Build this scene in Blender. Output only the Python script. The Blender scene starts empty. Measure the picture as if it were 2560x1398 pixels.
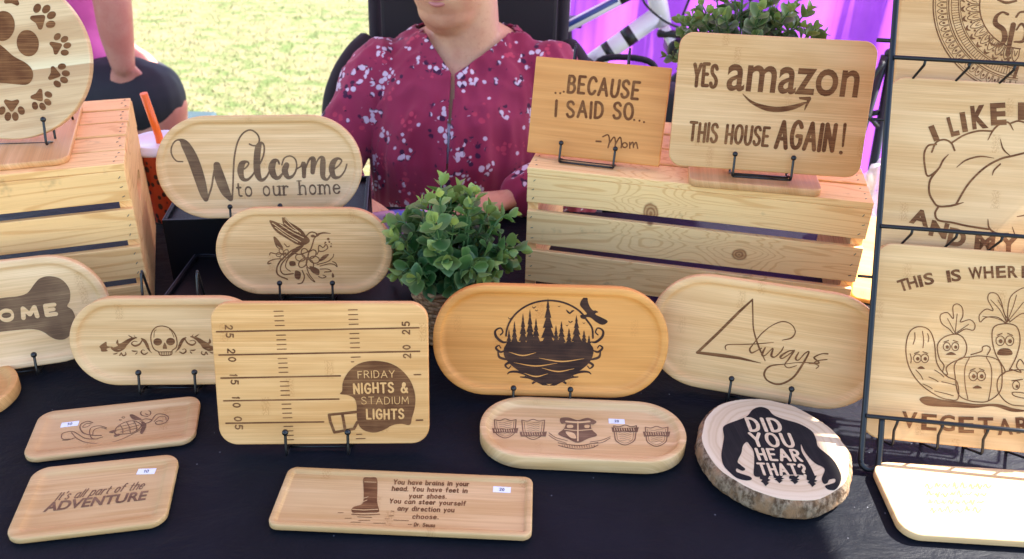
import bpy, bmesh, math, random
import numpy as np
from mathutils import Matrix, Vector, noise
from mathutils.geometry import tessellate_polygon
R = math.radians
random.seed(7)
S = bpy.context.scene
COL = S.collection
# ------------------------------------------------------------------ camera, sky, sun, exposure
# metres; z = 0 is the table top, the ground lies 0.75 m below it
cd = bpy.data.cameras.new('camera'); cam = bpy.data.objects.new('camera', cd); COL.objects.link(cam)
cd.sensor_width = 36; cd.lens = 36*2127.256/2560; cd.clip_start = .02; cd.clip_end = 500
rt = Vector((.99963533, .0130588, .02363643)); up = Vector((-.02700394, .48341228, .8749762)); fw = Vector((0, .8752954, -.48358863))
m = Matrix((rt, up, -fw)).transposed().to_4x4(); m.translation = (0, 0, .63); cam.matrix_world = m
cd.dof.use_dof = True; cd.dof.focus_distance = 1.0; cd.dof.aperture_fstop = 8.0
S.camera = cam
SUN = Vector((.95, .42, 1.0)).normalized()
el = math.asin(SUN.z); az = math.atan2(SUN.x, SUN.y)
w = bpy.data.worlds.new('World'); S.world = w; w.use_nodes = True
nt = w.node_tree; bg = nt.nodes['Background']
sk = nt.nodes.new('ShaderNodeTexSky'); sk.sky_type = 'NISHITA'; sk.sun_disc = False; sk.sun_elevation = el; sk.sun_rotation = az
nt.links.new(sk.outputs[0], bg.inputs[0]); bg.inputs[1].default_value = .13
sl = bpy.data.lights.new('sun', 'SUN'); sl.energy = 5.0; sl.angle = R(.5); sl.color = (1, .95, .87)
so = bpy.data.objects.new('sun', sl); COL.objects.link(so); so.rotation_euler = SUN.to_track_quat('Z', 'Y').to_euler()
S.view_settings.view_transform = 'Standard'; S.view_settings.look = 'None'; S.view_settings.exposure = 2.3; S.view_settings.gamma = 1
try:
    S.cycles.transparent_max_bounces = 8; S.cycles.max_bounces = 8
except Exception: pass
# crest [ 0.083  0.71  -0.024  0.233  0.109] 0.7968451132094229
# slab [ 0.214  0.725 -1.466  0.173  0.159] 0.8039434514094664
# pale [ 0.507  0.617 -0.049  0.224  0.109] 1.0055479876593307
BOARDS={
 'welcome':((-0.3510,1.0830,0.1200,0.1150,0.2840),0.2790,0.1410),
 'humm':((-0.2700,0.9670,0.0650,0.0590,0.3000),0.2280,0.1140),
 'skull':((-0.4080,0.8320,0.0120,0.0610,0.2870),0.2290,0.1080),
 'castle':((0.0480,0.8290,0.0120,0.0040,0.2880),0.2800,0.1360),
 'always':((0.2980,0.8380,0.0120,-0.2570,0.3060),0.2760,0.1410),
 'bone':((-0.6300,0.8480,0.0120,0.3360,0.2980),0.2800,0.1350),
 'football':((-0.2010,0.7310,0.0120,0.0520,0.2590),0.2290,0.1620),
 'because':((0.1080,1.1350,0.2000,-0.2360,0.2990),0.1890,0.1340),
 'amazon':((0.3300,1.0670,0.2150,-0.1190,0.2790),0.2500,0.1740),
 'paw':((-0.6510,1.0450,0.2400,0.1650,0.3040),0.2110,0.2110),
 'veg':((0.5345,0.7356,0.0259,-0.1160,0.5280),0.2800,0.2190),
 'like':((0.5533,0.8445,0.1792,-0.1160,0.5280),0.2800,0.2240),
 'mandala':((0.5769,0.9522,0.3317,-0.1160,0.5280),0.2800,0.2240),
 'brains':((-0.1046,0.6099,0.0085,-0.0230,1.5708),0.2615,0.0855),
 'turtle':((-0.4351,0.7177,0.0080,0.2320,1.5708),0.1771,0.0845),
 'adv':((-0.4070,0.5979,0.0080,0.2050,1.5708),0.1469,0.1047),
 'crest':((0.0834,0.7099,0.0185,-0.0243,1.5708),0.2335,0.1091),
 'slab':((0.2137,0.7254,0.0255,-1.4661,1.5708),0.1726,0.1593),
 'pale':((0.5069,0.6168,0.0100,-0.0491,1.5708),0.2238,0.1087),
}
EASELS={
 'welcome':(-0.0422,0.0255,0.0177,0.0987),
 'humm':(-0.0316,0.0363,0.0175,0.0798),
 'skull':(-0.0329,0.0325,0.0198,0.1317),
 'bone':(-0.0137,0.0486,0.0177,0.0945),
 'football':(-0.0404,0.0267,0.0194,0.1134),
 'castle':(-0.0427,0.0249,0.0138,0.0952),
 'always':(-0.0306,0.0391,0.0222,0.0987),
 'because':(-0.0442,0.0324,0.0188,0.1514),
 'amazon':(-0.0397,0.0356,0.0214,0.1218),
 'paw':(-0.0375,0.0431,0.0246,0.1477),
}
ART={
 'welcome':[
  ('s',0,'-103.6,79.4,1.59 -112,80.6,1.99 -117.2,88.4,1.99 -117.4,97.5,1.99 -112.6,106.3,1.99 -105.5,109,3.19 -98.7,102.9,11.56 -90,82.9,14.74 -83.3,56.2,14.34 -79.4,35.5,10.96 -77.3,27.2,7.17'),
  ('s',0,'-75.3,27.1,2.84 -68.3,43.6,2.44 -64.4,60,2.44 -61,72.3,2.44'),
  ('s',0,'-58.5,73.9,9.41 -56.2,57.8,13.91 -50.3,38.1,12.68 -43.9,26.9,6.96'),
  ('s',0,'-41.4,28.1,2.21 -38.9,47.2,2.21 -36.7,67.8,2.21 -33.9,86.2,2.21 -28.6,104.4,2.21 -20.7,116.5,2.21 -10.3,121.4,2.21 -1.7,116.3,2.21 1.1,108.1,2.21 -2.2,101,2.21 -7.9,100.1,2.21 -12.7,102.2,2.21'),
  ('s',0,'-29.5,65.2,1.83 -20.1,69.6,2.24 -15.6,75.7,2.24 -19.1,78.2,3.67 -24.8,74.8,8.15 -27.5,64.6,8.55 -25.2,54.6,6.11 -18.3,53.5,3.67 -10.2,61.2,2.44 -4.9,71.4,2.24'),
  ('s',0,'-7.4,64.2,2.24 4,83.6,2.24 7,97.9,2.24 3.8,103.6,3.66 -1,98,8.13 -4.3,79.6,8.95 -4.6,61.1,8.95 -.1,52.3,5.29 7.3,56.8,2.85 13,67,2.24'),
  ('s',0,'25.7,74.7,2.86 23.9,79.2,3.27 18.8,77.8,7.36 15.2,69,9.4 17.5,58.1,8.18 23.4,55.1,4.91 31,62.6,2.45'),
  ('s',0,'35.7,72.9,7.39 32.7,64.6,8.62 36.7,55.7,6.16 43.9,58.2,3.29 49.1,68.5,2.05 48.3,79.9,2.05 41.5,85.1,2.05 33.2,82.2,2.05 29.2,73,2.05'),
  ('s',0,'48.1,66.5,2.26 54.9,70.5,2.26 58.8,74.6,6.16 59.1,66.3,6.16 58.5,56.3,5.34'),
  ('s',0,'59.8,64.2,2.26 66.6,79,2.87 72.2,81.4,6.16 72.4,74.4,7.39 70.7,62,6.16'),
  ('s',0,'72.2,66.1,2.27 80,80.9,2.27 85.5,81.4,6.18 85.1,70,7.83 84.7,55.9,6.6 90.3,51.7,3.3 96.2,59.5,2.06'),
  ('s',0,'95.4,63.2,2.27 106,69.7,2.27 111.5,77.5,2.27 106.6,80.7,3.72 100.2,76,7.44 97.2,65.7,8.27 100.1,55.2,6.2 107.8,55.1,2.89 115,63.3,2.07 118.5,72.7,2.07'),
  ('t', 0, 'to our home', [-35.2, 28.9, 107.8, 30.6, 21.7], 'V', 0.12, 0),
 ],
 'humm':[
  ('p',0,'-44,97.6 -32.7,94.2 -17.7,88.4 -6.5,82.5 3.7,76.1 6.4,69.8 -1.5,64.9 -10.1,65.9 -18.5,70.8 -25.9,75.7 -33.4,80.5 -39.7,87.3'),
  ('p',0,'-27.4,105.4 -19.3,96.1 -10,90.3 -2.6,84.5 1.9,76.7 -4.8,78.6 -14.1,84.5 -22.5,88.3 -27,94.2'),
  ('s',1,'-40.3,94.1,.97 -22.8,80.8,.97 -5.1,69.8,.97'),
  ('s',1,'-36.8,88.3,.97 -23,77.4,.97 -9,68.8,.97'),
  ('s',1,'-30.9,92.6,.97 -16.1,82.5,.97 -1.1,74.7,.97'),
  ('s',1,'-23.9,100,.96 -14.4,89.1,.96 -4.7,80.6,.96'),
  ('s',1,'-25.1,94.2,.97 -16.8,87.2,.97 -8.4,82.5,.97'),
  ('s',0,'1.9,76.7,1.55 6.8,81.4,1.55 11.6,82.2,1.55 16.3,79,1.55 12.3,73.7,1.55 10.1,66.9,1.55 5.9,58,1.55 -5.8,53.1,1.55 -13.5,54.1,1.55'),
  ('s',0,'15.4,79,1.55 24.1,81.4,1.55 33.3,80.6,.97'),
  ('s',0,'16.2,76.7,1.16 22.1,80.6,1.16 33.3,80.6,.78'),
  ('p',0,'13.9,77.1 13.6,76.3 12.7,75.7 11.5,75.3 10.1,75.3 8.9,75.7 8.1,76.3 7.8,77.1 8.1,77.8 9,78.4 10.3,78.8 11.6,78.8 12.8,78.4 13.7,77.8'),
  ('s',0,'-1.5,65.9,1.95 -8.3,61.9,1.95 -17.1,58,1.95 -25.1,51.1,1.95 -33.2,43.2,1.95 -37.8,33.3,1.95 -35.9,25.3,1.95 -24.6,19.7,1.95'),
  ('s',0,'-13.3,58,1.57 -23.3,49.1,1.57 -31.4,39.2,1.57 -32.7,31.3,1.57 -28.2,26.3,1.57 -16.5,27.3,1.57'),
  ('s',0,'-16.3,55,1.17 -24.5,43.2,1.17 -25.8,35.3,1.17 -20.3,30.3,1.17'),
  ('p',0,'-13.2,60.9 -1.5,64.9 -7.5,58 -19.4,49.1 -25.5,43.2'),
  ('s',0,'17.9,44.7,1.37 17,42.9,1.37 15.2,41.6,1.37 12.7,41.1,1.37 10.1,41.4,1.37 7.8,42.4,1.37 6.2,44,1.37 5.5,45.9,1.37 5.9,47.8,1.37 7.3,49.4,1.37 9.5,50.3,1.37 12,50.4,1.37 14.5,49.8,1.37 16.6,48.4,1.37 17.8,46.6,1.37 17.9,44.7,1.37'),
  ('s',0,'7.4,33.7,1.37 5.5,33.6,1.37 3.6,34.6,1.37 2,36.5,1.37 1,38.9,1.37 .8,41.5,1.37 1.4,43.9,1.37 2.7,45.5,1.37 4.5,46.2,1.37 6.5,45.7,1.37 8.3,44.3,1.37 9.6,42.1,1.37 10.2,39.5,1.37 10,37,1.37 9,34.9,1.37 7.4,33.7,1.37'),
  ('s',0,'-7.9,36.2,1.37 -8.9,37.9,1.37 -9,40.1,1.37 -8.1,42.5,1.37 -6.5,44.7,1.37 -4.4,46.3,1.37 -2.1,47,1.37 -.2,46.7,1.37 1.2,45.5,1.37 1.8,43.5,1.37 1.4,41.1,1.37 .1,38.8,1.37 -1.8,36.8,1.37 -4,35.7,1.37 -6.2,35.5,1.37 -7.9,36.2,1.37'),
  ('s',0,'-12.7,49.6,1.37 -11.7,51.4,1.37 -9.9,52.6,1.37 -7.5,53.2,1.37 -4.9,52.9,1.37 -2.6,51.9,1.37 -1,50.2,1.37 -.3,48.3,1.37 -.7,46.4,1.37 -2.1,44.9,1.37 -4.3,44,1.37 -6.8,43.8,1.37 -9.3,44.5,1.37 -11.4,45.8,1.37 -12.5,47.7,1.37 -12.7,49.6,1.37'),
  ('s',0,'-2.2,60.4,1.37 -.3,60.6,1.37 1.6,59.6,1.37 3.2,57.8,1.37 4.2,55.3,1.37 4.4,52.7,1.37 3.8,50.4,1.37 2.5,48.8,1.37 .7,48.1,1.37 -1.3,48.5,1.37 -3.1,50,1.37 -4.4,52.2,1.37 -5,54.8,1.37 -4.8,57.3,1.37 -3.8,59.3,1.37 -2.2,60.4,1.37'),
  ('s',0,'13.1,58,1.37 14.1,56.4,1.37 14.1,54.1,1.37 13.3,51.7,1.37 11.7,49.6,1.37 9.6,48,1.37 7.3,47.3,1.37 5.4,47.6,1.37 4,48.8,1.37 3.4,50.8,1.37 3.8,53.1,1.37 5.1,55.5,1.37 7,57.4,1.37 9.2,58.6,1.37 11.3,58.8,1.37 13.1,58,1.37'),
  ('p',0,'4.9,47.1 4.6,46.3 3.9,45.6 3,45.2 2,45.2 1.1,45.6 .5,46.3 .3,47.1 .6,48 1.3,48.7 2.2,49.1 3.2,49.1 4.1,48.7 4.7,48'),
  ('s',0,'-21.4,49.1,.97 -22.3,48.3,.97 -23.4,48,.97 -24.8,48.2,.97 -26.1,48.8,.97 -27.1,49.9,.97 -27.7,51,.97 -27.6,52.2,.97 -27.1,53.1,.97 -26,53.7,.97 -24.7,53.8,.97 -23.4,53.3,.97 -22.2,52.5,.97 -21.4,51.3,.97 -21.1,50.1,.97 -21.4,49.1,.97'),
  ('s',0,'-31.1,45.2,.97 -32,45.8,.97 -32.6,46.8,.97 -32.8,48.2,.97 -32.5,49.7,.97 -31.8,51.1,.97 -30.9,52,.97 -29.8,52.4,.97 -28.8,52.2,.97 -28,51.4,.97 -27.6,50.1,.97 -27.6,48.7,.97 -28.1,47.2,.97 -28.9,46,.97 -30,45.3,.97 -31.1,45.2,.97'),
  ('s',0,'-37.6,52.2,.97 -37.4,53.3,.97 -36.6,54.3,.97 -35.3,55,.97 -33.9,55.2,.97 -32.4,55,.97 -31.3,54.4,.97 -30.7,53.5,.97 -30.6,52.4,.97 -31.1,51.4,.97 -32.2,50.6,.97 -33.6,50.1,.97 -35.1,50,.97 -36.4,50.4,.97 -37.3,51.2,.97 -37.6,52.2,.97'),
  ('s',0,'-32.1,60.3,.97 -31,60.5,.97 -29.9,60,.97 -29,59.1,.97 -28.3,57.7,.97 -28.1,56.3,.97 -28.4,55,.97 -29.1,54,.97 -30,53.6,.97 -31.2,53.7,.97 -32.2,54.4,.97 -33,55.6,.97 -33.5,57,.97 -33.4,58.5,.97 -33,59.6,.97 -32.1,60.3,.97'),
  ('s',0,'-22.1,58.4,.97 -21.7,57.4,.97 -21.8,56.2,.97 -22.5,54.9,.97 -23.5,53.8,.97 -24.8,53.1,.97 -26.1,52.9,.97 -27.2,53.2,.97 -27.9,54,.97 -28,55.1,.97 -27.6,56.4,.97 -26.7,57.6,.97 -25.5,58.6,.97 -24.2,59,.97 -23,59,.97 -22.1,58.4,.97'),
  ('p',0,'-27.6,53.1 -27.8,52.6 -28.1,52.2 -28.6,52 -29.2,52 -29.7,52.2 -30,52.6 -30.1,53.1 -30,53.6 -29.6,53.9 -29.1,54.2 -28.5,54.2 -28,53.9 -27.7,53.6'),
  ('p',0,'-39.3,76.6 -30.2,65.9 -28.6,60 -37.8,66.8'),
  ('p',0,'30.8,53.1 24.7,46.1 16.9,43.2 23,51.1'),
  ('p',0,'5.1,37.2 16.5,33.2 16.3,25.3 7.7,29.3'),
  ('p',0,'-13.5,31.3 -6.8,28.3 -9.1,19.3 -14.8,22.3'),
  ('p',0,'-20.7,43.2 -13.9,43.2 -13.2,38.2 -19.9,37.6'),
  ('p',0,'34.8,28.2 36.7,23.6 34.5,21.6 33.3,24.2'),
  ('s',0,'-39.3,75.6,1.17 -33.8,70.8,1.17 -28.6,60,1.17 -36.1,62.9,1.17 -39.3,75.6,1.17'),
  ('s',0,'-26.3,66.8,1.17 -22.7,62.9,1.17 -19.8,63.9,1.17'),
  ('s',0,'-24.9,55,1.17 -34.6,53.1,1.17 -44.1,55,1.17 -46.2,52.1,1.17'),
  ('s',0,'-31.1,47.1,1.36 -40.7,46.2,1.36 -47.6,43.2,1.36 -48.7,40.2,1.36 -44.8,41.2,1.36'),
  ('s',0,'17.5,58,1.17 18.7,64.9,1.17 23.4,61.9,1.17 27.4,65.9,1.17 29.1,61,1.17 23.2,57,1.17 17.5,58,1.17'),
  ('s',0,'25.5,66.9,.97 27.5,68.8,.97'),
  ('s',0,'15.4,53.1,1.17 17.4,57,1.17'),
  ('p',0,'32.2,73.2 32,72.4 31.5,71.8 30.8,71.4 30.1,71.4 29.4,71.8 28.9,72.4 28.8,73.2 29,73.9 29.5,74.5 30.2,74.9 30.9,74.9 31.6,74.5 32.1,73.9'),
  ('p',0,'32.9,69.2 32.7,68.7 32.4,68.3 31.9,68.1 31.4,68.1 31,68.3 30.7,68.7 30.6,69.2 30.7,69.7 31,70.2 31.5,70.4 32,70.4 32.5,70.2 32.8,69.7'),
  ('p',0,'34.8,63.3 34.7,62.8 34.3,62.4 33.8,62.2 33.3,62.2 32.9,62.4 32.6,62.8 32.5,63.3 32.6,63.8 32.9,64.3 33.4,64.5 33.9,64.5 34.4,64.3 34.7,63.8'),
  ('p',0,'27.5,68.8 27.4,68.4 27.1,68.1 26.7,67.9 26.3,67.9 25.9,68.1 25.6,68.4 25.5,68.8 25.7,69.3 25.9,69.6 26.3,69.8 26.8,69.8 27.1,69.6 27.4,69.3'),
  ('p',0,'34.9,66.9 34.8,66.5 34.6,66.3 34.3,66.1 33.9,66.1 33.6,66.3 33.4,66.5 33.4,66.9 33.5,67.2 33.7,67.5 34,67.6 34.3,67.6 34.6,67.5 34.8,67.2'),
  ('s',0,'18.6,37.2,1.18 30.3,40.2,1.18 37.1,39.2,1.18 40.8,36.2,1.18 39.1,41.2,1.18 35.3,43.2,1.18'),
  ('s',0,'14.8,39.2,1.17 28.5,43.2,1.17 35.5,49.1,1.17 36.9,53.1,1.17'),
  ('s',0,'18.5,33.2,1.18 28.2,33.2,1.18 32.9,30.2,1.18 24.1,29.2,1.18'),
  ('s',0,'1.2,35.2,1.18 4.6,25.3,1.18 11.1,16.3,1.18 6.3,19.3,1.18 .8,27.3,1.18'),
  ('s',0,'-4.8,31.3,1.38 -2.2,23.3,1.38 -5.4,15.3,1.38 -11.3,13.3,1.38'),
  ('s',0,'16.2,23.3,1.18 20.9,21.3,1.18 25.9,23.2,1.18 22.1,25.2,1.18'),
 ],
 'skull':[
  ('s',0,'-16.1,42.7,1.25 -19.1,47,1.25 -20.6,56.3,1.25 -19,64.8,1.25 -13.8,71.2,1.25 -7,73,1.25 .9,71.1,1.25 7.1,64.6,1.25 9.8,56.1,1.25 8.7,46.8,1.25 3.4,42.5,1.25 2.1,37.5,1.25 -4.5,36.4,1.25 -11.2,36.9,1.25 -12.9,41.2,1.25 -16.1,42.7,1.25'),
  ('p',0,'-7.7,53.3 -8.4,51.4 -9.9,49.8 -12,48.9 -14.3,48.9 -16.3,49.8 -17.6,51.4 -17.9,53.4 -17.3,55.4 -15.7,57 -13.6,57.8 -11.3,57.8 -9.4,56.9 -8.1,55.3'),
  ('p',0,'7.3,53.5 6.7,51.5 5.1,49.9 3,49 .7,49 -1.2,49.9 -2.5,51.5 -2.9,53.6 -2.2,55.6 -.7,57.3 1.4,58.2 3.7,58.1 5.7,57.2 7,55.6'),
  ('p',0,'-4.8,52.6 -2.4,45.4 -5.2,44.7 -7.5,45.5'),
  ('s',0,'-9.5,40.8,.7 -9.8,37,.7'),
  ('s',0,'-7.5,40.7,.7 -7.8,37,.7'),
  ('s',0,'-5.5,40.7,.7 -5.8,37,.7'),
  ('s',0,'-3.3,40.7,.7 -3.6,37,.7'),
  ('s',0,'-1.2,40.7,.7 -1.5,37,.7'),
  ('s',0,'1,40.7,.7 .7,36.9,.7'),
  ('s',0,'-11.5,40.8,.84 2.6,41.1,.84'),
  ('s',0,'-16.8,59.1,.69 -15.6,66.2,.69 -13.4,68.3,.69'),
  ('s',0,'6.7,59,.69 4.5,66.1,.69 2.1,68.9,.69'),
  ('p',0,'-59.2,56.5 -57.6,51.5 -45.7,57.9 -36.2,59.2 -43.3,55 -49.1,49.3 -56.2,44.4 -66.8,45.9 -59.9,48.7 -61.5,52.3'),
  ('p',0,'-32.3,58.1 -27.1,56.3 -24.2,50.6 -22.8,43.4 -20.4,39.1 -25.4,44.2 -28.8,52.1'),
  ('p',0,'-81.3,48.1 -77,51.7 -72.8,53.8 -72.5,48.8 -68,47.3 -73.5,45.2 -72.5,42.4 -79.2,41.7 -80.2,45.3'),
  ('p',0,'-67.9,48 -59,43.7 -52,47.2 -48.9,51.5 -52.1,45.1 -60.6,40.9 -67,43.8'),
  ('p',0,'-46.6,62.4 -40.9,58.5 -44.2,59.3'),
  ('p',0,'-40,62.1 -37,57.5 -38.9,59.2'),
  ('p',0,'-44.3,42.9 -37,42.1 -41.8,41'),
  ('p',0,'-40.7,37.8 -37.7,41 -38.6,38.5'),
  ('p',0,'-66.8,38.7 -60.6,40.1 -63.5,38'),
  ('p',0,'-59.6,36.5 -56.5,40.8 -57.5,37.2'),
  ('s',0,'-31.2,54.9,1.38 -34.2,50.7,1.94 -39.8,48.6,2.22 -43.6,51.4,1.38 -40.6,54.3,.83 -36.7,53.5,.83'),
  ('s',0,'-25.7,39.9,1.11 -30,37.8,1.67 -33.1,40.6,1.67 -31.5,43.5,.83 -28.9,42.8,.7'),
  ('s',0,'-56.6,40.1,1.11 -54.9,36.5,1.67 -51.4,37.9,1.39 -51.9,40.8,.69'),
  ('p',0,'48.3,57 45.9,52 34.9,58.5 25.6,60 32,55.7 37,49.9 43.4,44.8 54.3,46.2 47.8,49.1 50,52.7'),
  ('p',0,'21.5,58.9 16,57.2 12.2,51.5 9.6,44.4 6.6,40.1 12.4,45 17,52.9'),
  ('p',0,'69.4,48.2 65.5,51.9 61.6,54 60.6,49 55.8,47.6 61.1,45.4 59.5,42.6 66.3,41.8 67.8,45.4'),
  ('p',0,'55.8,48.3 46.1,44.1 39.6,47.7 37.2,52 39.4,45.6 47.2,41.2 54.2,44'),
  ('p',0,'36.6,63 30.2,59.2 33.7,59.9'),
  ('p',0,'29.8,62.8 26.1,58.3 28.3,60'),
  ('p',0,'31.2,43.5 23.7,42.8 28.3,41.6'),
  ('p',0,'26.8,38.5 24.3,41.7 24.8,39.2'),
  ('p',0,'53.2,39 47.2,40.5 49.8,38.3'),
  ('p',0,'45.6,36.9 43.2,41.2 43.6,37.6'),
  ('s',0,'19.9,55.7,1.39 22.3,51.4,1.95 27.5,49.2,2.23 31.8,52.1,1.39 29.3,55,.83 25.2,54.3,.83'),
  ('s',0,'12.1,40.7,1.12 15.9,38.6,1.67 19.5,41.4,1.67 18.4,44.3,.84 15.6,43.6,.7'),
  ('s',0,'43.1,40.5,1.12 40.9,36.9,1.68 37.6,38.4,1.4 38.4,41.3,.7'),
 ],
 'bone':[
  ('p',0,'-28.1,85.7 21.5,89.8 40.1,89.6 51.8,92.4 61.1,102.1 68.5,108.3 78.9,109.6 89.6,105.4 95.9,97.3 98.4,87.5 96.2,76.1 92.3,69.6 96.8,64.2 98.5,55.1 96.2,45 90.4,34 83,28.5 74,29.2 67.1,34 61.8,40 54.9,44.8 43.9,47.3 26.4,48.3 14,48.6 -34.9,49.6'),
  ('t', 1, 'OME', [15.4, 59.7, 80.7, 59.2, 16.9], 'V', 0.3, 0),
 ],
 'football':[
  ('l',0,'-108.8,130.4,1.71 104.7,134.6,1.71'),
  ('l',0,'-108.1,104.3,1.73 105.1,108.1,1.73'),
  ('l',0,'-107.8,78.2,1.73 19.3,80.3,1.73'),
  ('l',0,'-106.7,52,1.75 16.8,53.5,1.75'),
  ('l',0,'-106.1,25.9,1.77 -.7,26.9,1.77'),
  ('l',0,'-47.5,152.9,1.08 -38.1,153.1,1.08'),
  ('l',0,'-47.3,147.6,1.08 -38,147.9,1.08'),
  ('l',0,'-47.1,142.4,1.08 -37.8,142.6,1.08'),
  ('l',0,'-46.9,137.1,1.09 -37.6,137.3,1.09'),
  ('l',0,'-46.3,126.4,1.09 -36.9,126.6,1.09'),
  ('l',0,'-46.3,121.2,1.09 -36.9,121.4,1.09'),
  ('l',0,'-46.3,115.9,1.09 -36.9,116.2,1.09'),
  ('l',0,'-46.3,110.7,1.1 -36.8,110.9,1.1'),
  ('l',0,'-46,100.1,1.1 -36.8,100.3,1.1'),
  ('l',0,'-45.9,94.9,1.1 -36.7,95.1,1.1'),
  ('l',0,'-45.8,89.7,1.11 -36.6,89.9,1.11'),
  ('l',0,'-45.8,84.5,1.11 -36.5,84.7,1.11'),
  ('l',0,'-45.1,73.9,1.11 -36.1,74.1,1.11'),
  ('l',0,'-45.1,68.7,1.12 -36,68.9,1.12'),
  ('l',0,'-45,63.4,1.12 -36,63.6,1.12'),
  ('l',0,'-45,58.2,1.12 -35.9,58.4,1.12'),
  ('l',0,'-44.6,47.8,1.13 -35.2,48,1.13'),
  ('l',0,'-44.5,42.5,1.13 -35.1,42.7,1.13'),
  ('l',0,'-44.3,37.2,1.13 -34.9,37.4,1.13'),
  ('l',0,'-44.2,31.9,1.13 -34.8,32.1,1.13'),
  ('l',0,'-43.8,21.7,1.14 -34.4,21.9,1.14'),
  ('l',0,'-43.8,16.4,1.14 -34.4,16.6,1.14'),
  ('l',0,'-43.8,11.1,1.14 -34.4,11.3,1.14'),
  ('l',0,'-43.9,5.8,1.14 -34.4,6,1.14'),
  ('l',0,'30.5,154.5,1.08 39.9,154.7,1.08'),
  ('l',0,'30.6,149.2,1.09 40,149.4,1.09'),
  ('l',0,'30.8,143.9,1.09 40.2,144.1,1.09'),
  ('l',0,'30.9,138.5,1.09 40.3,138.8,1.09'),
  ('l',0,'31.3,128.1,1.1 40.7,128.3,1.1'),
  ('l',0,'31.3,122.8,1.1 40.8,123,1.1'),
  ('l',0,'31.4,117.5,1.1 40.9,117.8,1.1'),
  ('l',0,'31.4,112.3,1.1 41,112.5,1.1'),
  ('l',0,'31.8,101.5,1.11 41.3,101.8,1.11'),
  ('l',0,'31.9,96.3,1.11 34.3,96.4,1.11'),
  ('l',0,'34.8,11.9,1.15 40.3,12,1.15'),
  ('l',0,'34.3,6.7,1.15 43.8,6.9,1.15'),
  ('l',0,'100.6,28.2,1.78 107.3,28.4,1.78'),
  ('l',0,'98.9,81.3,1.37 105.9,81.5,1.37'),
  ('t', 0, '2', [-99.9, 138.1, -100.2, 132.7, 8.6], 'F', 0.17, 0),
  ('t', 0, '5', [-99.6, 129.2, -99.9, 123.7, 8.6], 'F', 0.17, 0),
  ('t', 0, '2', [-99.1, 111.8, -99.5, 106.2, 8.7], 'F', 0.17, 0),
  ('t', 0, '0', [-98.8, 102.5, -99.2, 96.9, 8.7], 'F', 0.17, 0),
  ('t', 0, '1', [-98.5, 85.3, -98.9, 79.7, 8.7], 'F', 0.17, 0),
  ('t', 0, '5', [-97.9, 76.6, -98.3, 71.0, 8.8], 'F', 0.17, 0),
  ('t', 0, '1', [-97.7, 59.3, -98.0, 53.7, 8.8], 'F', 0.17, 0),
  ('t', 0, '0', [-97.6, 50.0, -97.9, 44.3, 8.8], 'F', 0.17, 0),
  ('t', 0, '0', [-97.2, 34.1, -97.6, 28.3, 8.9], 'F', 0.17, 0),
  ('t', 0, '5', [-96.8, 24.5, -97.2, 18.7, 8.9], 'F', 0.17, 0),
  ('t', 0, '5', [95.2, 136.2, 95.3, 141.7, 8.8], 'F', 0.17, 0),
  ('t', 0, '2', [95.3, 126.9, 95.4, 132.4, 8.8], 'F', 0.17, 0),
  ('t', 0, '0', [95.6, 109.9, 95.7, 115.4, 8.8], 'F', 0.17, 0),
  ('t', 0, '2', [96.0, 100.1, 96.0, 105.7, 8.9], 'F', 0.17, 0),
  ('p',0,'18.5,59.4 20.8,63.1 21.7,72.1 25.6,81 31.9,88.7 40.4,94.4 51.2,97.2 63.2,96.9 73.9,94.3 83.4,88.5 91.6,79.5 96.9,69.2 99.7,56.2 98.9,43.2 95.7,31.3 93.1,22.8 83.4,24.2 73.6,22.2 66.1,17.7 56.3,14.1 46.5,15.1 39.3,19.8 36.2,27.8 35.6,37 35.9,46.1 33.7,53.9 27.2,57.9'),
  ('l',0,'35.1,38.3,3.05 5.6,35.2,3.05 6.8,26.6,3.05 10.6,14.4,3.05 32,18.5,3.05 35.9,26.4,3.05'),
  ('s',0,'19.9,36.8,3.04 21.3,26.5,3.04 22.2,17.9,3.04'),
  ('t', 1, 'FRIDAY', [38.1, 77.4, 78.1, 78.3, 8.7], 'F', 0.1, 0),
  ('t', 1, 'NIGHTS &', [32.7, 59.4, 92.3, 60.4, 12.9], 'F', 0.17, 0),
  ('t', 1, 'STADIUM', [41.1, 47.1, 92.6, 47.6, 8.9], 'F', 0.09, 0),
  ('t', 1, 'LIGHTS', [45.7, 29.3, 87.7, 29.6, 12.9], 'F', 0.17, 0),
 ],
 'castle':[
  ('s',0,'41,97.1,2.18 48.6,86.2,2.18 50.3,73.9,2.18'),
  ('s',0,'38.4,101,2.16 32.8,106.5,2.16 26.1,111.1,2.16 18.7,114.6,2.16 10.8,117.1,2.16 2.5,118.3,2.16 -5.9,118.4,2.16 -14.2,117.2,2.16 -22.2,114.9,2.16 -29.6,111.4,2.16 -36.3,106.9,2.16 -42.1,101.5,2.16 -46.8,95.3,2.16 -50.3,88.5,2.16 -52.4,81.3,2.16 -53.2,73.9,2.16'),
  ('q',0,'-4.9,121.5 -2.5,109.4 -3.4,109.6 0,97.3 -1.8,97.5 2.4,85 -.3,85.2 4.9,72.8 1.2,72.9 7.4,60.4 2.8,60.5 -8.4,60.3 -12.9,59.9 -7.7,72.7 -11.3,72.3 -7,85 -9.7,84.7 -6.3,97.3 -8.1,97.1 -5.6,109.6 -6.5,109.3'),
  ('q',0,'-25.7,107.6 -24,98.1 -24.6,98.3 -22.3,88.6 -23.5,88.8 -20.5,79 -22.5,79.2 -18.8,69.4 -21.4,69.6 -17.1,59.8 -20.3,59.9 -28.2,59.7 -31.4,59.4 -27.7,69.4 -30.2,69.1 -27.2,79.1 -29.1,78.8 -26.7,88.7 -27.9,88.4 -26.2,98.3 -26.8,98'),
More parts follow.
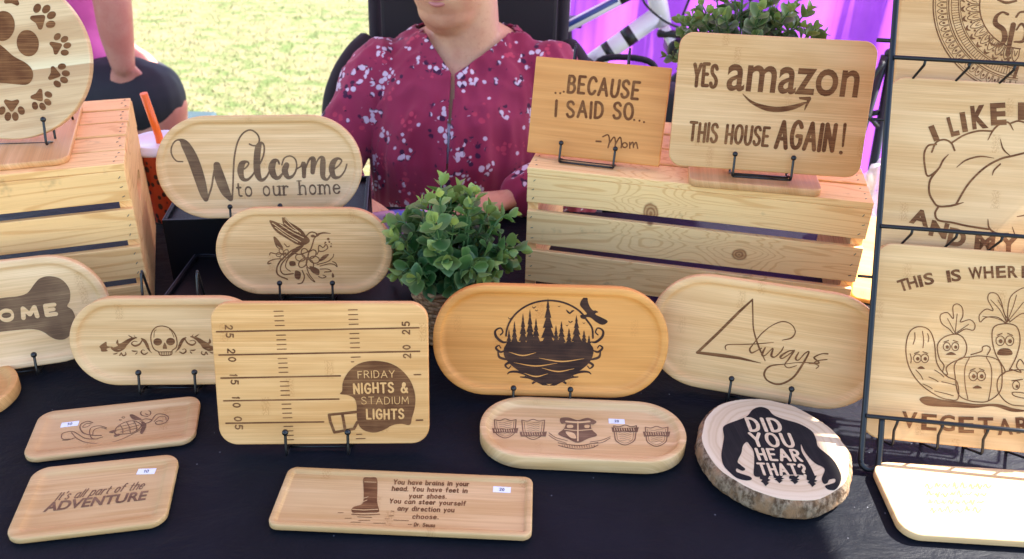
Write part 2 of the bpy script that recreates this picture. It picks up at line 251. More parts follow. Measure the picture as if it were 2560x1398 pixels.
  ('q',0,'-33.8,102.5 -32.3,94 -32.8,94.2 -30.7,85.4 -31.9,85.6 -29.2,76.8 -30.9,77 -27.6,68.2 -30,68.4 -26,59.6 -29,59.7 -36.2,59.5 -39.2,59.2 -35.7,68.2 -38.1,67.9 -35.2,76.9 -37,76.6 -34.8,85.6 -35.9,85.3 -34.3,94.2 -34.9,93.9'),
  ('q',0,'-43.6,92.5 -42.4,85.9 -42.8,86.1 -41.1,79.2 -42.1,79.5 -39.9,72.6 -41.3,72.8 -38.6,65.9 -40.6,66.1 -37.4,59.3 -39.8,59.4 -45.7,59.3 -48.1,59 -45.3,66 -47.2,65.7 -44.9,72.7 -46.3,72.4 -44.4,79.4 -45.4,79.1 -44,86.1 -44.5,85.8'),
  ('q',0,'-49.9,82.5 -48.8,77.6 -49.2,77.8 -47.7,72.6 -48.6,72.9 -46.6,67.7 -47.9,67.9 -45.6,62.8 -47.3,63 -44.5,57.8 -46.6,58 -51.9,57.9 -54,57.6 -51.5,62.9 -53.2,62.6 -51.1,67.8 -52.4,67.6 -50.7,72.8 -51.5,72.5 -50.3,77.8 -50.7,77.5'),
  ('q',0,'-18.2,96.8 -16.7,89.5 -17.3,89.7 -15.2,82.1 -16.4,82.3 -13.6,74.8 -15.4,75 -12.1,67.4 -14.4,67.6 -10.5,60 -13.5,60.1 -20.7,59.9 -23.6,59.6 -20.2,67.4 -22.6,67.1 -19.7,74.8 -21.5,74.6 -19.2,82.3 -20.4,82 -18.7,89.7 -19.3,89.4'),
  ('q',0,'12.1,93.9 13.6,87.3 13,87.5 15.2,80.7 14,80.9 16.8,74.1 15,74.3 18.3,67.4 16,67.6 19.9,60.7 16.9,60.9 9.7,60.7 6.8,60.4 10.2,67.4 7.8,67.1 10.7,74.1 8.9,73.9 11.1,80.8 10,80.6 11.6,87.5 11,87.2'),
  ('q',0,'21.3,85.5 22.6,80.6 22.1,80.9 23.8,75.7 22.9,75.9 25.1,70.8 23.6,71 26.4,65.9 24.4,66.1 27.6,60.9 25.2,61.1 19.3,61 16.9,60.7 19.7,66 17.8,65.7 20.1,70.9 18.7,70.6 20.5,75.9 19.6,75.6 20.9,80.8 20.4,80.6'),
  ('q',0,'29.5,101.7 31.4,93.7 30.7,93.9 33.3,85.6 31.9,85.8 35.2,77.5 33.1,77.7 37.1,69.4 34.3,69.6 39,61.2 35.5,61.4 27,61.2 23.5,60.8 27.5,69.4 24.7,69.1 28,77.6 25.9,77.3 28.5,85.7 27.1,85.4 29,93.8 28.3,93.6'),
  ('q',0,'39.2,83.5 40.5,79.1 40,79.4 41.7,74.7 40.8,74.9 43,70.3 41.5,70.5 44.3,65.8 42.3,66 45.5,61.4 43.1,61.6 37.2,61.4 34.8,61.1 37.6,65.9 35.7,65.6 38,70.4 36.6,70.1 38.4,74.9 37.5,74.6 38.8,79.3 38.3,79.1'),
  ('q',0,'45.4,77.5 46.4,74.1 46,74.3 47.4,70.6 46.6,70.9 48.4,67.2 47.2,67.4 49.4,63.7 47.9,63.9 50.4,60.3 48.5,60.5 43.9,60.4 42,60.1 44.2,63.9 42.7,63.6 44.5,67.3 43.4,67.1 44.8,70.8 44.1,70.6 45.1,74.3 44.7,74'),
  ('q',0,'5.7,88.8 7,83.2 6.5,83.4 8.3,77.6 7.3,77.8 9.6,71.9 8.1,72.1 10.9,66.2 8.9,66.4 12.1,60.5 9.7,60.7 3.8,60.6 1.4,60.3 4.2,66.3 2.3,66 4.6,72 3.1,71.7 5,77.7 4,77.4 5.4,83.4 4.9,83.1'),
  ('p',0,'-54.1,61.3 -43.6,67.8 -25.6,64.5 -3.1,70.1 16.1,66.9 35,69.8 49.6,64 51.3,52.8 45.8,41.4 34.3,31.1 17.9,20.5 -1.2,15 -20.7,20.8 -36.6,30.5 -48.8,40.2 -55.1,50.1'),
  ('s',1,'-49.2,54,.37 -32.9,50.1,1.59 -16.9,54.1,.37'),
  ('s',1,'-13.1,47.4,.37 14,43.9,1.59 40.7,48.1,.37'),
  ('s',1,'-42.9,41,.37 -17,37.4,1.6 8.7,41.6,.37'),
  ('s',1,'-9.1,35,.37 10.2,31.2,1.6 29.3,35.2,.37'),
  ('s',1,'-30.5,28.1,.37 -16,24.2,1.6 -1.7,28.1,.37'),
  ('p',0,'-23.4,111 -22,110 -21,109.3 -19.9,110.6 -18.4,110.6 -20,109.1 -21,108.3 -22.4,109'),
  ('p',0,'-19.7,107 -18.7,106.3 -17.9,105.8 -17.1,106.7 -16,106.8 -17.2,105.6 -17.9,105.1 -19,105.6'),
  ('p',0,'16.9,108 19.8,106.1 21.7,104.7 24,107.2 26.8,107.2 23.6,104.2 21.8,102.7 18.9,104.1'),
  ('p',0,'20.1,94.5 21.7,93.5 22.8,92.7 24.1,94.1 25.7,94.1 23.9,92.4 22.8,91.6 21.2,92.4'),
  ('p',0,'-51.4,96.8 -50,95.9 -49,95.1 -47.8,96.4 -46.4,96.4 -48,94.9 -49,94.2 -50.4,94.9'),
  ('p',0,'7,112.4 7.9,111.8 8.5,111.4 9.2,112.2 10.1,112.2 9.1,111.2 8.5,110.8 7.6,111.2'),
  ('p',0,'17.1,89.5 18.1,88.9 18.8,88.4 19.6,89.3 20.6,89.3 19.5,88.2 18.8,87.7 17.8,88.2'),
  ('p',0,'37.1,92.9 38.2,92.2 38.8,91.7 39.6,92.6 40.6,92.6 39.5,91.6 38.9,91 37.9,91.5'),
  ('p',0,'33.6,117.6 36.3,122.3 38.8,124.8 41.6,122.5 42.4,117.9 45.1,111.9 48.8,107.7 51.7,107.8 55,105.8 51.6,104.1 53.2,102.1 59.2,99.4 66.6,95.3 64.4,91.6 59.7,90.5 53,93.7 46.8,98.5 42.1,99.3 39.2,96.8 35,98.2 34.3,101.6 39.6,102.2 41.6,103.8 36.9,109.2 33.4,113.4'),
  ('s',0,'-50.8,66.4,1.21 -57.3,66.2,2.91 -64.6,72.2,3.15 -66,79.6,2.42 -60.1,83.4,1.7 -57,78.6,1.7 -59.9,74.8,1.45'),
  ('s',0,'-52.3,56.4,1.22 -59.4,53.7,2.68 -64.9,58.5,2.44 -61.4,61.7,1.46 -59,58.7,1.22'),
  ('s',0,'-47.3,44,1.22 -54.5,45.1,2.69 -60.5,47.4,2.94 -62.4,53.6,1.47'),
  ('s',0,'-37.4,34.2,1.23 -44.8,41.6,2.7 -53.1,37.6,2.7 -49.4,33.3,1.47 -46.5,36.5,1.23'),
  ('s',0,'-23.9,24.5,1.23 -37.3,29.2,2.95 -46.9,29,2.22 -50.4,26.3,.98'),
  ('s',0,'.6,11.2,2.96 -9.2,16,3.7 -22.6,22,3.21 -34.7,23,1.23'),
  ('s',0,'-15.3,17.8,.99 -20,15.1,1.98 -17.7,18.3,.99'),
  ('s',0,'-7.9,13.5,.99 -12.9,18.5,1.72 -25.2,25.7,1.72 -29.9,23.1,.99'),
  ('s',0,'47.6,68.9,1.21 54.1,69.1,2.91 61,75.4,3.15 61.8,82.9,2.42 55.7,86.4,1.69 53,81.4,1.69 56.1,77.8,1.45'),
  ('s',0,'49.8,59,1.22 57.1,56.7,2.68 62.2,61.8,2.44 58.5,64.8,1.46 56.3,61.7,1.22'),
  ('s',0,'45.6,46.4,1.22 52.7,47.9,2.69 58.6,50.5,2.94 60.1,56.8,1.47'),
  ('s',0,'36.5,36.2,1.23 43.3,43.9,2.7 51.9,40.3,2.7 48.5,35.8,1.47 45.3,38.9,1.23'),
  ('s',0,'23.7,25.7,1.23 36.7,31.1,2.95 46.3,31.4,2.21 50,28.9,.98'),
  ('s',0,'.1,11.2,2.96 9.6,16.5,3.7 22.6,23.2,3.21 34.5,24.8,1.23'),
  ('s',0,'15.5,18.6,.99 20.4,16.2,1.98 17.9,19.3,.99'),
  ('s',0,'8.5,13.9,.99 13.1,19.1,1.72 24.8,27,1.72 29.7,24.6,.99'),
  ('s',0,'-5.8,9.1,1.24 .1,12.5,1.24 6.2,9.4,1.24'),
 ],
 'always':[
  ('l',0,'-21.2,118.9,2 -34.2,101.5,3.25 -54.1,72.3,3.25 -74.7,43.8,3.25'),
  ('l',0,'-75.1,43.5,3.5 -45.1,44.8,4.5 -25.5,45.3,3.75 .5,43.5,.75'),
  ('s',0,'-21.1,119.5,1.72 -17.6,100.3,1.48 -14,83,1.48 -5.3,63.8,1.97 5.1,47.2,1.23'),
  ('s',0,'-42,52.8,.99 -43.4,56.5,1.24 -40,59.7,1.24 -23.3,62.9,1.24 -5.8,66.7,1.24 10.9,71.2,.74'),
  ('s',0,'20.3,75.6,.74 30.2,80.2,1.72 33.3,88.4,1.23 27.6,96.3,1.1 17.2,98.2,1.47 5.9,91.4,.98 -4.2,79.5,1.23 -11.6,65.3,1.23 -14.7,58.3,1.96 -11.7,54.2,1.96 -5.7,58.5,.98 -1.4,61.9,1.23'),
  ('s',0,'2.6,63.2,1.48 .4,54.4,2.71 4.1,53.8,1.23 11.4,64.1,1.23 11.1,55,2.71 15.5,53.8,1.23 21.3,62,1.48 23.3,68.1,.98'),
  ('s',0,'36.2,65.9,1.22 29.4,63.4,1.46 21.8,55.6,2.43 24.5,53.7,1.46 32.2,61.3,1.22 35.7,65.1,1.95 31.1,53.4,1.7 28.1,46.4,1.22 32.7,43.3,.97 41.6,47.5,.97'),
  ('s',0,'41.2,64.2,1.24 39,56.1,2.23 42.7,54.8,1.24 48.3,64.1,1.24 52.6,66.2,1.73 47.3,48.5,2.48 39.4,31.5,2.23 25.6,21.1,2.48 12,23.2,1.98 6.5,31.4,2.23 11.5,41.4,1.98 27.4,46.9,.99 45.5,52.3,.99 63.9,54.7,1.24'),
  ('s',0,'73.6,68,1.93 66.6,66.7,1.21 59.4,61,1.93 63.4,57.8,1.69 65.6,55,1.69 54.9,52.5,.97'),
  ('s',0,'74,61,1.21 64.6,58.1,1.21 60.5,54.1,1.21 66.2,51.9,1.21 63.9,47.9,1.21'),
 ],
 'crest':[
  ('s',0,'-101.2,70.5,1.18 -94.8,69.2,1.18 -88.7,72.7,1.18 -82.2,70.1,1.18 -76,72.2,1.18'),
  ('s',0,'-101.2,70.5,1.13 -99.3,53.9,1.13 -96.7,44.3,1.13 -87.1,38.5,1.13 -78.2,45.5,1.13 -76.4,55.4,1.13 -76,72.2,1.13'),
  ('s',0,'-98.5,67.3,.5 -96.8,54.1,.5 -94.9,46,.5 -87.3,41.7,.5 -80.1,47,.5 -78.9,55.3,.5 -78.4,68.6,.5'),
  ('s',0,'-95.9,65.8,.52 -90.8,65.2,.52 -85.9,67.7,.52 -80.8,66.5,.52'),
  ('s',0,'-95.4,62.5,.52 -90.7,61.8,.52 -85.8,64.4,.52 -81,63.1,.52'),
  ('s',0,'-95,59.2,.52 -90.5,58.5,.52 -85.6,61.1,.52 -81.2,59.8,.52'),
  ('s',0,'-94.5,55.9,.51 -90.4,55.2,.51 -85.5,57.7,.51 -81.3,56.5,.51'),
  ('s',0,'-94,52.6,.51 -90.2,51.9,.51 -85.4,54.5,.51 -81.5,53.1,.51'),
  ('s',0,'-93.6,49.4,.51 -90.1,48.7,.51 -85.2,51.2,.51 -81.7,49.9,.51'),
  ('s',0,'-93.1,46.2,.51 -89.9,45.4,.51 -85.1,47.9,.51 -81.8,46.6,.51'),
  ('q',0,'-102.9,54.9 -87.9,54.7 -73,56.9 -73.9,48.1 -87.6,48.2 -101.1,46.3'),
  ('s',1,'-99.6,53,.76 -98.8,48.7,.76'),
  ('s',1,'-97,53.1,.76 -96.2,48.8,.76'),
  ('s',1,'-94.4,53.3,.76 -93.6,49,.76'),
  ('s',1,'-91.8,53.5,.76 -91,49.2,.76'),
  ('s',1,'-89.2,53.7,.76 -88.4,49.3,.76'),
  ('s',1,'-86.6,53.8,.76 -85.8,49.5,.76'),
  ('s',1,'-84,54,.76 -83.2,49.7,.76'),
  ('s',1,'-81.3,54.2,.76 -80.6,49.9,.76'),
  ('s',1,'-78.7,54.4,.76 -78,50,.76'),
  ('s',0,'-69.4,71.8,1.18 -62.7,70.5,1.18 -56.2,74.1,1.18 -49.6,71.4,1.18 -43,73.6,1.18'),
  ('s',0,'-69.4,71.8,1.12 -67.8,54.5,1.12 -65.4,44.4,1.12 -55.7,38.3,1.12 -46.1,45.7,1.12 -44,56,1.12 -43,73.6,1.12'),
  ('s',0,'-66.6,68.5,.5 -65.3,54.6,.5 -63.5,46.2,.5 -55.7,41.7,.5 -48.1,47.2,.5 -46.6,55.9,.5 -45.6,69.9,.5'),
  ('s',0,'-64,66.9,.52 -58.7,66.3,.52 -53.5,68.9,.52 -48.3,67.6,.52'),
  ('s',0,'-63.6,63.4,.52 -58.7,62.8,.52 -53.5,65.4,.52 -48.5,64.1,.52'),
  ('s',0,'-63.2,59.9,.52 -58.6,59.3,.52 -53.4,61.9,.52 -48.8,60.6,.52'),
  ('s',0,'-62.8,56.5,.51 -58.5,55.9,.51 -53.4,58.4,.51 -49.1,57.1,.51'),
  ('s',0,'-62.5,53.1,.51 -58.5,52.4,.51 -53.3,54.9,.51 -49.3,53.7,.51'),
  ('s',0,'-62.1,49.7,.51 -58.4,49,.51 -53.3,51.5,.51 -49.6,50.2,.51'),
  ('s',0,'-61.7,46.3,.51 -58.4,45.6,.51 -53.2,48.1,.51 -49.9,46.8,.51'),
  ('q',0,'-71.4,50.8 -55.9,50.6 -40.4,52.8 -41.6,44.1 -55.8,44.1 -69.8,42.2'),
  ('s',1,'-68.1,48.8,.76 -67.3,44.6,.76'),
  ('s',1,'-65.4,49,.76 -64.6,44.7,.76'),
  ('s',1,'-62.7,49.2,.76 -61.9,44.9,.76'),
  ('s',1,'-60,49.4,.76 -59.2,45.1,.76'),
  ('s',1,'-57.3,49.6,.76 -56.5,45.3,.76'),
  ('s',1,'-54.6,49.7,.76 -53.8,45.5,.76'),
  ('s',1,'-51.8,49.9,.76 -51.2,45.6,.76'),
  ('s',1,'-49.1,50.1,.76 -48.5,45.8,.76'),
  ('s',1,'-46.4,50.3,.76 -45.8,46,.76'),
  ('s',0,'36.6,68.5,1.18 43,67.2,1.18 49.8,70.8,1.18 56.2,68.1,1.18 62.9,70.3,1.18'),
  ('s',0,'36.6,68.5,1.12 36.5,51.3,1.12 37.9,41.3,1.12 47,35.3,1.12 57.2,42.6,1.12 60.3,52.9,1.12 62.9,70.3,1.12'),
  ('s',0,'39,65.2,.5 39,51.5,.5 40,43.1,.5 47.3,38.6,.5 55.4,44.1,.5 57.7,52.7,.5 59.9,66.6,.5'),
  ('s',0,'41.5,63.6,.52 46.6,63,.52 52,65.6,.52 57.1,64.4,.52'),
  ('s',0,'41.5,60.2,.52 46.4,59.6,.52 51.7,62.1,.52 56.5,60.9,.52'),
  ('s',0,'41.6,56.7,.52 46.1,56.1,.52 51.5,58.7,.52 55.9,57.4,.52'),
  ('s',0,'41.6,53.3,.51 45.8,52.7,.51 51.2,55.2,.51 55.3,53.9,.51'),
  ('s',0,'41.7,49.9,.51 45.6,49.3,.51 50.9,51.8,.51 54.8,50.5,.51'),
  ('s',0,'41.7,46.6,.51 45.3,45.9,.51 50.6,48.4,.51 54.2,47.1,.51'),
  ('s',0,'41.8,43.2,.51 45.1,42.5,.51 50.4,45,.51 53.6,43.7,.51'),
  ('q',0,'33.8,65.6 49.4,65.4 65.3,67.8 63.1,58.8 48.9,58.8 34.5,56.9'),
  ('s',1,'36.9,63.6,.77 37.3,59.3,.77'),
  ('s',1,'39.7,63.8,.77 40,59.5,.77'),
  ('s',1,'42.4,64,.77 42.7,59.6,.77'),
  ('s',1,'45.1,64.2,.77 45.5,59.8,.77'),
  ('s',1,'47.9,64.4,.77 48.2,60,.77'),
  ('s',1,'50.6,64.6,.77 50.9,60.2,.77'),
  ('s',1,'53.4,64.7,.77 53.7,60.4,.77'),
  ('s',1,'56.1,64.9,.78 56.4,60.5,.78'),
  ('s',1,'58.9,65.1,.78 59.2,60.7,.78'),
  ('s',0,'72.8,68.6,1.18 79.2,67.3,1.18 86.1,70.9,1.18 92.3,68.1,1.18 99.1,70.3,1.18'),
  ('s',0,'72.8,68.6,1.12 72.1,51.3,1.12 73.2,41.4,1.12 82.1,35.3,1.12 92.5,42.6,1.12 95.9,52.9,1.12 99.1,70.3,1.12'),
  ('s',0,'75,65.2,.5 74.7,51.5,.5 75.3,43.2,.5 82.5,38.7,.5 90.8,44.2,.5 93.3,52.8,.5 96,66.6,.5'),
  ('s',0,'77.5,63.7,.52 82.6,63.1,.52 88.1,65.6,.52 93.2,64.4,.52'),
  ('s',0,'77.4,60.2,.52 82.2,59.6,.52 87.7,62.2,.52 92.4,60.9,.52'),
  ('s',0,'77.4,56.8,.52 81.9,56.2,.52 87.3,58.7,.52 91.7,57.4,.52'),
  ('s',0,'77.3,53.4,.51 81.5,52.7,.51 86.9,55.3,.51 91,54,.51'),
  ('s',0,'77.2,50,.51 81.1,49.3,.51 86.5,51.8,.51 90.3,50.6,.51'),
  ('s',0,'77.2,46.6,.51 80.7,46,.51 86.1,48.4,.51 89.6,47.1,.51'),
  ('s',0,'77.1,43.3,.51 80.4,42.6,.51 85.8,45.1,.51 89,43.8,.51'),
  ('q',0,'69.3,60.2 84.9,59.9 100.7,62.2 98.3,53.4 84.1,53.4 69.8,51.5'),
  ('s',1,'72.4,58.2,.77 72.6,53.8,.77'),
  ('s',1,'75.1,58.4,.77 75.3,54,.77'),
  ('s',1,'77.9,58.5,.77 78,54.2,.77'),
  ('s',1,'80.6,58.7,.77 80.8,54.4,.77'),
  ('s',1,'83.3,58.9,.77 83.5,54.6,.77'),
  ('s',1,'86.1,59.1,.77 86.2,54.7,.77'),
  ('s',1,'88.8,59.3,.77 88.9,54.9,.77'),
  ('s',1,'91.5,59.4,.77 91.7,55.1,.77'),
  ('s',1,'94.3,59.6,.77 94.4,55.3,.77'),
  ('p',0,'-24.7,78.1 -15.5,80.3 -4.5,76.2 6.9,81 16.8,75.2 13.5,69.4 10.4,69.2 11,59.7 16.5,50 6.4,43.9 -5.7,35.6 -17.3,42.4 -27.6,49.4 -21,59.1 -18.8,68.8 -23.8,68.5'),
  ('s',1,'-17.7,72.1,3.14 -4.6,71.4,3.14 8.6,73.9,3.14'),
  ('s',1,'-4.6,73,1.75 -5.6,38.6,1.75'),
  ('s',1,'-20,57.6,1.54 -5,57.1,1.54 11,59.7,1.54'),
  ('p',1,'-19.1,53.8 -10.2,52.1 -7.4,43 -14.3,44.1'),
  ('p',1,'3.3,67.1 8.4,67.4 7.7,62.6 3.1,62.3'),
  ('p',1,'-16.8,65.7 -10.8,66.2 -10.9,61.4 -16.9,61'),
  ('s',0,'-38,51,.88 -30.1,43,.88 -17.4,38.6,.88'),
  ('s',0,'-38,46.4,.88 -30.1,39.2,.88 -18.4,34,.88'),
  ('s',0,'-27.7,34.1,1.11 -16.5,31.9,1.11 -3.9,31.2,1.11 9,35,1.11 16.9,37.8,1.11'),
  ('s',0,'-27.3,29.7,1.1 -15.7,26,1.1 -4.1,25.2,1.1 8.6,27.6,1.1 16.7,33.3,1.1'),
  ('s',0,'8.1,38,.88 21,41.9,.88 31.3,48.6,.88'),
  ('s',0,'8,35,.87 21.8,38.1,.87 31.1,46.3,.87'),
  ('s',0,'-23.4,31.1,.61 -22.8,27.3,.61'),
  ('s',0,'-20.6,31,.61 -20.1,27.2,.61'),
  ('s',0,'-17.9,30.9,.61 -17.4,27.1,.61'),
  ('s',0,'-15.2,30.9,.61 -14.7,27,.61'),
  ('s',0,'-12.5,30.8,.61 -12,27,.61'),
  ('s',0,'-9.7,30.9,.61 -9.2,27.1,.61'),
  ('s',0,'-7,31,.61 -6.5,27.2,.61'),
  ('s',0,'-4.3,31.2,.61 -3.8,27.3,.61'),
  ('s',0,'-1.5,31.4,.61 -1.1,27.6,.61'),
  ('s',0,'1.2,31.7,.61 1.6,27.9,.61'),
  ('s',0,'3.9,32.1,.62 4.4,28.2,.62'),
  ('s',0,'6.7,32.5,.62 7.1,28.6,.62'),
  ('s',0,'9.4,32.9,.62 9.9,29.1,.62'),
  ('s',0,'12.2,33.4,.62 12.6,29.5,.62'),
 ],
 'slab':[
  ('p',0,'-32.9,32.1 -39.2,39 -45.9,54.5 -52.1,66.6 -63.7,77.4 -67.9,88 -63.5,95.5 -52.8,97.8 -44.4,106.4 -34.9,121.7 -21.7,130.8 -7.7,130.4 4.9,127.3 16.1,131.1 24,134.1 36.2,135.1 52.3,132.7 64.7,125.6 72.5,117.1 71.8,110.3 66.4,109.1 64,115.7 61.6,121.9 56.7,124 57.7,117.4 62.4,113.3 62.9,109.1 55.1,110.3 44,118.2 38.1,118.6 31.8,112.9 19.4,109.6 10.1,109.1 .6,109.7 13,105.8 28.3,105.9 41.7,105.6 54.7,103.3 49.9,96.1 47.5,82.6 47.6,62.1 48.3,49.6 46.2,40.6 27.5,47.2 9.6,52.9 -1.4,52.5 -7.1,50.7 -.4,44.1 10.2,39 23.4,30.4 28.8,31.7 35.6,34.6 38.3,30.6 34.3,25.8 39.3,24.1 44.1,30.7 47.4,35.7 51.7,36.2 53,29.7 48.5,21 38.8,16.1 28.3,13.3 13.4,15.6 -1.8,21.7 -17.4,28.3'),
  ('q',0,'45.2,47.1 45.9,58.1 52,53.4 53.7,55.8 56.5,51.2 58.2,52.6 62.6,47 57.7,46.2 55.3,44.5 53.1,47.3 51.4,44.9'),
  ('q',0,'46.2,61.6 46.9,72.6 51.2,68.4 52.5,71 54.5,66.6 55.8,68.2 59.4,62.8 55.4,61.8 53.5,59.9 52,62.5 50.7,59.9'),
  ('q',0,'48.6,77.6 49.4,88.6 53.7,84.3 55,86.8 57,82.5 58.2,84 61.9,78.5 57.8,77.6 56,75.7 54.5,78.4 53.1,75.8'),
  ('q',0,'49.9,96.1 50.6,107.1 56.6,102 58.3,104.4 61.1,99.6 62.8,101 67.2,95.1 62.3,94.6 59.9,93 57.8,95.9 56,93.6'),
  ('t', 1, 'DID', [-23.6, 59.6, -19.9, 98.7, 26.5], 'C', 0.16, 0),
  ('t', 1, 'YOU', [1.9, 54.6, 6.5, 102.5, 25.3], 'C', 0.15, 0),
  ('t', 1, 'HEAR', [24.1, 53.1, 29.5, 101.2, 21.0], 'C', 0.16, 0),
  ('t', 1, 'THAT?', [46.7, 47.1, 52.2, 98.2, 20.1], 'C', 0.15, 0),
 ],
 'amazon':[
  ('t', 0, 'YES', [-104.7, 103.7, -70.7, 104.3, 32.1], 'F', 0.14, 0),
  ('t', 0, 'amazon', [-59.8, 102.1, 107.1, 102.6, 34.5], 'B', 0.016, 0),
  ('p',0,'-37.2,99.6 -24.7,91.3 -8.7,86.9 8.7,85.6 25.6,88.6 42.1,93.8 44.2,92.1 30.1,83.5 11.5,78.9 -5.9,79.7 -24.1,86.9 -35.2,95.9'),
  ('q',0,'34.1,99.5 48.7,101 50.1,98.2 43.6,82.4 42.9,85.2 44.7,95.9 35,96.9'),
  ('t', 0, 'THIS HOUSE', [-102.2, 32.9, 3.8, 32.7, 27.1], 'F', 0.14, 0),
  ('t', 0, 'AGAIN', [10.2, 31.1, 88.0, 30.5, 38.8], 'F', 0.14, 0),
  ('s',0,'96.9,68.4,4.23 98,40.4,2.69'),
  ('p',0,'99.2,32.1 99.1,31 98.6,30 97.7,29.5 96.6,29.4 95.5,29.8 94.7,30.6 94.3,31.7 94.4,32.8 94.9,33.8 95.9,34.3 97,34.4 98,34 98.8,33.1'),
 ],
 'because':[
  ('t', 0, 'BECAUSE', [-46.2, 86.9, 55.3, 87.6, 26.3], 'H', 0.15, 0),
  ('t', 0, 'I SAID SO', [-60.2, 52.9, 52.0, 59.3, 25.0], 'H', 0.15, 0),
  ('p',0,'-60.1,86.6 -60.2,86 -60.6,85.4 -61.2,85.1 -61.8,85 -62.4,85.3 -62.9,85.7 -63.1,86.3 -63.1,87 -62.7,87.5 -62.1,87.8 -61.5,87.9 -60.8,87.7 -60.4,87.2'),
  ('p',0,'-53.3,86.8 -53.4,86.2 -53.7,85.7 -54.3,85.3 -55,85.3 -55.6,85.5 -56.1,86 -56.3,86.6 -56.2,87.2 -55.8,87.7 -55.3,88.1 -54.6,88.1 -54,87.9 -53.5,87.4'),
  ('p',0,'-48.6,89.3 -48.7,88.7 -49.1,88.2 -49.6,87.8 -50.3,87.8 -50.9,88 -51.4,88.4 -51.6,89.1 -51.5,89.7 -51.2,90.2 -50.6,90.6 -49.9,90.6 -49.3,90.4 -48.9,89.9'),
  ('p',0,'53.9,60.5 53.9,59.9 53.5,59.4 53,59 52.4,59 51.7,59.2 51.3,59.6 51.1,60.2 51.1,60.9 51.5,61.4 52,61.7 52.6,61.8 53.3,61.6 53.7,61.1'),
  ('p',0,'61.2,60.2 61.2,59.6 60.8,59.1 60.3,58.7 59.7,58.7 59.1,58.9 58.6,59.3 58.4,59.9 58.4,60.6 58.8,61.1 59.3,61.4 60,61.5 60.6,61.3 61,60.8'),
  ('p',0,'67.6,58.8 67.6,58.2 67.2,57.7 66.7,57.3 66.1,57.3 65.5,57.5 65,57.9 64.8,58.5 64.8,59.2 65.2,59.7 65.7,60 66.3,60.1 67,59.9 67.4,59.4'),
  ('s',0,'3.4,25.9,2.51 9.8,26.2,2.51'),
  ('s',0,'11.7,33.1,1.88 18.8,36.3,1.88 21.8,28.3,1.88 20.9,18.8,1.88'),
  ('s',0,'21.3,24.1,1.87 27.5,34.1,1.87 30.4,27.1,1.87 30.3,19.8,1.87'),
  ('s',0,'30.7,25.1,1.87 35.8,34.9,1.87 38.7,28,1.87 39.2,20.7,1.87'),
  ('s',0,'47.1,25.1,1.87 47,23.8,1.87 46.3,22.6,1.87 45.2,21.8,1.87 43.8,21.5,1.87 42.5,21.8,1.87 41.3,22.6,1.87 40.6,23.7,1.87 40.4,25.1,1.87 40.8,26.4,1.87 41.8,27.4,1.87 43,28,1.87 44.4,28,1.87 45.7,27.4,1.87 46.6,26.4,1.87 47.1,25.1,1.87'),
  ('s',0,'50.1,29.2,1.87 51.1,21.4,1.87'),
  ('s',0,'50.7,25.1,1.86 54.2,30,1.86 56.2,22.6,1.86'),
  ('s',0,'55.8,25.6,1.86 59,30.1,1.86 62.1,22.2,1.86'),
 ],
 'adv':[
  ('t', 0, "It's all part of the", [-41.5, 51.8, 42.5, 55.7, 12.6], 'F', 0.1, 0.35),
  ('t', 0, 'ADVENTURE', [-48.3, 37.3, 48.4, 38.5, 13.8], 'B', 0.03, 0.1),
 ],
 'turtle':[
  ('s',0,'-43.2,29.8,.94 -54,31.9,.94 -56.6,41.2,.94 -52.6,43.8,.94 -46.1,43.7,.94 -39.7,38,.94 -30,28.4,.94 -19,25.2,.94 -11.5,27,.94'),
  ('s',0,'-53.5,29.6,.92 -47.5,28.9,.92 -41,31.6,.92'),
  ('s',0,'-46.9,41.6,.91 -37.8,28.8,.91 -25.7,19.9,.91 -8.1,15.4,.91 7,18,.91 20.1,26.5,.91 28.3,33.9,.91'),
  ('s',0,'-27.4,56,1.33 -33.4,59.5,1.33 -39.4,56,1.33 -39.1,48,1.33 -33.1,37.8,1.33 -23,32.5,1.33 -13.4,30.3,1.33'),
  ('s',0,'-28.3,53.9,.95 -33.9,55.5,.95 -36.8,49.8,.95 -32.7,49,.95 -29.2,51.8,.95'),
  ('s',0,'-10.5,43.6,.94 -19.4,48.8,.94 -27,46.8,.94 -27.2,37.8,.94 -22.6,26.9,.94 -16.3,24.6,.94'),
  ('s',0,'-10.1,41.3,.75 -17.4,45,.75 -23.3,41.6,.75 -23,32.5,.75'),
  ('s',0,'1.1,30.1,1.14 .5,41.5,1.14 7.2,49.4,1.14 16.4,51.1,1.14 25.6,43.6,1.14 26.6,36.5,1.14 19.8,28.8,1.14 12,28.1,1.14 1.1,30.1,1.14'),
  ('s',0,'3.8,45.5,.75 7.6,37.3,.75 9.1,29.7,.75'),
  ('s',0,'9.8,50.1,.75 14.6,39.4,.75 17.1,29.3,.75'),
  ('s',0,'18,49.7,.76 21.7,40.9,.76 23.2,32.6,.76'),
  ('s',0,'1.3,36.8,.75 14,38.9,.75 24.6,41.5,.75'),
  ('s',0,'1.7,42.4,.76 11.8,44.3,.76 19.8,46.5,.76'),
  ('s',0,'6,32.6,.75 16,34.4,.75 23.9,36.6,.75'),
  ('p',0,'11.2,62.7 14.5,63.3 20.9,57.3 25.8,51.7 20.4,51.5 15.1,54.9'),
  ('p',0,'26.3,48.1 31.8,42.4 32.5,33.1 30.4,24.5 27.7,27.3 28,36.2'),
  ('p',0,'-6.3,34.9 -1.5,37.8 1.5,35.7 -2,32.5'),
  ('p',0,'.1,28.1 5.1,29.8 6.3,26.5 1.9,25.1'),
  ('s',0,'24.9,48.3,1.15 29.8,52.1,1.15 37.1,48.3,1.15 34.3,44.2,1.15 27.2,42.1,1.15'),
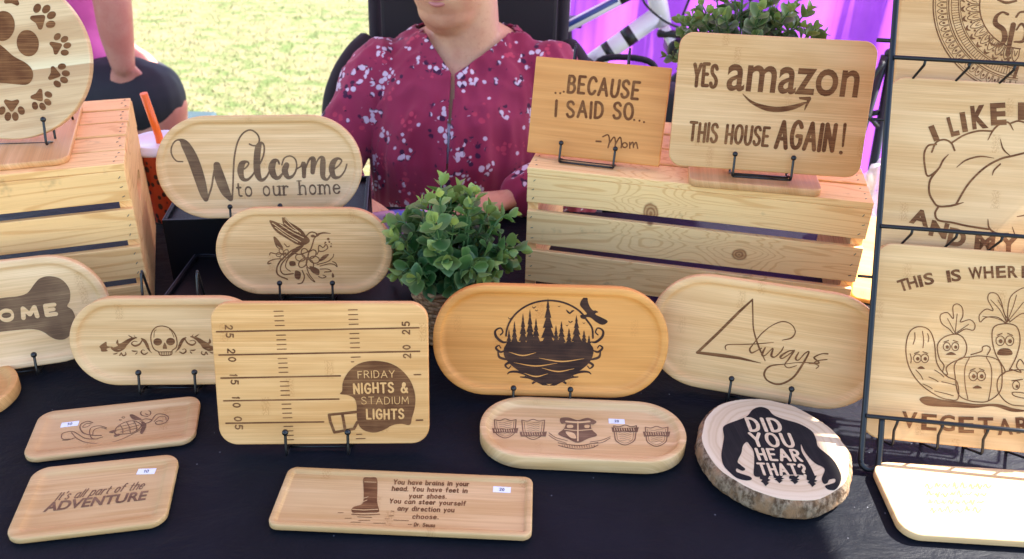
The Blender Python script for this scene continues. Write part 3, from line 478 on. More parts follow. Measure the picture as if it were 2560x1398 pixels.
  ('s',0,'37.1,48.3,1.14 41.3,58.2,1.14 49.7,56.5,1.14 55.4,49.5,1.14 53,40.6,1.14 45.2,38.7,1.14 41.9,42.8,1.14 45.6,45.5,1.14 50,43.6,1.14'),
  ('s',0,'40.2,45.4,.96 45.3,53.4,.96 51.7,51.4,.96 53.2,45.3,.96'),
  ('s',0,'32,55.9,1.18 24.6,60.2,1.18 23,66.4,1.18 27.4,69.2,1.18 33.5,65.1,1.18 33.7,58.4,1.18 28.4,61.8,1.18'),
  ('s',0,'6.6,59.3,.58 6.5,58.8,.58 6.2,58.4,.58 5.6,58.2,.58 5,58.2,.58 4.3,58.6,.58 3.7,59.1,.58 3.3,59.7,.58 3.2,60.3,.58 3.4,60.8,.58 3.9,61.1,.58 4.5,61.1,.58 5.2,60.9,.58 5.8,60.5,.58 6.3,60,.58 6.6,59.3,.58'),
  ('s',0,'3.3,55.3,.58 3.3,54.9,.58 3.1,54.6,.58 2.7,54.5,.58 2.2,54.6,.58 1.8,54.8,.58 1.4,55.1,.58 1.1,55.5,.58 1.1,55.9,.58 1.2,56.2,.58 1.5,56.4,.58 1.9,56.5,.58 2.4,56.3,.58 2.8,56.1,.58 3.2,55.7,.58 3.3,55.3,.58'),
 ],
 'brains':[
  ('t', 0, 'You have brains in your', [-16.2, 67.1, 64.0, 69.1, 7.8], 'F', 0.16, 0),
  ('t', 0, 'head. You have feet in', [-16.3, 57.5, 63.0, 59.0, 7.6], 'F', 0.16, 0),
  ('t', 0, 'your shoes.', [3.0, 47.8, 42.3, 49.2, 7.5], 'F', 0.16, 0),
  ('t', 0, 'You can steer yourself', [-16.0, 39.3, 62.8, 40.1, 7.3], 'F', 0.16, 0),
  ('t', 0, 'any direction you', [-6.1, 29.4, 51.9, 30.3, 7.2], 'F', 0.16, 0),
  ('t', 0, 'choose.', [10.6, 18.8, 37.2, 20.1, 7.0], 'F', 0.16, 0),
  ('t', 0, '-- Dr. Seuss', [7.4, 9.2, 34.8, 8.8, 5.3], 'F', 0.16, 0),
  ('p',0,'-48.8,74.8 -42.3,76.3 -34.8,75.3 -31.1,58 -28.4,41.2 -25.1,31.5 -24.6,26.3 -33.6,25.1 -42.8,24.3 -50,24.2 -52.2,28.2 -50.3,32.6 -45.4,34.9 -42.6,38.7 -43.7,48.7 -46.5,62.3'),
  ('l',1,'-50.9,28.3,1.26 -40,28,1.26 -26,29.8,1.26'),
  ('l',1,'-46.5,68.9,.89 -34.3,69,.89'),
  ('l',1,'-43.8,38.6,.86 -39.1,42.2,.86'),
  ('l',1,'-43.1,44.5,.86 -38.8,47,.86'),
  ('s',0,'-50.5,21.9,1.25 -37.6,21.8,1.25 -22.8,23.5,1.25'),
  ('s',0,'-44,18.7,.96 -30,18.6,.96'),
  ('s',0,'-64.8,23.1,.7 -59.6,23.4,.7'),
  ('s',0,'-56.3,15.9,.69 -50,16.5,.69'),
  ('s',0,'-49.5,11.1,.68 -39.7,11.6,.68'),
  ('s',0,'-41.9,13.8,.68 -31,14.3,.68'),
  ('s',0,'-26.9,11.1,.68 -14.9,11.6,.68'),
  ('s',0,'-16.5,17.5,.69 -11.9,17.8,.69'),
  ('s',0,'-7.6,16.5,.68 7.5,16.4,.68'),
  ('s',0,'-13.1,21.7,.69 -8.5,22.3,.69'),
  ('s',0,'-11.9,28.7,.7 -8.9,28.4,.7'),
 ],
 'paw':[
  ('p',0,'19.8,139.4 16.3,131.7 10.8,126 4.3,123.3 -1.9,124.3 -6.4,128.7 -8.5,135.7 -7.8,143.7 -4.3,151.4 1.3,157 7.7,159.7 13.8,158.7 18.4,154.4 20.6,147.5'),
  ('p',0,'46.1,122.9 45.3,115.7 42.1,109.3 37.1,105.2 31.2,104 25.7,106.1 21.6,110.9 19.8,117.6 20.6,124.8 23.8,131.1 28.8,135.3 34.7,136.5 40.2,134.4 44.2,129.6'),
  ('p',0,'-52,95.3 -24.6,118.5 -6.4,121.6 2.6,116.4 14.1,104.5 27.6,95.8 33.9,87.1 33.1,76.8 25.9,69.2 12.7,69.5 -6.7,71.6 -31.4,69.5 -55.1,73.4'),
  ('p',0,'41.3,153.4 48,154.3 54.9,154.7 57.3,153.7 57.5,151 54.9,144.1 52.1,137.7 48.3,137.1 46.5,141.6 45.4,144.5 43.1,146.6 39.7,149.8'),
  ('p',0,'53.1,160.8 51.4,158.7 49.3,157.4 47.2,157.1 45.6,157.9 44.7,159.7 44.8,162.1 45.8,164.6 47.5,166.7 49.6,168 51.7,168.3 53.3,167.4 54.2,165.7 54.1,163.3'),
  ('p',0,'63,158.7 60.8,157.1 58.4,156.4 56.5,156.7 55.2,158.1 54.9,160.1 55.7,162.4 57.3,164.6 59.5,166.2 61.8,166.9 63.8,166.5 65,165.2 65.3,163.2 64.6,160.8'),
  ('p',0,'67.2,150.3 64.7,149.3 62.4,149.3 60.6,150.2 59.8,151.9 60.1,154 61.4,156.1 63.5,157.8 66,158.8 68.3,158.8 70.1,157.9 70.9,156.2 70.6,154.1 69.3,152'),
  ('p',0,'63.6,138.7 61,138.5 58.9,139.1 57.5,140.6 57.3,142.5 58.1,144.5 60,146.2 62.4,147.3 65,147.5 67.2,146.8 68.5,145.4 68.8,143.5 67.9,141.4 66.1,139.7'),
  ('p',0,'60.7,121.7 66.2,121 71.7,119.8 73.4,118.3 73,116 69.5,110.8 65.9,106 62.8,106.4 62.3,110.5 62,113.3 60.6,115.6 58.6,119.1'),
  ('p',0,'71.6,125.3 69.8,123.9 67.9,123.3 66.2,123.5 65.1,124.6 64.7,126.3 65.3,128.3 66.6,130.2 68.4,131.6 70.4,132.2 72.1,132 73.2,130.9 73.5,129.2 72.9,127.2'),
  ('p',0,'78.9,121.3 76.9,120.4 74.9,120.4 73.4,121.1 72.7,122.5 72.9,124.3 74,126.1 75.7,127.6 77.8,128.5 79.8,128.5 81.3,127.8 82,126.3 81.8,124.6 80.7,122.7'),
  ('p',0,'80.5,113.2 78.3,113 76.5,113.5 75.3,114.7 75,116.3 75.7,118 77.2,119.5 79.2,120.4 81.4,120.7 83.2,120.2 84.4,119 84.7,117.4 84,115.7 82.5,114.2'),
  ('p',0,'75.2,104.2 73.1,104.6 71.5,105.7 70.8,107.2 71,108.9 72.1,110.4 73.9,111.4 76.1,111.7 78.2,111.3 79.7,110.3 80.5,108.8 80.3,107.1 79.2,105.6 77.3,104.5'),
  ('p',0,'60.2,91.3 63.6,86.8 66.8,82 67,79.6 65.2,77.8 59.3,75.8 53.6,74.1 51.7,76.6 54,80.5 55.6,83.1 56.2,86 57,90.4'),
  ('p',0,'70.3,86.9 68.1,86.9 66.3,87.7 65.3,89.1 65.2,90.8 66.1,92.5 67.8,93.8 70,94.6 72.2,94.5 74,93.8 75,92.4 75.1,90.7 74.2,89 72.5,87.6'),
  ('p',0,'72.9,78.3 70.9,79 69.4,80.3 68.9,82 69.3,83.7 70.6,85.1 72.5,86 74.8,86 76.8,85.3 78.3,84 78.8,82.3 78.4,80.6 77.1,79.2 75.1,78.4'),
  ('p',0,'68.7,70.3 67,71.5 66,73.3 66,75.1 66.8,76.7 68.4,77.7 70.5,78 72.6,77.4 74.3,76.1 75.3,74.4 75.4,72.6 74.5,71 72.9,69.9 70.8,69.7'),
  ('p',0,'59.1,66.1 57.8,67.9 57.4,69.9 57.9,71.8 59.1,73.1 60.9,73.6 62.9,73.2 64.6,72 65.9,70.2 66.3,68.2 65.8,66.4 64.6,65.1 62.8,64.6 60.8,64.9'),
  ('p',0,'42.5,62.3 42.5,56.5 42.2,50.4 41.1,48.2 38.8,47.7 33.3,49.4 28.2,51.3 28.1,54.6 32,56.6 34.6,57.9 36.6,60.1 39.7,63.4'),
  ('p',0,'47.5,52.6 45.9,53.9 45,55.6 45,57.4 45.9,58.9 47.5,59.9 49.5,60.1 51.5,59.4 53.1,58.1 54,56.4 54,54.6 53.1,53 51.5,52.1 49.5,51.9'),
  ('p',0,'44.7,43.6 43.6,45.4 43.2,47.4 43.7,49.2 45,50.4 46.7,50.9 48.6,50.4 50.3,49.2 51.4,47.4 51.8,45.4 51.3,43.6 50,42.4 48.3,41.9 46.4,42.4'),
  ('p',0,'37.2,39.1 36.6,41.2 36.9,43.3 37.8,44.9 39.3,45.8 41.1,45.7 42.7,44.7 43.9,43 44.5,40.9 44.3,38.8 43.3,37.2 41.8,36.3 40.1,36.4 38.4,37.4'),
  ('p',0,'27.8,41.2 27.9,43.4 28.7,45.4 30,46.8 31.7,47.2 33.3,46.6 34.5,45.1 35.1,43 35.1,40.8 34.3,38.8 32.9,37.5 31.3,37.1 29.7,37.7 28.4,39.1'),
  ('p',0,'13.2,47.4 9.3,42.1 4.9,36.7 2.5,35.5 .4,36.8 -2.6,42.3 -5.1,47.8 -2.9,50.9 1.4,49.9 4.3,49.2 7.3,49.7 11.9,50.6'),
  ('p',0,'10.3,34.8 10,37.2 10.5,39.4 11.8,41.1 13.5,41.9 15.4,41.5 17,40.2 18.1,38.2 18.4,35.8 17.9,33.5 16.6,31.8 14.9,31.1 13,31.4 11.4,32.7'),
  ('p',0,'2.1,28.7 2.4,31.1 3.6,33.2 5.2,34.5 7,34.7 8.6,33.8 9.7,32 10.1,29.6 9.7,27.2 8.6,25.1 7,23.8 5.2,23.6 3.6,24.5 2.5,26.3'),
  ('p',0,'-6.7,30.1 -5.6,32.4 -4.1,34.1 -2.2,34.9 -.5,34.6 .8,33.3 1.3,31.2 1.1,28.7 .1,26.3 -1.5,24.6 -3.4,23.8 -5.1,24.1 -6.4,25.5 -6.9,27.6'),
  ('p',0,'-12.3,38.9 -10.7,40.9 -8.7,42.1 -6.8,42.3 -5.3,41.5 -4.5,39.8 -4.6,37.5 -5.5,35.2 -7.1,33.2 -9.1,31.9 -11,31.7 -12.5,32.5 -13.3,34.3 -13.2,36.5'),
  ('p',0,'11.7,171.9 16.4,176.5 21.4,180.9 23.8,181.7 25.6,180.1 27.5,174.3 29,168.6 26.5,166 22.5,167.7 19.9,168.8 17,168.8 12.5,168.7'),
  ('p',0,'16.6,183.6 16.5,181.2 15.6,179.2 14.2,177.8 12.4,177.3 10.7,177.9 9.4,179.4 8.7,181.5 8.9,183.9 9.7,186 11.1,187.4 12.9,187.8 14.6,187.2 15.9,185.7'),
  ('p',0,'25.3,188.1 24.6,185.8 23.2,184 21.4,183.1 19.7,183.1 18.3,184.2 17.6,186.1 17.6,188.4 18.3,190.7 19.7,192.5 21.5,193.5 23.2,193.4 24.6,192.4 25.3,190.5'),
  ('p',0,'33.4,185.5 32,183.4 30.2,182 28.4,181.5 26.8,182.1 25.8,183.5 25.6,185.7 26.2,188 27.6,190 29.4,191.5 31.2,191.9 32.8,191.4 33.8,189.9 34,187.8'),
  ('p',0,'37.3,176.1 35.4,174.5 33.4,173.6 31.5,173.7 30.2,174.7 29.8,176.5 30.2,178.6 31.5,180.8 33.3,182.4 35.3,183.3 37.2,183.2 38.5,182.2 39,180.4 38.5,178.3'),
  ('p',0,'-19.6,34.2 -25,30.4 -30.7,26.7 -33.2,26.4 -34.6,28.4 -35.4,34.9 -35.8,41.2 -32.9,43.4 -29.4,40.9 -27,39.2 -24.1,38.6 -19.8,37.8'),
  ('p',0,'-26.5,22.9 -25.9,25.3 -24.7,27.4 -23.1,28.5 -21.3,28.7 -19.7,27.7 -18.7,25.8 -18.4,23.4 -19,21 -20.2,18.9 -21.9,17.7 -23.6,17.6 -25.2,18.6 -26.2,20.5'),
  ('p',0,'-35.9,19.9 -34.7,22.2 -33,23.8 -31.2,24.5 -29.5,24 -28.3,22.6 -27.9,20.4 -28.4,17.9 -29.5,15.7 -31.2,14 -33.1,13.4 -34.8,13.8 -35.9,15.2 -36.3,17.4'),
  ('p',0,'-43.2,24.4 -41.5,26.3 -39.5,27.4 -37.6,27.5 -36.2,26.6 -35.5,24.9 -35.7,22.6 -36.7,20.3 -38.4,18.3 -40.4,17.2 -42.3,17.1 -43.8,18 -44.4,19.8 -44.2,22.1'),
  ('p',0,'-45.2,35 -43.1,36.4 -41,36.9 -39.2,36.4 -38.1,35.1 -38,33.1 -38.8,30.9 -40.5,29 -42.5,27.6 -44.7,27.1 -46.5,27.6 -47.5,28.9 -47.7,30.9 -46.8,33'),
 ],
 'veg':[
  ('t', 0, 'T', [-110.7, 164.6, -101.4, 168.6, 13.5], 'B', 0.03, 0),
  ('t', 0, 'H', [-101.4, 168.2, -91.6, 172.1, 13.5], 'B', 0.03, 0),
  ('t', 0, 'I', [-90.1, 171.8, -86.3, 173.1, 13.5], 'B', 0.03, 0),
  ('t', 0, 'S', [-84.8, 174.1, -74.7, 177.2, 13.5], 'B', 0.03, 0),
  ('t', 0, 'I', [-61.2, 179.5, -57.3, 180.4, 13.5], 'B', 0.03, 0),
  ('t', 0, 'S', [-56.8, 180.6, -46.6, 182.8, 13.5], 'B', 0.03, 0),
  ('t', 0, 'W', [-38.7, 184.7, -24.0, 187.3, 13.5], 'B', 0.03, 0),
  ('t', 0, 'H', [-23.0, 187.1, -12.8, 188.7, 13.5], 'B', 0.03, 0),
  ('t', 0, 'E', [-10.3, 188.7, -0.0, 190.1, 13.5], 'B', 0.03, 0),
  ('t', 0, 'R', [2.0, 189.9, 12.2, 191.2, 13.4], 'B', 0.03, 0),
  ('t', 0, 'E', [16.1, 191.1, 26.4, 192.0, 13.4], 'B', 0.03, 0),
  ('t', 0, 'V', [-98.7, 14.6, -82.3, 15.0, 18.2], 'B', 0.03, 0),
  ('t', 0, 'E', [-77.7, 14.2, -61.3, 14.8, 18.1], 'B', 0.03, 0),
  ('t', 0, 'G', [-58.3, 15.1, -42.0, 15.9, 18.1], 'B', 0.03, 0),
  ('t', 0, 'E', [-38.0, 15.0, -21.8, 16.2, 18.0], 'B', 0.03, 0),
  ('t', 0, 'T', [-17.3, 16.1, -1.2, 17.7, 18.0], 'B', 0.03, 0),
  ('t', 0, 'A', [3.3, 16.6, 19.3, 18.8, 17.9], 'B', 0.03, 0),
  ('t', 0, 'R', [22.6, 20.1, 38.6, 22.5, 17.9], 'B', 0.03, 0),
  ('s',0,'-66.2,89.6,1.14 -70.8,112.6,1.14 -77.5,125.6,1.14 -89,128,1.14 -98,120.6,1.14 -100.4,102.1,1.14 -95.1,81.7,1.14 -81.9,64.7,1.14 -63.6,53.5,1.14 -50.9,50.5,1.14 -41.2,52.5,1.14 -43.7,70.9,1.14 -55.3,76.3,1.14 -66.2,89.6,1.14'),
  ('s',0,'-92.2,121.1,.89 -91.6,114.7,.89 -93,108,.89'),
  ('s',0,'-84.1,123.2,.89 -82.2,114.2,.89 -82.3,105.1,.89'),
  ('s',0,'-78.4,121.1,.89 -76.9,116.6,.89 -77.3,112,.89'),
  ('s',0,'-95.5,97.3,.89 -93.8,92.3,.89 -94,87,.89'),
  ('s',0,'-88,79.8,.89 -82.9,75,.89 -79.8,70.1,.89'),
  ('s',0,'-73.7,73.3,.89 -67.6,71.3,.89 -63.5,69.1,.89'),
  ('s',0,'-59.8,69.4,.89 -51.2,68.3,.89 -44.7,67,.89'),
  ('s',0,'-68.1,81.6,.89 -61.9,78.3,.89 -57.7,74.8,.89'),
  ('s',0,'-79.4,65,.89 -73.2,62.9,.89 -69.1,60.7,.89'),
  ('s',0,'-66.4,58.4,.89 -55.4,56.9,.89 -46.3,55.1,.89'),
  ('s',0,'-83.4,93.2,.89 -83.6,91.3,.89 -84.5,89.6,.89 -85.9,88.4,.89 -87.5,88.1,.89 -89.1,88.6,.89 -90.4,89.8,.89 -91.2,91.5,.89 -91.4,93.5,.89 -90.8,95.4,.89 -89.7,96.8,.89 -88.2,97.6,.89 -86.5,97.5,.89 -85,96.7,.89 -83.9,95.1,.89 -83.4,93.2,.89'),
  ('p',0,'-85.1,92.6 -85.2,91.6 -85.6,90.9 -86.3,90.4 -87.1,90.3 -87.9,90.7 -88.4,91.3 -88.7,92.2 -88.6,93.1 -88.1,93.9 -87.4,94.4 -86.6,94.4 -85.9,94.1 -85.3,93.4'),
  ('s',0,'-86,100.3,1.02 -90.8,98,1.02'),
  ('s',0,'-75.5,94,.89 -75.7,92,.89 -76.5,90.3,.89 -77.9,89.2,.89 -79.5,88.8,.89 -81.1,89.3,.89 -82.5,90.5,.89 -83.3,92.2,.89 -83.4,94.2,.89 -82.9,96.1,.89 -81.7,97.5,.89 -80.2,98.3,.89 -78.6,98.2,.89 -77.1,97.4,.89 -76,95.9,.89 -75.5,94,.89'),
  ('p',0,'-77.1,93.3 -77.2,92.4 -77.7,91.6 -78.4,91.1 -79.2,91.1 -79.9,91.4 -80.5,92.1 -80.7,93 -80.6,93.9 -80.2,94.6 -79.5,95.1 -78.7,95.2 -77.9,94.8 -77.4,94.2'),
  ('s',0,'-82,100.7,1.02 -76.9,99.3,1.02'),
  ('p',0,'-86.6,81.5 -82.8,84.7 -78.6,82.2 -82.6,81.3'),
  ('s',0,'-49.2,123.2,1.14 -60.8,118.7,1.14 -67.1,109.1,1.14 -64.1,95,1.14 -58.6,87.7,1.14 -59.3,79.9,1.14 -54.1,77.7,1.14 -55.9,85.4,1.14 -49,92.5,1.14 -38.3,98.7,1.14 -36.1,110.6,1.14 -41.1,120.5,1.14 -49.2,123.2,1.14'),
  ('s',0,'-53.4,109,.89 -53.6,107.2,.89 -54.4,105.6,.89 -55.6,104.5,.89 -57.2,104.2,.89 -58.7,104.6,.89 -59.9,105.8,.89 -60.7,107.4,.89 -60.8,109.3,.89 -60.3,111,.89 -59.2,112.4,.89 -57.8,113.1,.89 -56.3,113,.89 -54.9,112.2,.89 -53.8,110.8,.89 -53.4,109,.89'),
  ('p',0,'-54.9,108.3 -55,107.5 -55.4,106.8 -56.1,106.3 -56.8,106.3 -57.5,106.6 -58,107.2 -58.2,108 -58.1,108.9 -57.7,109.6 -57.1,110.1 -56.3,110.1 -55.6,109.8 -55.1,109.2'),
  ('s',0,'-55.6,115.6,1.02 -60.4,113.4,1.02'),
  ('s',0,'-44.5,109.8,.89 -44.7,108,.89 -45.5,106.4,.89 -46.8,105.3,.89 -48.3,105,.89 -49.8,105.5,.89 -51,106.6,.89 -51.8,108.2,.89 -51.9,110.1,.89 -51.4,111.8,.89 -50.3,113.2,.89 -48.9,113.9,.89 -47.4,113.8,.89 -46,113,.89 -45,111.6,.89 -44.5,109.8,.89'),
  ('p',0,'-46,109.2 -46.1,108.3 -46.5,107.6 -47.2,107.2 -47.9,107.1 -48.6,107.4 -49.1,108 -49.3,108.9 -49.2,109.7 -48.8,110.4 -48.2,110.9 -47.4,110.9 -46.7,110.6 -46.2,110'),
  ('s',0,'-50.7,116.1,1.01 -45.6,114.8,1.01'),
  ('p',0,'-57.5,99.8 -52.2,103.1 -46.6,100.8 -52,99.8'),
  ('s',0,'-49.2,123.2,1.01 -56,128.3,1.01 -64.4,134.1,1.01 -66.3,143,1.01 -59,146.3,1.01 -52.4,140.3,1.01 -53.8,153.2,1.01 -49.1,156.8,1.01 -43.8,152.8,1.01 -42.7,143.8,1.01 -44.7,137.1,1.01 -35,140.5,1.01 -29.3,135.9,1.01 -30.5,129.3,1.01 -39.2,129.8,1.01 -49.2,123.2,1.01'),
  ('s',0,'-49.2,123.7,.76 -48.8,145.8,.76'),
  ('s',0,'-49.3,124.5,.76 -58.6,139.8,.76'),
  ('s',0,'-48.3,124.6,.76 -35.9,135.3,.76'),
  ('s',0,'-33.7,52.5,1.13 -41.6,58.2,1.13 -45.8,75.9,1.13 -47.5,88.8,1.13 -41.9,97.1,1.13 -32.1,99.3,1.13 -22.4,101.5,1.13 -7.5,100.8,1.13 .2,95.8,1.13 3.1,83.1,1.13 2.4,65,1.13 -9.1,53.1,1.13 -21.3,50.8,1.13 -33.7,52.5,1.13'),
  ('s',0,'-32.1,99.3,.88 -36.2,87.2,.88 -34.9,69.2,.88 -30.8,52.8,.88'),
  ('s',0,'-14.9,100.9,.88 -8.7,89.8,.88 -7.5,71.8,.88 -9.1,53.6,.88'),
  ('s',0,'-31.1,102,1.13 -20.3,106.8,1.13 -19.4,111.6,1.13 -14.6,113.3,1.13 -11.2,110.3,1.13 -13.9,103.5,1.13'),
  ('s',0,'-22.5,79.4,.88 -22.8,77.2,.88 -23.7,75.3,.88 -25.2,74.1,.88 -27,73.7,.88 -28.8,74.2,.88 -30.3,75.5,.88 -31.2,77.5,.88 -31.4,79.7,.88 -30.8,81.8,.88 -29.5,83.4,.88 -27.8,84.3,.88 -26,84.2,.88 -24.3,83.2,.88 -23.1,81.6,.88 -22.5,79.4,.88'),
  ('p',0,'-24.4,78.7 -24.6,77.7 -25.1,76.9 -25.8,76.3 -26.7,76.2 -27.5,76.6 -28.2,77.4 -28.4,78.4 -28.3,79.4 -27.8,80.2 -27,80.8 -26.1,80.8 -25.3,80.5 -24.7,79.7'),
  ('s',0,'-25.6,87.3,1.01 -30.3,84.8,1.01'),
  ('s',0,'-14.2,80.2,.88 -14.4,78,.88 -15.4,76.1,.88 -16.9,74.9,.88 -18.7,74.5,.88 -20.5,75,.88 -22,76.3,.88 -22.9,78.3,.88 -23,80.5,.88 -22.4,82.6,.88 -21.1,84.2,.88 -19.5,85,.88 -17.6,85,.88 -15.9,84,.88 -14.7,82.3,.88 -14.2,80.2,.88'),
  ('p',0,'-16.1,79.5 -16.2,78.5 -16.7,77.6 -17.5,77.1 -18.4,77 -19.2,77.4 -19.8,78.2 -20.1,79.1 -20,80.2 -19.5,81 -18.7,81.5 -17.8,81.6 -17,81.3 -16.4,80.5'),
  ('s',0,'-21.2,87.7,1.01 -16.1,86.1,1.01'),
  ('p',0,'-26.7,65.6 -22,68.9 -16.9,66.5 -21.8,65.5'),
  ('s',0,'3.5,83.2,1.13 5.6,88.5,1.13 -5.4,105.6,1.13 -10.3,123.3,1.13 -8.7,135.1,1.13 3.3,139.5,1.13 14.5,137.1,1.13 19.1,123.3,1.13 16.7,105.1,1.13 10.5,89,1.13'),
  ('s',0,'2.9,120.6,.88 2.7,118.4,.88 1.7,116.5,.88 .2,115.3,.88 -1.6,114.9,.88 -3.4,115.4,.88 -4.9,116.7,.88 -5.7,118.7,.88 -5.9,120.9,.88 -5.3,123,.88 -4,124.6,.88 -2.3,125.4,.88 -.5,125.4,.88 1.2,124.4,.88 2.4,122.7,.88 2.9,120.6,.88'),
  ('p',0,'1,119.9 .9,118.9 .4,118 -.4,117.5 -1.3,117.4 -2.1,117.8 -2.7,118.6 -3,119.5 -2.8,120.6 -2.3,121.4 -1.6,121.9 -.7,122 .1,121.6 .7,120.9'),
  ('s',0,'-.1,128.5,1.01 -4.9,125.9,1.01'),
  ('s',0,'12.6,121.5,.88 12.4,119.3,.88 11.5,117.4,.88 10,116.1,.88 8.2,115.7,.88 6.4,116.3,.88 4.9,117.6,.88 4,119.6,.88 3.9,121.8,.88 4.5,123.9,.88 5.7,125.5,.88 7.4,126.3,.88 9.3,126.3,.88 10.9,125.3,.88 12.1,123.6,.88 12.6,121.5,.88'),
  ('p',0,'10.8,120.8 10.6,119.8 10.1,118.9 9.4,118.4 8.5,118.3 7.7,118.7 7.1,119.4 6.8,120.4 6.9,121.4 7.4,122.3 8.2,122.8 9.1,122.9 9.9,122.5 10.5,121.8'),
  ('s',0,'5.7,129,1 10.8,127.3,1'),
  ('p',0,'-2.5,106.1 4.1,109.6 11.2,107.4 4.4,106.2'),
  ('p',0,'-2.9,104.5 -.9,111.2 8.9,112.1 11.8,105.9'),
  ('s',0,'3.3,139.5,1.01 -5.8,145.7,1.01 -18,144.6,1.01 -23.8,138.9,1.01 -25.1,146.6,1.01 -18.7,153.7,1.01 -11.2,153,1.01 -17.4,164.2,1.01 -16.2,171.5,1.01 -8.8,171.4,1.01 -3.3,162.8,1.01 .8,150.2,1.01 6.7,142.9,1.01'),
  ('s',0,'4.4,141.4,1.01 4.3,160.8,1.01 7.2,171.4,1.01 16.5,179.5,1.01 21.3,180.4,1.01'),
  ('s',0,'6.8,141.6,1 18.4,151.7,1 25.7,151.8,1'),
  ('s',0,'3.9,140.6,.76 -7.8,144.5,.76 -21.8,145.6,.76'),
  ('s',0,'3.9,140.6,.76 -4.1,153.9,.76 -14.5,164.4,.76'),
  ('s',0,'3.9,140.6,.76 -.4,154.2,.76 -7.1,165,.76'),
  ('s',0,'3.9,140.6,.75 9.1,157.6,.75 12.1,171.9,.75'),
  ('s',0,'3.9,140.6,.75 13.1,154.1,.75 19.9,164.8,.75'),
  ('s',0,'30.3,51,1.13 13.1,51.9,1.13 1.3,62.3,1.13 -1.3,75,1.13 3.5,84.5,1.13 15.4,89.5,1.13 27.5,90.6,1.13'),
  ('s',0,'10.4,90.3,1.13 22.8,87.6,1.13 17.5,93.5,1.13 20.6,101.6,1.13 27.3,94.4,1.13'),
  ('s',0,'22.1,73.3,.88 21.9,71.4,.88 21.1,69.8,.88 19.9,68.7,.88 18.4,68.4,.88 16.9,68.8,.88 15.7,70,.88 15,71.7,.88 14.8,73.6,.88 15.3,75.4,.88 16.4,76.8,.88 17.8,77.5,.88 19.3,77.5,.88 20.7,76.6,.88 21.7,75.2,.88 22.1,73.3,.88'),
  ('p',0,'21,71.9 20.9,71.2 20.5,70.5 20,70.1 19.3,70 18.7,70.3 18.3,70.9 18.1,71.7 18.2,72.5 18.5,73.1 19.1,73.5 19.7,73.6 20.3,73.3 20.8,72.7'),
  ('s',0,'13.8,77.4,1.25 24.6,80,1.25'),
  ('s',0,'15.8,65,1 28.1,64.9,1 28.7,59.8,1 17.3,61.3,1 15.8,65,1'),
  ('p',0,'-81.9,47.8 -73.4,52 -58.3,49.8 -40.9,49.4 -21.1,48.5 .9,50.7 15.8,47.8 33,46.1 16.1,43.7 -3.8,47.6 -23.2,43.9 -47.9,42.5 -72.7,41.7'),
 ],
 'like':[
  ('t', 0, 'I', [-86.4, 151.5, -80.5, 154.3, 18.3], 'B', 0.05, 0),
  ('t', 0, 'L', [-68.1, 158.0, -58.8, 161.1, 22.9], 'B', 0.05, 0),
  ('t', 0, 'I', [-56.3, 164.1, -50.4, 165.5, 22.9], 'B', 0.05, 0),
  ('t', 0, 'K', [-45.8, 168.0, -28.7, 171.0, 26.9], 'B', 0.05, 0),
  ('t', 0, 'E', [-26.2, 173.8, -9.6, 175.8, 25.5], 'B', 0.05, 0),
  ('t', 0, 'I', [2.1, 182.0, 9.3, 182.5, 20.0], 'B', 0.05, 0),
  ('t', 0, 'A', [-107.6, 57.3, -86.1, 53.4, 17.8], 'B', 0.05, 0),
  ('t', 0, 'N', [-85.3, 44.6, -66.0, 41.2, 18.2], 'B', 0.05, 0),
  ('t', 0, 'D', [-65.0, 35.5, -45.7, 32.8, 20.4], 'B', 0.05, 0),
  ('t', 0, 'M', [-34.7, 31.1, -13.2, 30.4, 19.2], 'B', 0.05, 0),
  ('t', 0, 'Y', [-8.4, 30.9, 12.9, 31.4, 19.2], 'B', 0.05, 0),
  ('s',0,'-63.5,143,2.01 -67.8,151.2,2.01 -75.7,154.5,2.01 -84.2,150.8,2.01 -88.2,139.5,2.01'),
  ('s',0,'-84,148.5,2.01 -92.6,146.5,2.01 -96.3,136.6,2.01 -94.1,120.7,2.01 -90.1,111.8,2.01 -79.8,120.6,2.01 -75.1,131.2,2.01 -70.1,137.7,.89'),
  ('s',0,'-66.8,151.9,2 -54.4,161.2,2 -39.6,166.8,2 -25.6,167.7,2'),
  ('s',0,'-28.5,157.2,.89 -23.5,169,1.99 -16.5,176.3,1.99 -8,178.6,1.99 -2.1,170.4,.89'),
  ('s',0,'-4.8,178.2,1.99 2.6,180.9,1.99 11.3,179.2,1.99'),
  ('s',0,'-15.3,159.2,.66 -11.3,148.1,1.77 -3.2,140.7,.66'),
  ('s',0,'-79.8,120.6,2.23 -87.6,107.4,2.23 -87.7,93.6,2.23 -82.6,83.7,2.23 -76.8,78.4,2.23 -65.9,79.2,2.23 -57.4,81.7,2.23 -50,84.5,.89'),
  ('s',0,'-57.5,82.1,2.21 -46.1,105.8,2.21 -30.2,125.2,2.21 -13.7,136.6,2.21 -1.1,140.9,2.21 13.6,145.9,2.21'),
  ('s',0,'-60,124,.67 -50.2,132.9,1.77 -35.4,138,1.77 -20.6,137.2,.67'),
  ('s',0,'-13.3,130.9,1.77 -19.3,123.7,1.77 -21,117.8,.66'),
  ('s',0,'-76.7,77.3,2.22 -79.5,70.2,2.22 -75.6,62.5,2.22 -60.3,60.9,2.22 -42.7,58.2,2.22 -21,56.4,2.22'),
  ('s',0,'-22.2,67.7,.66 -20,57.7,1.98 -12.1,52.6,1.98 .8,52.9,1.98'),
  ('s',0,'4.5,60.7,.66 8.4,50.8,1.76'),
  ('s',0,'9,73,1.1 18.5,75.3,1.98'),
 ],
 'mandala':[
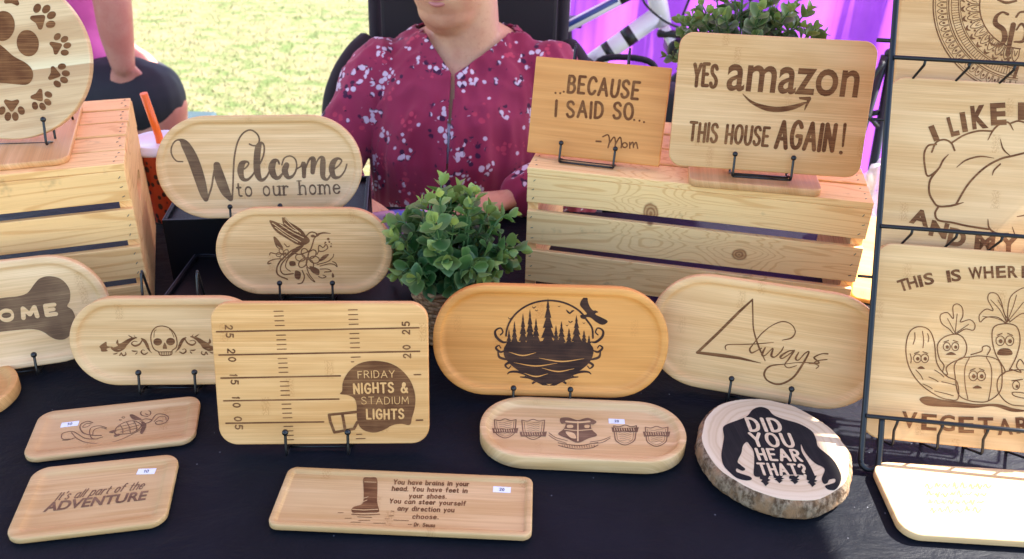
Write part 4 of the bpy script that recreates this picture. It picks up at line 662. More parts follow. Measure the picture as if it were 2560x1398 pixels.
  ('s',0,'-4.6,29.8,1.37 -18.6,31.2,1.37 -32.3,34.6,1.37 -45.5,39.9,1.37 -57.8,47.1,1.37 -69.1,56.1,1.37 -79.2,66.5,1.37 -87.7,78.3,1.37 -94.5,91.2,1.37 -99.5,104.9,1.37 -102.6,119.2,1.37 -103.7,133.7,1.37 -102.8,148.2,1.37 -99.9,162.4,1.37'),
  ('s',0,'-4.6,32.3,.68 -18.2,33.7,.68 -31.6,37,.68 -44.4,42.2,.68 -56.5,49.3,.68 -67.5,58,.68 -77.2,68.2,.68 -85.5,79.6,.68 -92.2,92.2,.68 -97.1,105.6,.68 -100.1,119.5,.68 -101.2,133.6,.68 -100.3,147.8,.68 -97.4,161.6,.68'),
  ('s',0,'-4.4,45.1,.68 -16.3,46.3,.68 -27.9,49.2,.68 -39.1,53.8,.68 -49.6,59.9,.68 -59.2,67.5,.68 -67.7,76.4,.68 -74.9,86.4,.68 -80.7,97.3,.68 -84.9,109,.68 -87.5,121.1,.68 -88.5,133.4,.68 -87.7,145.7,.68 -85.2,157.8,.68'),
  ('s',0,'-4.3,47.1,1.14 -15.9,48.3,1.14 -27.3,51.1,1.14 -38.2,55.6,1.14 -48.5,61.6,1.14 -57.8,69,1.14 -66.1,77.7,1.14 -73.2,87.5,1.14 -78.8,98.1,1.14 -83,109.5,1.14 -85.5,121.3,1.14 -86.4,133.4,1.14 -85.7,145.4,1.14 -83.3,157.2,1.14'),
  ('s',0,'-4.3,50.2,.68 -15.5,51.3,.68 -26.4,54.1,.68 -37,58.4,.68 -46.8,64.1,.68 -55.9,71.3,.68 -63.8,79.6,.68 -70.6,89.1,.68 -76.1,99.4,.68 -80.1,110.3,.68 -82.5,121.7,.68 -83.4,133.3,.68 -82.7,144.9,.68 -80.3,156.2,.68'),
  ('s',0,'-4.2,58.3,.91 -14.2,59.4,.91 -24.1,61.8,.91 -33.6,65.7,.91 -42.4,70.9,.91 -50.6,77.4,.91 -57.7,84.9,.91 -63.8,93.4,.91 -68.7,102.6,.91 -72.3,112.5,.91 -74.5,122.7,.91 -75.3,133.2,.91 -74.6,143.6,.91 -72.5,153.8,.91'),
  ('s',0,'-4.1,60.3,.68 -13.9,61.4,.68 -23.5,63.8,.68 -32.7,67.6,.68 -41.3,72.6,.68 -49.2,78.9,.68 -56.2,86.2,.68 -62.1,94.4,.68 -66.9,103.4,.68 -70.4,113,.68 -72.5,123,.68 -73.3,133.1,.68 -72.6,143.3,.68 -70.6,153.2,.68'),
  ('s',0,'-3.8,81.8,1.36 -10.6,82.5,1.36 -17.4,84.2,1.36 -23.8,86.9,1.36 -29.8,90.4,1.36 -35.3,94.8,1.36 -40.2,99.9,1.36 -44.3,105.7,1.36 -47.6,112,1.36 -50.1,118.7,1.36 -51.6,125.7,1.36 -52.1,132.7,1.36 -51.6,139.8,1.36 -50.2,146.7,1.36'),
  ('s',0,'-6.2,44.1,.68 -6.7,38,.68 -9.5,34.6,.68 -11.8,38.4,.68 -11.5,44.6,.68'),
  ('p',0,'-9.3,38.1 -9.7,38.3 -10.1,38.8 -10.3,39.4 -10.2,40.2 -10,40.8 -9.5,41.2 -9.1,41.3 -8.6,41.1 -8.3,40.6 -8.1,40 -8.1,39.3 -8.4,38.6 -8.8,38.2'),
  ('s',0,'-7.9,58.5,.56 -8.5,50.4,.56'),
  ('s',0,'-10.5,58.8,.56 -11.4,50.7,.56'),
  ('s',0,'-12.7,44.7,.68 -13.6,38.7,.68 -16.7,35.5,.68 -18.7,39.5,.68 -18,45.6,.68'),
  ('p',0,'-16.2,38.9 -16.6,39.2 -17,39.7 -17.1,40.4 -17,41.1 -16.7,41.7 -16.2,42.1 -15.8,42.1 -15.3,41.9 -15,41.4 -14.9,40.7 -15,40 -15.3,39.4 -15.7,39'),
  ('s',0,'-13.3,59.2,.56 -14.5,51.1,.56'),
  ('s',0,'-15.9,59.7,.56 -17.4,51.7,.56'),
  ('s',0,'-19.1,45.8,.68 -20.5,39.8,.68 -23.8,36.9,.68 -25.5,41.1,.68 -24.4,47.1,.68'),
  ('p',0,'-23,40.3 -23.5,40.6 -23.8,41.1 -23.8,41.8 -23.7,42.5 -23.3,43.1 -22.9,43.4 -22.4,43.5 -21.9,43.2 -21.7,42.7 -21.6,42 -21.7,41.3 -22.1,40.7 -22.5,40.4'),
  ('s',0,'-18.7,60.3,.56 -20.4,52.3,.56'),
  ('s',0,'-21.2,61,.56 -23.3,53.1,.56'),
  ('s',0,'-25.4,47.4,.68 -27.3,41.6,.68 -30.8,38.9,.68 -32.2,43.2,.68 -30.6,49,.68'),
  ('p',0,'-29.8,42.2 -30.2,42.5 -30.4,43.1 -30.5,43.8 -30.3,44.5 -29.9,45 -29.4,45.3 -28.9,45.3 -28.5,45 -28.2,44.5 -28.2,43.8 -28.4,43.1 -28.8,42.5 -29.3,42.2'),
  ('s',0,'-24,61.8,.57 -26.3,54,.57'),
  ('s',0,'-26.5,62.7,.57 -29.1,55,.57'),
  ('s',0,'-31.7,49.4,.68 -34,43.8,.68 -37.7,41.4,.68 -38.8,45.8,.68 -36.7,51.5,.68'),
  ('p',0,'-36.4,44.7 -36.8,45 -37,45.6 -37,46.3 -36.7,46.9 -36.3,47.5 -35.8,47.7 -35.3,47.7 -34.9,47.3 -34.7,46.8 -34.7,46.1 -35,45.4 -35.4,44.9 -35.9,44.6'),
  ('s',0,'-29.1,63.7,.57 -32,56.1,.57'),
  ('s',0,'-31.6,64.8,.57 -34.7,57.3,.57'),
  ('s',0,'-37.7,52,.68 -40.5,46.5,.68 -44.3,44.5,.68 -45.1,48.9,.68 -42.6,54.5,.68'),
  ('p',0,'-42.8,47.6 -43.2,48 -43.3,48.6 -43.3,49.2 -43,49.9 -42.5,50.4 -42,50.6 -41.5,50.5 -41.1,50.1 -41,49.6 -41,48.9 -41.3,48.2 -41.8,47.7 -42.3,47.5'),
  ('s',0,'-34.1,66,.57 -37.6,58.7,.57'),
  ('s',0,'-36.5,67.3,.57 -40.2,60.1,.57'),
  ('s',0,'-43.6,55,.68 -46.8,49.8,.68 -50.8,48,.68 -51.2,52.5,.68 -48.3,57.8,.68'),
  ('p',0,'-49,51 -49.4,51.4 -49.5,52 -49.4,52.7 -49,53.3 -48.5,53.8 -48,53.9 -47.5,53.8 -47.1,53.4 -47,52.8 -47.1,52.2 -47.5,51.5 -48,51.1 -48.5,50.9'),
  ('s',0,'-39,68.7,.57 -43,61.7,.57'),
  ('s',0,'-41.3,70.1,.57 -45.5,63.3,.57'),
  ('s',0,'-49.3,58.5,.68 -52.8,53.5,.68 -56.9,52.1,.68 -57.1,56.6,.68 -53.8,61.7,.68'),
  ('p',0,'-55,54.9 -55.3,55.4 -55.4,56 -55.2,56.6 -54.8,57.2 -54.3,57.6 -53.7,57.8 -53.2,57.6 -52.9,57.2 -52.8,56.6 -53,55.9 -53.4,55.3 -53.9,54.9 -54.5,54.8'),
  ('s',0,'-43.6,71.8,.57 -48.2,65.1,.57'),
  ('s',0,'-45.8,73.4,.57 -50.6,66.8,.57'),
  ('s',0,'-54.7,62.4,.68 -58.6,57.7,.68 -62.8,56.6,.68 -62.6,61.1,.68 -58.9,65.9,.68'),
  ('p',0,'-60.6,59.3 -60.9,59.7 -60.9,60.3 -60.7,61 -60.3,61.5 -59.7,61.9 -59.2,62 -58.7,61.8 -58.4,61.3 -58.4,60.7 -58.6,60.1 -59,59.5 -59.6,59.2 -60.1,59.1'),
  ('s',0,'-48,75.2,.57 -53.1,68.8,.57'),
  ('s',0,'-50.1,76.9,.57 -55.3,70.8,.57'),
  ('s',0,'-59.8,66.7,.68 -64,62.3,.68 -68.3,61.5,.68 -67.8,66,.68 -63.8,70.5,.68'),
  ('p',0,'-65.9,64.1 -66.2,64.5 -66.2,65.1 -65.9,65.8 -65.4,66.3 -64.9,66.6 -64.3,66.6 -63.8,66.4 -63.6,65.9 -63.6,65.3 -63.9,64.7 -64.3,64.2 -64.9,63.9 -65.5,63.8'),
  ('s',0,'-52.2,78.9,.57 -57.7,73,.57'),
  ('s',0,'-54.1,80.8,.57 -59.8,75.1,.57'),
  ('s',0,'-64.6,71.3,.68 -69.1,67.3,.68 -73.5,66.9,.68 -72.6,71.3,.68 -68.3,75.5,.68'),
  ('p',0,'-70.9,69.2 -71.1,69.7 -71.1,70.3 -70.8,70.9 -70.3,71.4 -69.7,71.7 -69.1,71.7 -68.6,71.4 -68.4,70.9 -68.5,70.3 -68.8,69.7 -69.3,69.2 -69.9,69 -70.5,69'),
  ('s',0,'-56.1,82.9,.57 -62,77.5,.57'),
  ('s',0,'-57.8,85,.57 -64,79.8,.57'),
  ('s',0,'-69,76.4,.68 -73.8,72.7,.68 -78.2,72.6,.68 -77,76.9,.68 -72.4,80.8,.68'),
  ('p',0,'-75.5,74.8 -75.7,75.3 -75.6,75.9 -75.2,76.4 -74.7,76.9 -74.1,77.1 -73.5,77.1 -73.1,76.7 -72.9,76.2 -73,75.6 -73.3,75.1 -73.9,74.6 -74.5,74.4 -75.1,74.5'),
  ('s',0,'-59.6,87.3,.57 -66,82.3,.57'),
  ('s',0,'-61.2,89.5,.57 -67.8,84.7,.57'),
  ('s',0,'-73,81.7,.68 -78.1,78.5,.68 -82.6,78.7,.68 -81.1,82.9,.68 -76.1,86.4,.68'),
  ('p',0,'-79.7,80.6 -79.8,81.2 -79.7,81.8 -79.3,82.3 -78.7,82.7 -78.1,82.9 -77.5,82.8 -77.1,82.4 -76.9,81.9 -77.1,81.3 -77.5,80.8 -78.1,80.4 -78.7,80.2 -79.3,80.3'),
  ('s',0,'-62.9,91.9,.57 -69.6,87.4,.57'),
  ('s',0,'-64.3,94.2,.57 -71.2,90,.57'),
  ('s',0,'-76.7,87.4,.69 -82,84.6,.69 -86.4,85.1,.69 -84.6,89.2,.69 -79.4,92.3,.69'),
  ('p',0,'-83.4,86.8 -83.5,87.4 -83.3,87.9 -82.9,88.4 -82.3,88.8 -81.6,88.9 -81.1,88.8 -80.7,88.4 -80.6,87.9 -80.8,87.3 -81.2,86.8 -81.8,86.4 -82.4,86.3 -83,86.5'),
  ('s',0,'-65.8,96.7,.57 -72.8,92.8,.57'),
  ('s',0,'-67.1,99.1,.57 -74.2,95.5,.57'),
  ('s',0,'-79.9,93.3,.69 -85.5,90.9,.69 -89.8,91.8,.69 -87.7,95.7,.69 -82.3,98.4,.69'),
  ('p',0,'-86.7,93.3 -86.7,93.8 -86.5,94.4 -86,94.8 -85.4,95.1 -84.7,95.2 -84.2,95 -83.8,94.6 -83.8,94.1 -84,93.5 -84.5,93.1 -85.1,92.8 -85.7,92.7 -86.3,92.9'),
  ('s',0,'-68.3,101.7,.57 -75.6,98.4,.57'),
  ('s',0,'-69.4,104.2,.57 -76.9,101.2,.57'),
  ('s',0,'-82.7,99.5,.69 -88.4,97.5,.69 -92.7,98.8,.69 -90.3,102.5,.69 -84.7,104.7,.69'),
  ('p',0,'-89.4,100 -89.5,100.5 -89.2,101 -88.7,101.5 -88,101.7 -87.4,101.7 -86.8,101.5 -86.5,101.1 -86.5,100.5 -86.8,100 -87.3,99.6 -87.9,99.3 -88.6,99.3 -89.1,99.5'),
  ('s',0,'-70.5,107,.57 -78,104.2,.57'),
  ('s',0,'-71.4,109.5,.57 -79.1,107,.57'),
  ('s',0,'-85,105.8,.69 -90.9,104.3,.69 -95.1,105.9,.69 -92.4,109.4,.69 -86.6,111.2,.69'),
  ('p',0,'-91.7,106.8 -91.7,107.4 -91.4,107.9 -90.9,108.3 -90.2,108.5 -89.5,108.4 -89,108.1 -88.7,107.7 -88.7,107.2 -89,106.6 -89.6,106.3 -90.2,106.1 -90.9,106.1 -91.4,106.4'),
  ('s',0,'-72.3,112.3,.57 -80,110.1,.57'),
  ('s',0,'-73,115,.57 -80.8,113.1,.57'),
  ('s',0,'-86.9,112.3,.69 -92.9,111.3,.69 -96.9,113.2,.69 -94,116.5,.69 -88,117.8,.69'),
  ('p',0,'-93.5,113.8 -93.4,114.4 -93.1,114.9 -92.5,115.2 -91.9,115.4 -91.2,115.3 -90.7,114.9 -90.4,114.5 -90.5,113.9 -90.8,113.5 -91.4,113.1 -92.1,113 -92.7,113.1 -93.2,113.4'),
  ('s',0,'-73.6,117.8,.57 -81.6,116.2,.57'),
  ('s',0,'-74.2,120.5,.57 -82.1,119.2,.57'),
  ('s',0,'-88.2,118.9,.69 -94.3,118.4,.69 -98.2,120.6,.69 -95,123.6,.69 -89,124.5,.69'),
  ('p',0,'-94.7,121 -94.6,121.5 -94.3,122 -93.7,122.3 -93,122.3 -92.3,122.2 -91.9,121.8 -91.6,121.4 -91.7,120.8 -92.1,120.4 -92.7,120.1 -93.4,120 -94,120.1 -94.5,120.5'),
  ('s',0,'-74.6,123.4,.57 -82.6,122.4,.57'),
  ('s',0,'-74.9,126.1,.57 -83,125.4,.57'),
  ('s',0,'-89.1,125.6,.69 -95.2,125.5,.69 -98.9,128,.69 -95.5,130.8,.69 -89.4,131.2,.69'),
  ('p',0,'-95.4,128.2 -95.3,128.7 -94.9,129.1 -94.3,129.4 -93.6,129.4 -93,129.2 -92.5,128.8 -92.3,128.3 -92.4,127.8 -92.9,127.4 -93.5,127.1 -94.2,127.1 -94.8,127.3 -95.3,127.7'),
  ('s',0,'-75.2,129,.57 -83.3,128.7,.57'),
  ('s',0,'-75.3,131.7,.57 -83.4,131.7,.57'),
  ('s',0,'-89.5,132.4,.69 -95.6,132.7,.69 -99.1,135.5,.69 -95.5,138,.69 -89.4,137.9,.69'),
  ('p',0,'-95.6,135.4 -95.5,135.9 -95,136.3 -94.4,136.5 -93.7,136.5 -93.1,136.2 -92.6,135.8 -92.5,135.3 -92.6,134.8 -93.1,134.4 -93.7,134.2 -94.4,134.2 -95,134.5 -95.5,134.9'),
  ('s',0,'-75.3,134.6,.57 -83.4,134.9,.57'),
  ('s',0,'-75.2,137.3,.57 -83.3,137.9,.57'),
  ('s',0,'-89.3,139.1,.69 -95.4,139.9,.69 -98.8,143,.69 -94.9,145.2,.69 -88.9,144.6,.69'),
  ('p',0,'-95.3,142.6 -95.1,143.1 -94.6,143.4 -93.9,143.6 -93.3,143.5 -92.6,143.2 -92.2,142.7 -92.1,142.2 -92.3,141.7 -92.8,141.4 -93.4,141.2 -94.1,141.3 -94.7,141.6 -95.1,142.1'),
  ('s',0,'-75,140.2,.57 -83.1,141.2,.57'),
  ('s',0,'-74.7,142.9,.57 -82.8,144.2,.57'),
  ('s',0,'-88.7,145.8,.69 -94.7,147.1,.69 -97.8,150.4,.69 -93.8,152.3,.69 -87.8,151.3,.69'),
  ('p',0,'-94.4,149.7 -94.1,150.2 -93.6,150.5 -93,150.6 -92.3,150.5 -91.7,150.1 -91.3,149.6 -91.3,149.1 -91.5,148.6 -92,148.3 -92.6,148.2 -93.3,148.4 -93.9,148.7 -94.3,149.2'),
  ('s',0,'-74.3,145.8,.57 -82.3,147.4,.57'),
  ('s',0,'-73.8,148.5,.57 -81.8,150.3,.57'),
  ('s',0,'-87.6,152.4,.69 -93.5,154.2,.69 -96.3,157.7,.69 -92.2,159.3,.69 -86.3,157.8,.69'),
  ('p',0,'-92.9,156.8 -92.7,157.2 -92.1,157.5 -91.5,157.5 -90.8,157.3 -90.2,156.9 -89.9,156.4 -89.9,155.9 -90.1,155.4 -90.7,155.2 -91.3,155.1 -92,155.3 -92.6,155.7 -92.9,156.2'),
  ('s',0,'-73.2,151.3,.57 -81.1,153.5,.57'),
  ('s',0,'-72.5,153.9,.57 -80.3,156.4,.57'),
  ('s',0,'-4.7,80.8,.9 -5.4,72.7,.9 -9.6,66.9,.9 -12.5,73.5,.9 -11.6,81.6,.9'),
  ('s',0,'-6.6,78.9,.68 -9,73,.68 -10.1,79.3,.68'),
  ('p',0,'-6.3,65.6 -8.3,61.6 -11.9,62.1 -13.1,66.4 -9.9,63.9'),
  ('p',0,'-13,70.9 -13.1,70.2 -13.4,69.7 -13.9,69.4 -14.5,69.4 -15.1,69.6 -15.5,70.1 -15.6,70.7 -15.5,71.3 -15.2,71.8 -14.7,72.1 -14.1,72.2 -13.6,71.9 -13.2,71.4'),
  ('s',0,'-13,81.9,.9 -15,74.1,.9 -20.1,69.1,.9 -21.9,76.1,.9 -19.7,84,.9'),
  ('s',0,'-15.1,80.4,.68 -18.5,75,.68 -18.6,81.4,.68'),
  ('p',0,'-17.1,67.2 -19.7,63.7 -23.2,64.7 -23.6,69.2 -20.9,66.2'),
  ('p',0,'-22.8,73.8 -22.9,73.2 -23.2,72.7 -23.8,72.4 -24.3,72.4 -24.9,72.6 -25.3,73.1 -25.5,73.7 -25.4,74.3 -25,74.8 -24.5,75.1 -23.9,75.1 -23.4,74.9 -23,74.4'),
  ('s',0,'-21,84.5,.91 -24.3,77.1,.91 -30.1,73.1,.91 -30.7,80.3,.91 -27.3,87.6,.91'),
  ('s',0,'-23.4,83.3,.68 -27.6,78.6,.68 -26.7,84.9,.68'),
  ('p',0,'-27.4,70.7 -30.6,67.7 -33.9,69.3 -33.6,73.8 -31.4,70.3'),
  ('p',0,'-32.1,78.4 -32.2,77.8 -32.5,77.3 -33,77 -33.6,76.9 -34.1,77.2 -34.5,77.6 -34.7,78.2 -34.6,78.9 -34.3,79.4 -33.8,79.7 -33.2,79.7 -32.7,79.5 -32.3,79'),
  ('s',0,'-28.5,88.4,.91 -33,81.7,.91 -39.4,78.7,.91 -38.9,85.9,.91 -34.3,92.5,.91'),
  ('s',0,'-31.1,87.6,.68 -36,83.7,.68 -34.1,89.8,.68'),
  ('p',0,'-37.2,75.9 -40.8,73.5 -43.8,75.6 -42.8,80 -41.1,76.2'),
  ('p',0,'-40.5,84.5 -40.6,83.9 -40.9,83.4 -41.4,83.1 -42,83 -42.6,83.3 -43,83.8 -43.1,84.4 -43,85 -42.7,85.5 -42.2,85.8 -41.6,85.8 -41.1,85.6 -40.7,85.1'),
  ('s',0,'-35.3,93.5,.91 -40.9,87.7,.91 -47.7,85.8,.91 -46,92.8,.91 -40.3,98.6,.91'),
  ('s',0,'-38,93.2,.68 -43.5,90.2,.68 -40.6,95.8,.68'),
  ('p',0,'-45.9,82.7 -49.9,80.9 -52.5,83.6 -50.8,87.7 -49.8,83.7'),
  ('p',0,'-47.8,91.9 -47.9,91.3 -48.3,90.8 -48.8,90.5 -49.4,90.5 -49.9,90.7 -50.3,91.2 -50.5,91.8 -50.4,92.4 -50.1,92.9 -49.5,93.2 -49,93.3 -48.4,93 -48,92.5'),
  ('s',0,'-41.3,99.7,.91 -47.7,94.9,.91 -54.8,94.3,.91 -51.9,100.8,.91 -45.4,105.5,.91'),
  ('s',0,'-44,99.8,.68 -49.9,97.8,.68 -46.1,102.9,.68'),
  ('p',0,'-53.5,90.9 -57.8,89.8 -59.9,92.9 -57.6,96.6 -57.2,92.5'),
  ('p',0,'-53.9,100.5 -54,99.9 -54.3,99.4 -54.8,99.1 -55.4,99.1 -56,99.3 -56.4,99.8 -56.5,100.4 -56.5,101 -56.1,101.5 -55.6,101.8 -55,101.8 -54.5,101.6 -54.1,101.1'),
  ('s',0,'-46.1,106.8,.91 -53.3,103.2,.91 -60.4,103.8,.91 -56.5,109.8,.91 -49.3,113.2,.91'),
  ('s',0,'-48.8,107.4,.68 -55,106.4,.68 -50.4,110.8,.68'),
  ('p',0,'-59.7,100.2 -64.1,99.9 -65.7,103.3 -62.8,106.5 -63.1,102.5'),
  ('p',0,'-58.5,110 -58.6,109.4 -58.9,108.9 -59.4,108.6 -60,108.6 -60.6,108.8 -61,109.3 -61.1,109.9 -61,110.5 -60.7,111 -60.2,111.3 -59.6,111.3 -59.1,111.1 -58.7,110.6'),
  ('s',0,'-49.8,114.6,.91 -57.5,112.3,.91 -64.4,114.1,.91 -59.6,119.3,.91 -51.8,121.5,.91'),
  ('s',0,'-52.3,115.7,.68 -58.6,115.8,.68 -53.3,119.2,.68'),
  ('p',0,'-64.3,110.5 -68.7,110.9 -69.7,114.5 -66.3,117.2 -67.3,113.3'),
  ('p',0,'-61.5,120.1 -61.6,119.5 -61.9,119 -62.4,118.7 -63,118.7 -63.6,118.9 -64,119.4 -64.1,120 -64.1,120.6 -63.7,121.1 -63.2,121.4 -62.6,121.4 -62.1,121.2 -61.7,120.7'),
  ('s',0,'-52.1,122.9,.91 -60.1,122,.91 -66.7,124.9,.91 -61,129.2,.91 -53,130,.91'),
  ('s',0,'-54.4,124.4,.68 -60.7,125.6,.68 -54.9,128.1,.68'),
  ('p',0,'-67.2,121.3 -71.4,122.5 -71.9,126.2 -68,128.3 -69.7,124.6'),
  ('p',0,'-62.8,130.6 -62.9,130 -63.2,129.5 -63.7,129.2 -64.3,129.1 -64.9,129.4 -65.3,129.8 -65.5,130.4 -65.4,131.1 -65,131.6 -64.5,131.9 -63.9,131.9 -63.4,131.6 -63,131.2'),
  ('s',0,'-53.1,131.5,.91 -61.2,131.9,.91 -67.2,136,.91 -60.9,139.2,.91 -52.8,138.6,.91'),
  ('s',0,'-55.1,133.3,.68 -61.1,135.6,.68 -55,137,.68'),
  ('p',0,'-68.2,132.5 -72.3,134.4 -72.1,138.1 -68,139.5 -70.2,136.2'),
  ('p',0,'-62.4,141.1 -62.5,140.5 -62.8,139.9 -63.3,139.6 -63.9,139.6 -64.5,139.9 -64.9,140.3 -65.1,140.9 -65,141.6 -64.6,142.1 -64.1,142.4 -63.5,142.4 -63,142.1 -62.6,141.7'),
  ('s',0,'-52.6,140.1,.91 -60.5,141.9,.91 -65.8,146.9,.91 -59.1,149,.91 -51.2,147,.91'),
  ('s',0,'-54.3,142.2,.68 -59.9,145.5,.68 -53.6,145.9,.68'),
  ('p',0,'-67.5,143.7 -71.1,146.2 -70.4,149.9 -66,150.5 -68.8,147.6'),
  ('p',0,'-60.3,151.3 -60.4,150.7 -60.7,150.2 -61.2,149.9 -61.8,149.9 -62.4,150.1 -62.8,150.6 -62.9,151.2 -62.9,151.8 -62.5,152.3 -62,152.6 -61.4,152.6 -60.9,152.4 -60.5,151.9'),
  ('s',0,'-20.3,121.2,3.17 -26.6,123.2,2.26 -32.8,117.5,4.07 -32.7,109.3,5.88 -24.1,102.8,5.88 -21.8,92.4,5.88 -27.1,83.9,3.62 -37.3,86.9,1.81 -38.9,94.9,1.81'),
  ('s',0,'-10.9,118.6,2.26 -6.9,124.2,2.26 1.8,125.1,2.71'),
  ('s',0,'-13.5,109.2,5.87 -15.6,91.6,5.42 -17.6,74,4.52'),
  ('s',0,'-9.8,103.5,1.8 -4.8,110.8,2.71 1.1,104.1,4.51 -1.3,91.2,3.61 -11,89.5,1.8'),
  ('s',0,'-32,137.4,2.27 -23,134.6,3.17 -12.2,137.2,2.27'),
  ('s',0,'-20.5,68,.9 -16.2,69.4,2.71 -16.5,57.7,.9'),
  ('s',0,'-8.2,48.9,3.61 -3.8,64.3,3.15 1.8,62.3,2.7'),
 ],
 'pale':[
  ('s',0,'-65.4,70.9,1.28 -61.3,75.7,1.28 -61.8,67.8,1.28 -57,72.1,1.28'),
  ('s',0,'-54.6,71.9,1.29 -50.7,78.3,1.29 -51.1,72.7,1.29 -47.5,76.9,1.29'),
  ('s',0,'-46.8,72.6,1.3 -42.8,77.1,1.3 -42.2,72.2,1.3 -37.1,77.4,1.3'),
  ('s',0,'-35.2,73.6,1.29 -30.8,81,1.29 -33.3,70.5,1.29 -29.5,75,1.29'),
  ('s',0,'-27.3,74.3,1.3 -22.3,81.6,1.3 -23.8,72.7,1.3 -19.9,75.6,1.3'),
  ('s',0,'-17.9,75.1,1.3 -14.3,79.8,1.3 -15.7,71.9,1.3 -11.1,77.5,1.3'),
  ('s',0,'-10.3,75.8,1.3 -6.2,81.3,1.3 -7.9,72.7,1.3 -2.8,79.4,1.3'),
  ('s',0,'-2.4,76.5,1.31 1.9,81.1,1.31 1.7,74.9,1.31 6.9,79.7,1.31'),
  ('s',0,'-67.9,58.7,1.27 -63.7,64.8,1.27 -63.5,59.5,1.27 -60.1,61.6,1.27'),
  ('s',0,'-59,59.5,1.26 -56.7,62.3,1.26 -57.7,56.3,1.26 -53,64.3,1.26'),
  ('s',0,'-52.7,60,1.27 -50,61.9,1.27 -49.6,57.2,1.27 -44.5,63.4,1.27'),
  ('s',0,'-42.5,60.9,1.27 -39.7,64.7,1.27 -39.7,60.8,1.27 -35.7,66.3,1.27'),
  ('s',0,'-35.6,61.5,1.27 -31,68.7,1.27 -33.2,58.7,1.27 -28.8,64,1.27'),
  ('s',0,'-27.8,62.2,1.28 -24.7,64.5,1.28 -23.5,62,1.28 -18.5,67.3,1.28'),
  ('s',0,'-17,63.1,1.28 -14.8,65.2,1.28 -15.2,60.8,1.28 -11,66.7,1.28'),
  ('s',0,'-10.7,63.7,1.28 -8.1,65.7,1.28 -8,61.9,1.28 -3.6,66.9,1.28'),
  ('s',0,'-70.2,46.7,1.24 -67.2,51.9,1.24 -68.1,46.5,1.24 -65.5,49.5,1.24'),
  ('s',0,'-64.6,47.2,1.24 -60.9,52,1.24 -61.2,45.9,1.24 -57.9,48.1,1.24'),
  ('s',0,'-56.4,47.9,1.25 -54,51.6,1.25 -54.5,47.2,1.25 -52.4,48.8,1.25'),
  ('s',0,'-50,48.5,1.25 -46.6,52.9,1.25 -47.1,47.2,1.25 -42.4,53.6,1.25'),
  ('s',0,'-41.7,49.2,1.25 -39.7,51.6,1.25 -40.1,47.4,1.25 -37.2,51.1,1.25'),
  ('s',0,'-34.9,49.8,1.25 -31.7,53.5,1.25 -32.2,47.9,1.25 -28.6,51.2,1.25'),
  ('s',0,'-27.3,50.5,1.25 -24.3,54.4,1.25 -25.6,47.6,1.25 -20.7,54.9,1.25'),
  ('s',0,'-19.3,51.2,1.26 -16.8,52.8,1.26 -15.4,51.5,1.26 -11.7,54.2,1.26'),
  ('s',0,'-72.6,35,1.22 -69.4,39.6,1.22 -70.4,32.6,1.22 -66.8,37.1,1.22'),
  ('s',0,'-64.6,35.7,1.22 -61.1,40.2,1.22 -61.4,34.4,1.22 -57.4,38.6,1.22'),
  ('s',0,'-57,36.4,1.22 -52.1,43.4,1.22 -53.4,34.1,1.22 -48.6,38.8,1.22'),
  ('s',0,'-46.7,37.3,1.23 -43.9,39.2,1.23 -43.4,35.2,1.23 -39.4,38.3,1.23'),
  ('s',0,'-36.3,38.2,1.23 -32.2,45.1,1.23 -33.4,38.7,1.23 -30.6,41.2,1.23'),
  ('s',0,'-28.7,38.8,1.23 -24,44.4,1.23 -24.8,36.6,1.23 -19.7,41.5,1.23'),
 ],
}
# ------------------------------------------------------------------ helpers
def tag(o, label=None, cat=None, group=None, kind=None):
    if label: o['label'] = label
    if cat: o['category'] = cat
    if group: o['group'] = group
    if kind: o['kind'] = kind
    return o
def obj(name, bm, mats, parent=None, smooth=False, M=None):
    me = bpy.data.meshes.new(name); bm.to_mesh(me); bm.free()
    for x in (mats if isinstance(mats, (list, tuple)) else [mats]): me.materials.append(x)
    if smooth: me.polygons.foreach_set('use_smooth', [True]*len(me.polygons))
    o = bpy.data.objects.new(name, me); COL.objects.link(o)
    if parent: o.parent = parent
    if M is not None: o.matrix_world = M if not parent else o.matrix_world
    if M is not None and parent: o.matrix_local = M
    return o
def empty(name, loc, rz=0):
    o = bpy.data.objects.new(name, None); COL.objects.link(o); o.location = loc; o.rotation_euler = (0, 0, rz); o.empty_display_size = .02
    return o
def box(bm, x0, x1, y0, y1, z0, z1, bev=0, M=None, mi=0):
    vs = [bm.verts.new((x, y, z)) for z in (z0, z1) for y in (y0, y1) for x in (x0, x1)]
    fs = [bm.faces.new([vs[i] for i in f]) for f in ((0, 2, 3, 1), (4, 5, 7, 6), (0, 1, 5, 4), (2, 6, 7, 3), (0, 4, 6, 2), (1, 3, 7, 5))]
    for f in fs: f.material_index = mi
    if bev:
        es = list({e for f in fs for e in f.edges})
        r = bmesh.ops.bevel(bm, geom=es, offset=bev, segments=2, profile=.5, affect='EDGES')
        vs = list({v for f in r['faces'] for v in f.verts} | {v for v in vs if v.is_valid})
    if M is not None:
        for v in vs:
            if v.is_valid: v.co = M @ v.co
    return vs
